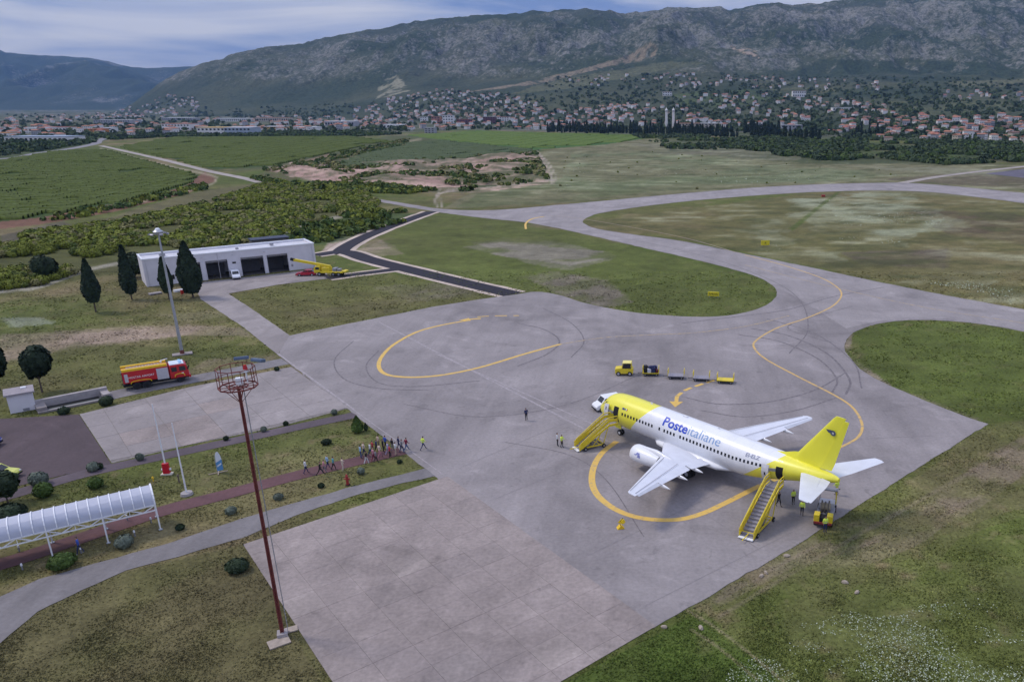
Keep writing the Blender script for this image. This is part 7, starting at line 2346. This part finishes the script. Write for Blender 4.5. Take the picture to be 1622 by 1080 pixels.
BR = mat('metal_roof_blue', (.26, .32, .42), .5, .1, .1); WR = mat('metal_roof_white', (.66, .67, .70), .5, .06, .1); YW = mat('wall_yellow', (.62, .42, .16), .8, .06, .2); OR_ = mat('roof_bright_orange', (.55, .22, .06), .8, .1, .2)
MAR = mat('wall_maroon', (.15, .07, .08), .85, .1, .2); LBW = mat('wall_pale_blue', (.36, .42, .50), .8, .05, .2)
for a in [('warehouse', 10, 105, 225, 8, 30, WALLS[0], BR, 'long white warehouse with blue grey roof nearest the left road'), ('workshop', -8, 13, 219, 8, 16, WALLS[0], OR_, 'orange roofed hall at the far left edge'), ('warehouse', 40, 70, 210, 7, 26, WALLS[0], WR, 'white warehouse behind the blue grey roofed one'),
          ('warehouse', 68, 104, 209, 7, 26, WALLS[0], ROOFS[0], 'white hall with reddish roof right of the white warehouse'), ('workshop', 132, 160, 211, 6, 18, OR_, ROOFS[1], 'orange walled hall near the bend of the far road'), ('workshop', 161, 177, 209, 6, 16, WALLS[0], WR, 'small white hall right of the orange one'),
          ('factory', 150, 205, 197, 6, 40, WALLS[3], WALLS[3], 'long grey factory in the middle of the left suburb'), ('factory', 258, 303, 191, 4, 40, WALLS[3], WR, 'hall with a bright white flat roof in the left suburb'), ('factory', 258, 300, 206, 9, 30, WALLS[0], ROOFS[0], 'white and red factory below the white roofed hall'),
          ('factory', 314, 356, 214, 11, 30, WALLS[0], YW, 'white factory with a yellow top beside the vineyard'), ('factory', 357, 397, 214, 11, 30, LBW, WR, 'pale blue factory right of the yellow topped one'), ('hall', 345, 392, 193, 5, 30, WALLS[0], WR, 'long white hall at the foot of the mountain'),
          ('hall', 405, 455, 193, 6, 30, WALLS[1], ROOFS[1], 'long cream hall with an orange roof at the foot of the mountain'), ('factory', 418, 448, 207, 6, 24, YW, WR, 'yellow factory near the field edge'), ('factory', 468, 500, 208, 6, 24, WALLS[0], WR, 'white factory right of the yellow one at the field edge'),
          ('hall', 516, 560, 200, 7, 30, WALLS[3], WR, 'long grey hall with a white roof'), ('hall', 608, 636, 203, 5, 30, WALLS[0], WR, 'long white hall near the start of the bright green field'), ('apartment_block', 702, 718, 196, 12, 16, WALLS[0], WALLS[3], 'tall white apartment block in the middle of the dense quarter'),
          ('apartment_block', 684, 697, 196, 10, 16, WALLS[2], WALLS[2], 'brick red apartment block left of the tall white one'), ('apartment_block', 666, 676, 194, 8, 14, WALLS[0], WALLS[3], 'small white apartment block left of the brick red one'), ('apartment_block', 673, 688, 211, 8, 14, WALLS[3], WALLS[3], 'grey green block at the edge of the bright green field'),
          ('apartment_block', 766, 784, 196, 10, 16, MAR, WALLS[3], 'dark maroon apartment block'), ('apartment_block', 724, 745, 197, 7, 16, MAR, ROOFS[0], 'long low maroon block right of the tall white one'), ('apartment_block', 788, 806, 193, 7, 16, WALLS[0], ROOFS[0], 'white block with red roof right of the maroon one'),
          ('seminary', 1070, 1110, 203, 7, 18, WALLS[1], ROOFS[1], 'long cream building with orange roof right of the twin white towers'), ('seminary', 1111, 1148, 203, 7, 18, WALLS[1], WR, 'long cream building with pale roof behind the cypress row'), ('villa', 1238, 1270, 208, 9, 16, WALLS[3], WALLS[3], 'grey block behind the tall dark trees'),
          ('villa', 1186, 1206, 205, 4, 14, WALLS[0], ROOFS[0], 'low white building before the dark tree clump'), ('hall', 1320, 1352, 176, 5, 20, WALLS[0], WR, 'hall with white roof on the slope at the right'), ('villa', 1050, 1064, 152, 6, 14, WALLS[0], ROOFS[0], 'white double villa above the twin towers'), ('villa', 1256, 1276, 154, 9, 16, WALLS[0], ROOFS[0], 'large white house with red roof on the upper right slope')]:
    block(*a[:9], a[9] if isinstance(a[9], str) and False else 'building') if False else block(a[0], a[1], a[2], a[3], a[4], a[5], a[6], a[7], a[8], storeys=3 if 'apart' in a[0] else 1 if 'hall' in a[0] or 'ware' in a[0] else 2)
# twin white towers
for u, lb in ((1055.5, 'left one of the two slender white towers in town'), (1066.5, 'right one of the two slender white towers in town')):
    X, Y, z = hit(u, 203)
    t = thing('bell_tower', lb, 'tower', (X, Y, z - .5), .1)
    k = Y / F
    mb = MB(); mb.box((0, 0, 12 * k), (4.2 * k * .9, 4.2 * k * .9, 24 * k), taper=.82); mb.build('shaft', [WALLS[0]], t)
    mb = MB(); mb.box((0, 0, 24 * k + 1.0), (4.6, 4.6, 2.0)); mb.build('belfry', [WALLS[3]], t)
    mb = MB(); mb.tube((0, 0, 24 * k + 2), (0, 0, 24 * k + 6.5), 2.4, .1, 6, smooth=False); mb.build('spire', [WALLS[0]], t)

# trees through the town: joined mass, with single cypresses where they can be told apart
TV = []
for key, poly, n in (('a', [(0, 182), (300, 178), (560, 176), (620, 160), (700, 144), (860, 150), (880, 205), (560, 209), (280, 214), (0, 222)], 3600), ('b', [(860, 122), (1060, 116), (1400, 122), (1800, 130), (1800, 228), (1400, 222), (1100, 206), (880, 206)], 5200), ('c', [(228, 168), (262, 152), (322, 156), (330, 182), (150, 192)], 300),
                     ('d', [(1340, 190), (1400, 186), (1400, 200), (1350, 200)], 160), ('e', [(300, 178), (600, 160), (600, 182), (300, 186)], 300)):
    us = [p[0] for p in poly]; vs = [p[1] for p in poly]
    c = 0
    while c < n:
        u, v = rt.uniform(min(us), max(us)), rt.uniform(min(vs), max(vs)); c += 1
        if not inpoly(np.array(u), np.array(v), poly): continue
        if fbm(u * .04, v * .10, 19, 4) < .36: continue
        h = hit(u, v)
        if h: TV.append(h)
TV = np.array(TV)
print('town trees', len(TV))
blob_field('trees', TV[:, :2], 3.8, [LDF, LDF, LDF2], 12, 'trees and gardens spread between the houses of the town', 8, zf=lambda x, y: tz(x, y) - .5, tall=1.3)
cyps = [crown_mesh('crown', 240, cyp_shape(.3, h, r_, .4), 1.3, LD, 80 + k) for k, (h, r_) in enumerate(((13, 2.0), (16, 2.2), (11, 2.4)))]
cnt = 0
for (u0, v0, u1, v1, n) in ((868, 209, 1040, 212, 60), (1040, 212, 1170, 218, 40), (1190, 218, 1300, 222, 26), (1180, 210, 1235, 213, 22), (1050, 208, 1165, 211, 20), (1350, 216, 1400, 218, 12)):
    for k in range(n):
        u = u0 + (u1 - u0) * (k + rt.uniform(-.4, .4)) / n; v = v0 + (v1 - v0) * k / n + rt.uniform(-1.5, 1.5)
        h = hit(u, v)
        if h is None: continue
        s = rt.uniform(.6, 1.15) * (1.25 if 1180 <= u0 < 1185 else 1)
        o = link('cypress_tree', cyps[int(rt.integers(0, 3))], None, (h[0], h[1], h[2] - .3), rt.uniform(0, 6)); o.scale = (s, s, s)
        row = 'in the long row behind the bright green field' if u < 1040 else 'in the ragged rows before the cream seminary' if u < 1175 else 'in the clump at the foot of the right-hand slope'
        props(o, 'far dark cypress ' + row, 'cypress', 'dark cypresses ' + row)

# ------------------------------------------------------------------ grass blades and flowers (fine real geometry near the camera)
paved = [[tuple(p) for p in gpts(q)] for q in (outline, [(706.5, 756), (385, 862), (470, 992), (540, 1100), (852, 1100), (1036, 994)], [(462, 581), (553, 646), (440, 676), (300, 704), (177, 733), (126, 656), (300, 613)], [(-160, 700), (0, 663), (125, 656), (176, 734), (100, 752), (0, 776), (-160, 815)], roadH,
                                                   [(322, 447), (471, 430), (512, 424.5), (522, 441), (440, 451), (362, 465), (410, 497), (458.5, 531), (440, 562), (384, 517), (318, 474), (312, 462)], [(17, 655), (58, 648), (54, 622), (10, 630)], [(61, 656), (178, 632), (174, 616), (58, 640)])]
rib_l = [([(150, 634), (185, 624), (250, 611), (320, 597.5), (400, 582), (452, 572)], 2.1), ([(-120, 815), (0, 788), (80, 765), (150, 746), (300, 713), (430, 685), (500, 670), (566, 656)], 1.2), ([(-160, 930), (0, 893), (130, 851), (260, 808), (360, 782), (480, 750), (600, 722), (684, 703)], 1.3)]


def free(X, Y):
    m = np.ones(len(X), bool)
    for pl in paved: m &= ~inpoly(X, Y, pl)
    for px, hw in rib_l:
        P_ = smooth_line(gpts(px), 5)
        for a, b in zip(P_[:-1], P_[1:]):
            ab = b - a; t_ = np.clip(((X - a[0]) * ab[0] + (Y - a[1]) * ab[1]) / (ab @ ab), 0, 1)
            m &= np.hypot(X - a[0] - t_ * ab[0], Y - a[1] - t_ * ab[1]) > hw
    return m


rg2 = np.random.default_rng(77)
n = 330000
v_ = 1130 - 700 * rg2.random(n) ** 1.25
u_ = rg2.uniform(-60, 1690, n)
t0, e0 = ray(u_, v_); Yg = -CAMH / e0; Xg = t0 * Yg
ok = free(Xg, Yg)
Xg, Yg = Xg[ok], Yg[ok]
cl = fbm(Xg * .35, Yg * .35, 101, 4); ok = rg2.random(len(Xg)) < np.clip((cl - .25) * 2.2, .1, 1)
Xg, Yg, cl = Xg[ok], Yg[ok], cl[ok]
n = len(Xg); print('tufts', n)
sc_ = np.clip(Yg / 70, .8, 4.0)
hh = rg2.uniform(.03, .09, n) * (cl * 1.6) * sc_ ** .6; ww = rg2.uniform(.05, .16, n) * sc_
an = rg2.uniform(0, PI, n); lx, ly = rg2.normal(0, .05, n) * sc_, rg2.normal(0, .05, n) * sc_
V = np.zeros((n, 3, 3)); V[:, 0] = np.stack([Xg - np.cos(an) * ww, Yg - np.sin(an) * ww, np.full(n, -.05)], 1)
V[:, 1] = np.stack([Xg + np.cos(an) * ww, Yg + np.sin(an) * ww, np.full(n, -.05)], 1); V[:, 2] = np.stack([Xg + lx, Yg + ly, hh], 1)
# colour from the painted meadow underneath
jc = np.clip(np.searchsorted(tc_, Xg / Yg), 0, nc - 1); jr = np.clip(np.searchsorted(Yr, Yg), 0, nr - 1)
cols = base[jr, jc] * rg2.uniform(1.15, 1.9, n)[:, None] * np.where(rg2.random(n) < .12, 1.3, 1.0)[:, None]
gme2 = np_mesh('grass', V.reshape(-1, 3), np.arange(3 * n).reshape(n, 3), [GM], cols=np.repeat(cols, 3, 0))
props(link('grass', gme2), 'short meadow grass round the apron and paths', None, None, 'stuff')

FLM = mat('white_blossom', (.42, .46, .36), .8, .2, 3); FLM2 = mat('seed_head_green', (.22, .27, .14), .8, .2, 3)


def flowers(poly, n, size, thr, label, seed, hz=.22, fs=.16):
    r = np.random.default_rng(seed)
    us = [p[0] for p in poly]; vs = [p[1] for p in poly]
    U = r.uniform(min(us), max(us), n); V_ = r.uniform(min(vs), max(vs), n)
    t0, e0 = ray(U, V_); Y = -CAMH / e0; X = t0 * Y
    k = inpoly(U + (fbm(X * .12, Y * .12, seed + 5, 4) - .5) * 160 * np.clip(V_ / 900, .2, 1), V_ + (fbm(X * .12 + 30, Y * .12, seed + 6, 4) - .5) * 90 * np.clip(V_ / 900, .1, 1), poly) & (r.random(n) < np.clip((fbm(X * fs, Y * fs, seed, 4) - thr) * 7 + .15, 0, 1)) & free(X, Y)
    X, Y = X[k], Y[k]; m_ = len(X)
    s = size * r.uniform(.4, 1.3, m_) ; a = r.uniform(0, 6.28, m_); z = hz * r.uniform(.4, 1.2, m_)
    tl = r.normal(0, .35, (m_, 2))
    Q = []
    for k_ in range(4):
        ca, sa = np.cos(a + k_ * PI / 2), np.sin(a + k_ * PI / 2)
        Q.append(np.stack([X + ca * s, Y + sa * s, z + (ca * tl[:, 0] + sa * tl[:, 1]) * s], 1))
    me = np_mesh('flowers', np.stack(Q, 1).reshape(-1, 3), np.arange(4 * m_).reshape(-1, 4), [FLM, FLM2], (r.random(m_) < .45).astype(int))
    props(link('flowers', me), label, None, None, 'stuff'); print('flowers', m_)


flowers([(1235, 1010), (1290, 980), (1350, 985), (1420, 975), (1480, 960), (1560, 950), (1640, 960), (1700, 1000), (1700, 1130), (1290, 1130), (1260, 1060)], 11000, .05, .53, 'white wild flowers in dense patches in the near right meadow', 201)
flowers([(1400, 960), (1520, 905), (1640, 850), (1720, 850), (1720, 1020), (1460, 1010)], 8000, .05, .53, 'sparser white wild flowers near the right edge', 202)
flowers([(1160, 1060), (1260, 1040), (1300, 1120), (1150, 1130)], 1500, .05, .55, 'white wild flowers by the bottom edge near the wheel tracks', 203)
flowers([(1265, 312), (1340, 304), (1440, 318), (1500, 345), (1510, 362), (1430, 378), (1400, 390), (1330, 375), (1290, 362), (1320, 335)], 6000, .15, .48, 'white bloom over the grass inside the taxiway loop', 204, .3, .035)
flowers([(1170, 358), (1260, 345), (1310, 352), (1320, 400), (1240, 412), (1190, 400), (1215, 385)], 2500, .12, .52, 'thin white bloom near the taxiway sign', 205, .3, .04)
flowers([(1455, 440), (1530, 438), (1605, 462), (1590, 478), (1490, 456)], 2200, .12, .50, 'thin white bloom along the right-hand taxiway', 206, .3, .04)
flowers([(880, 300), (900, 262), (1050, 262), (1300, 272), (1450, 280), (1250, 291), (1000, 308)], 3000, .22, .52, 'pale bloom over the meadow beyond the taxiway', 207, .3, .02)

# ------------------------------------------------------------------ haze: one closed box of even air
bm = bmesh.new()
bmesh.ops.create_cube(bm, size=1)
hme = bpy.data.meshes.new('haze'); bm.to_mesh(hme); bm.free()
hz = link('haze', hme, None, (-1500, 5600, 548.0))
hz.scale = (24000, 12400, 1101)
hm = bpy.data.materials.new('haze'); hm.use_nodes = True
for n_ in list(hm.node_tree.nodes):
    if n_.type == 'BSDF_PRINCIPLED': hm.node_tree.nodes.remove(n_)
pv = hm.node_tree.nodes.new('ShaderNodeVolumePrincipled')
pv.inputs['Color'].default_value = (.26, .50, 1.0, 1)
pv.inputs['Density'].default_value = 4.2e-5
pv.inputs['Anisotropy'].default_value = 0.0
hm.node_tree.links.new(pv.outputs[0], [n_ for n_ in hm.node_tree.nodes if n_.type == 'OUTPUT_MATERIAL'][0].inputs['Volume'])
hme.materials.append(hm)
props(hz, None, None, None, 'stuff')
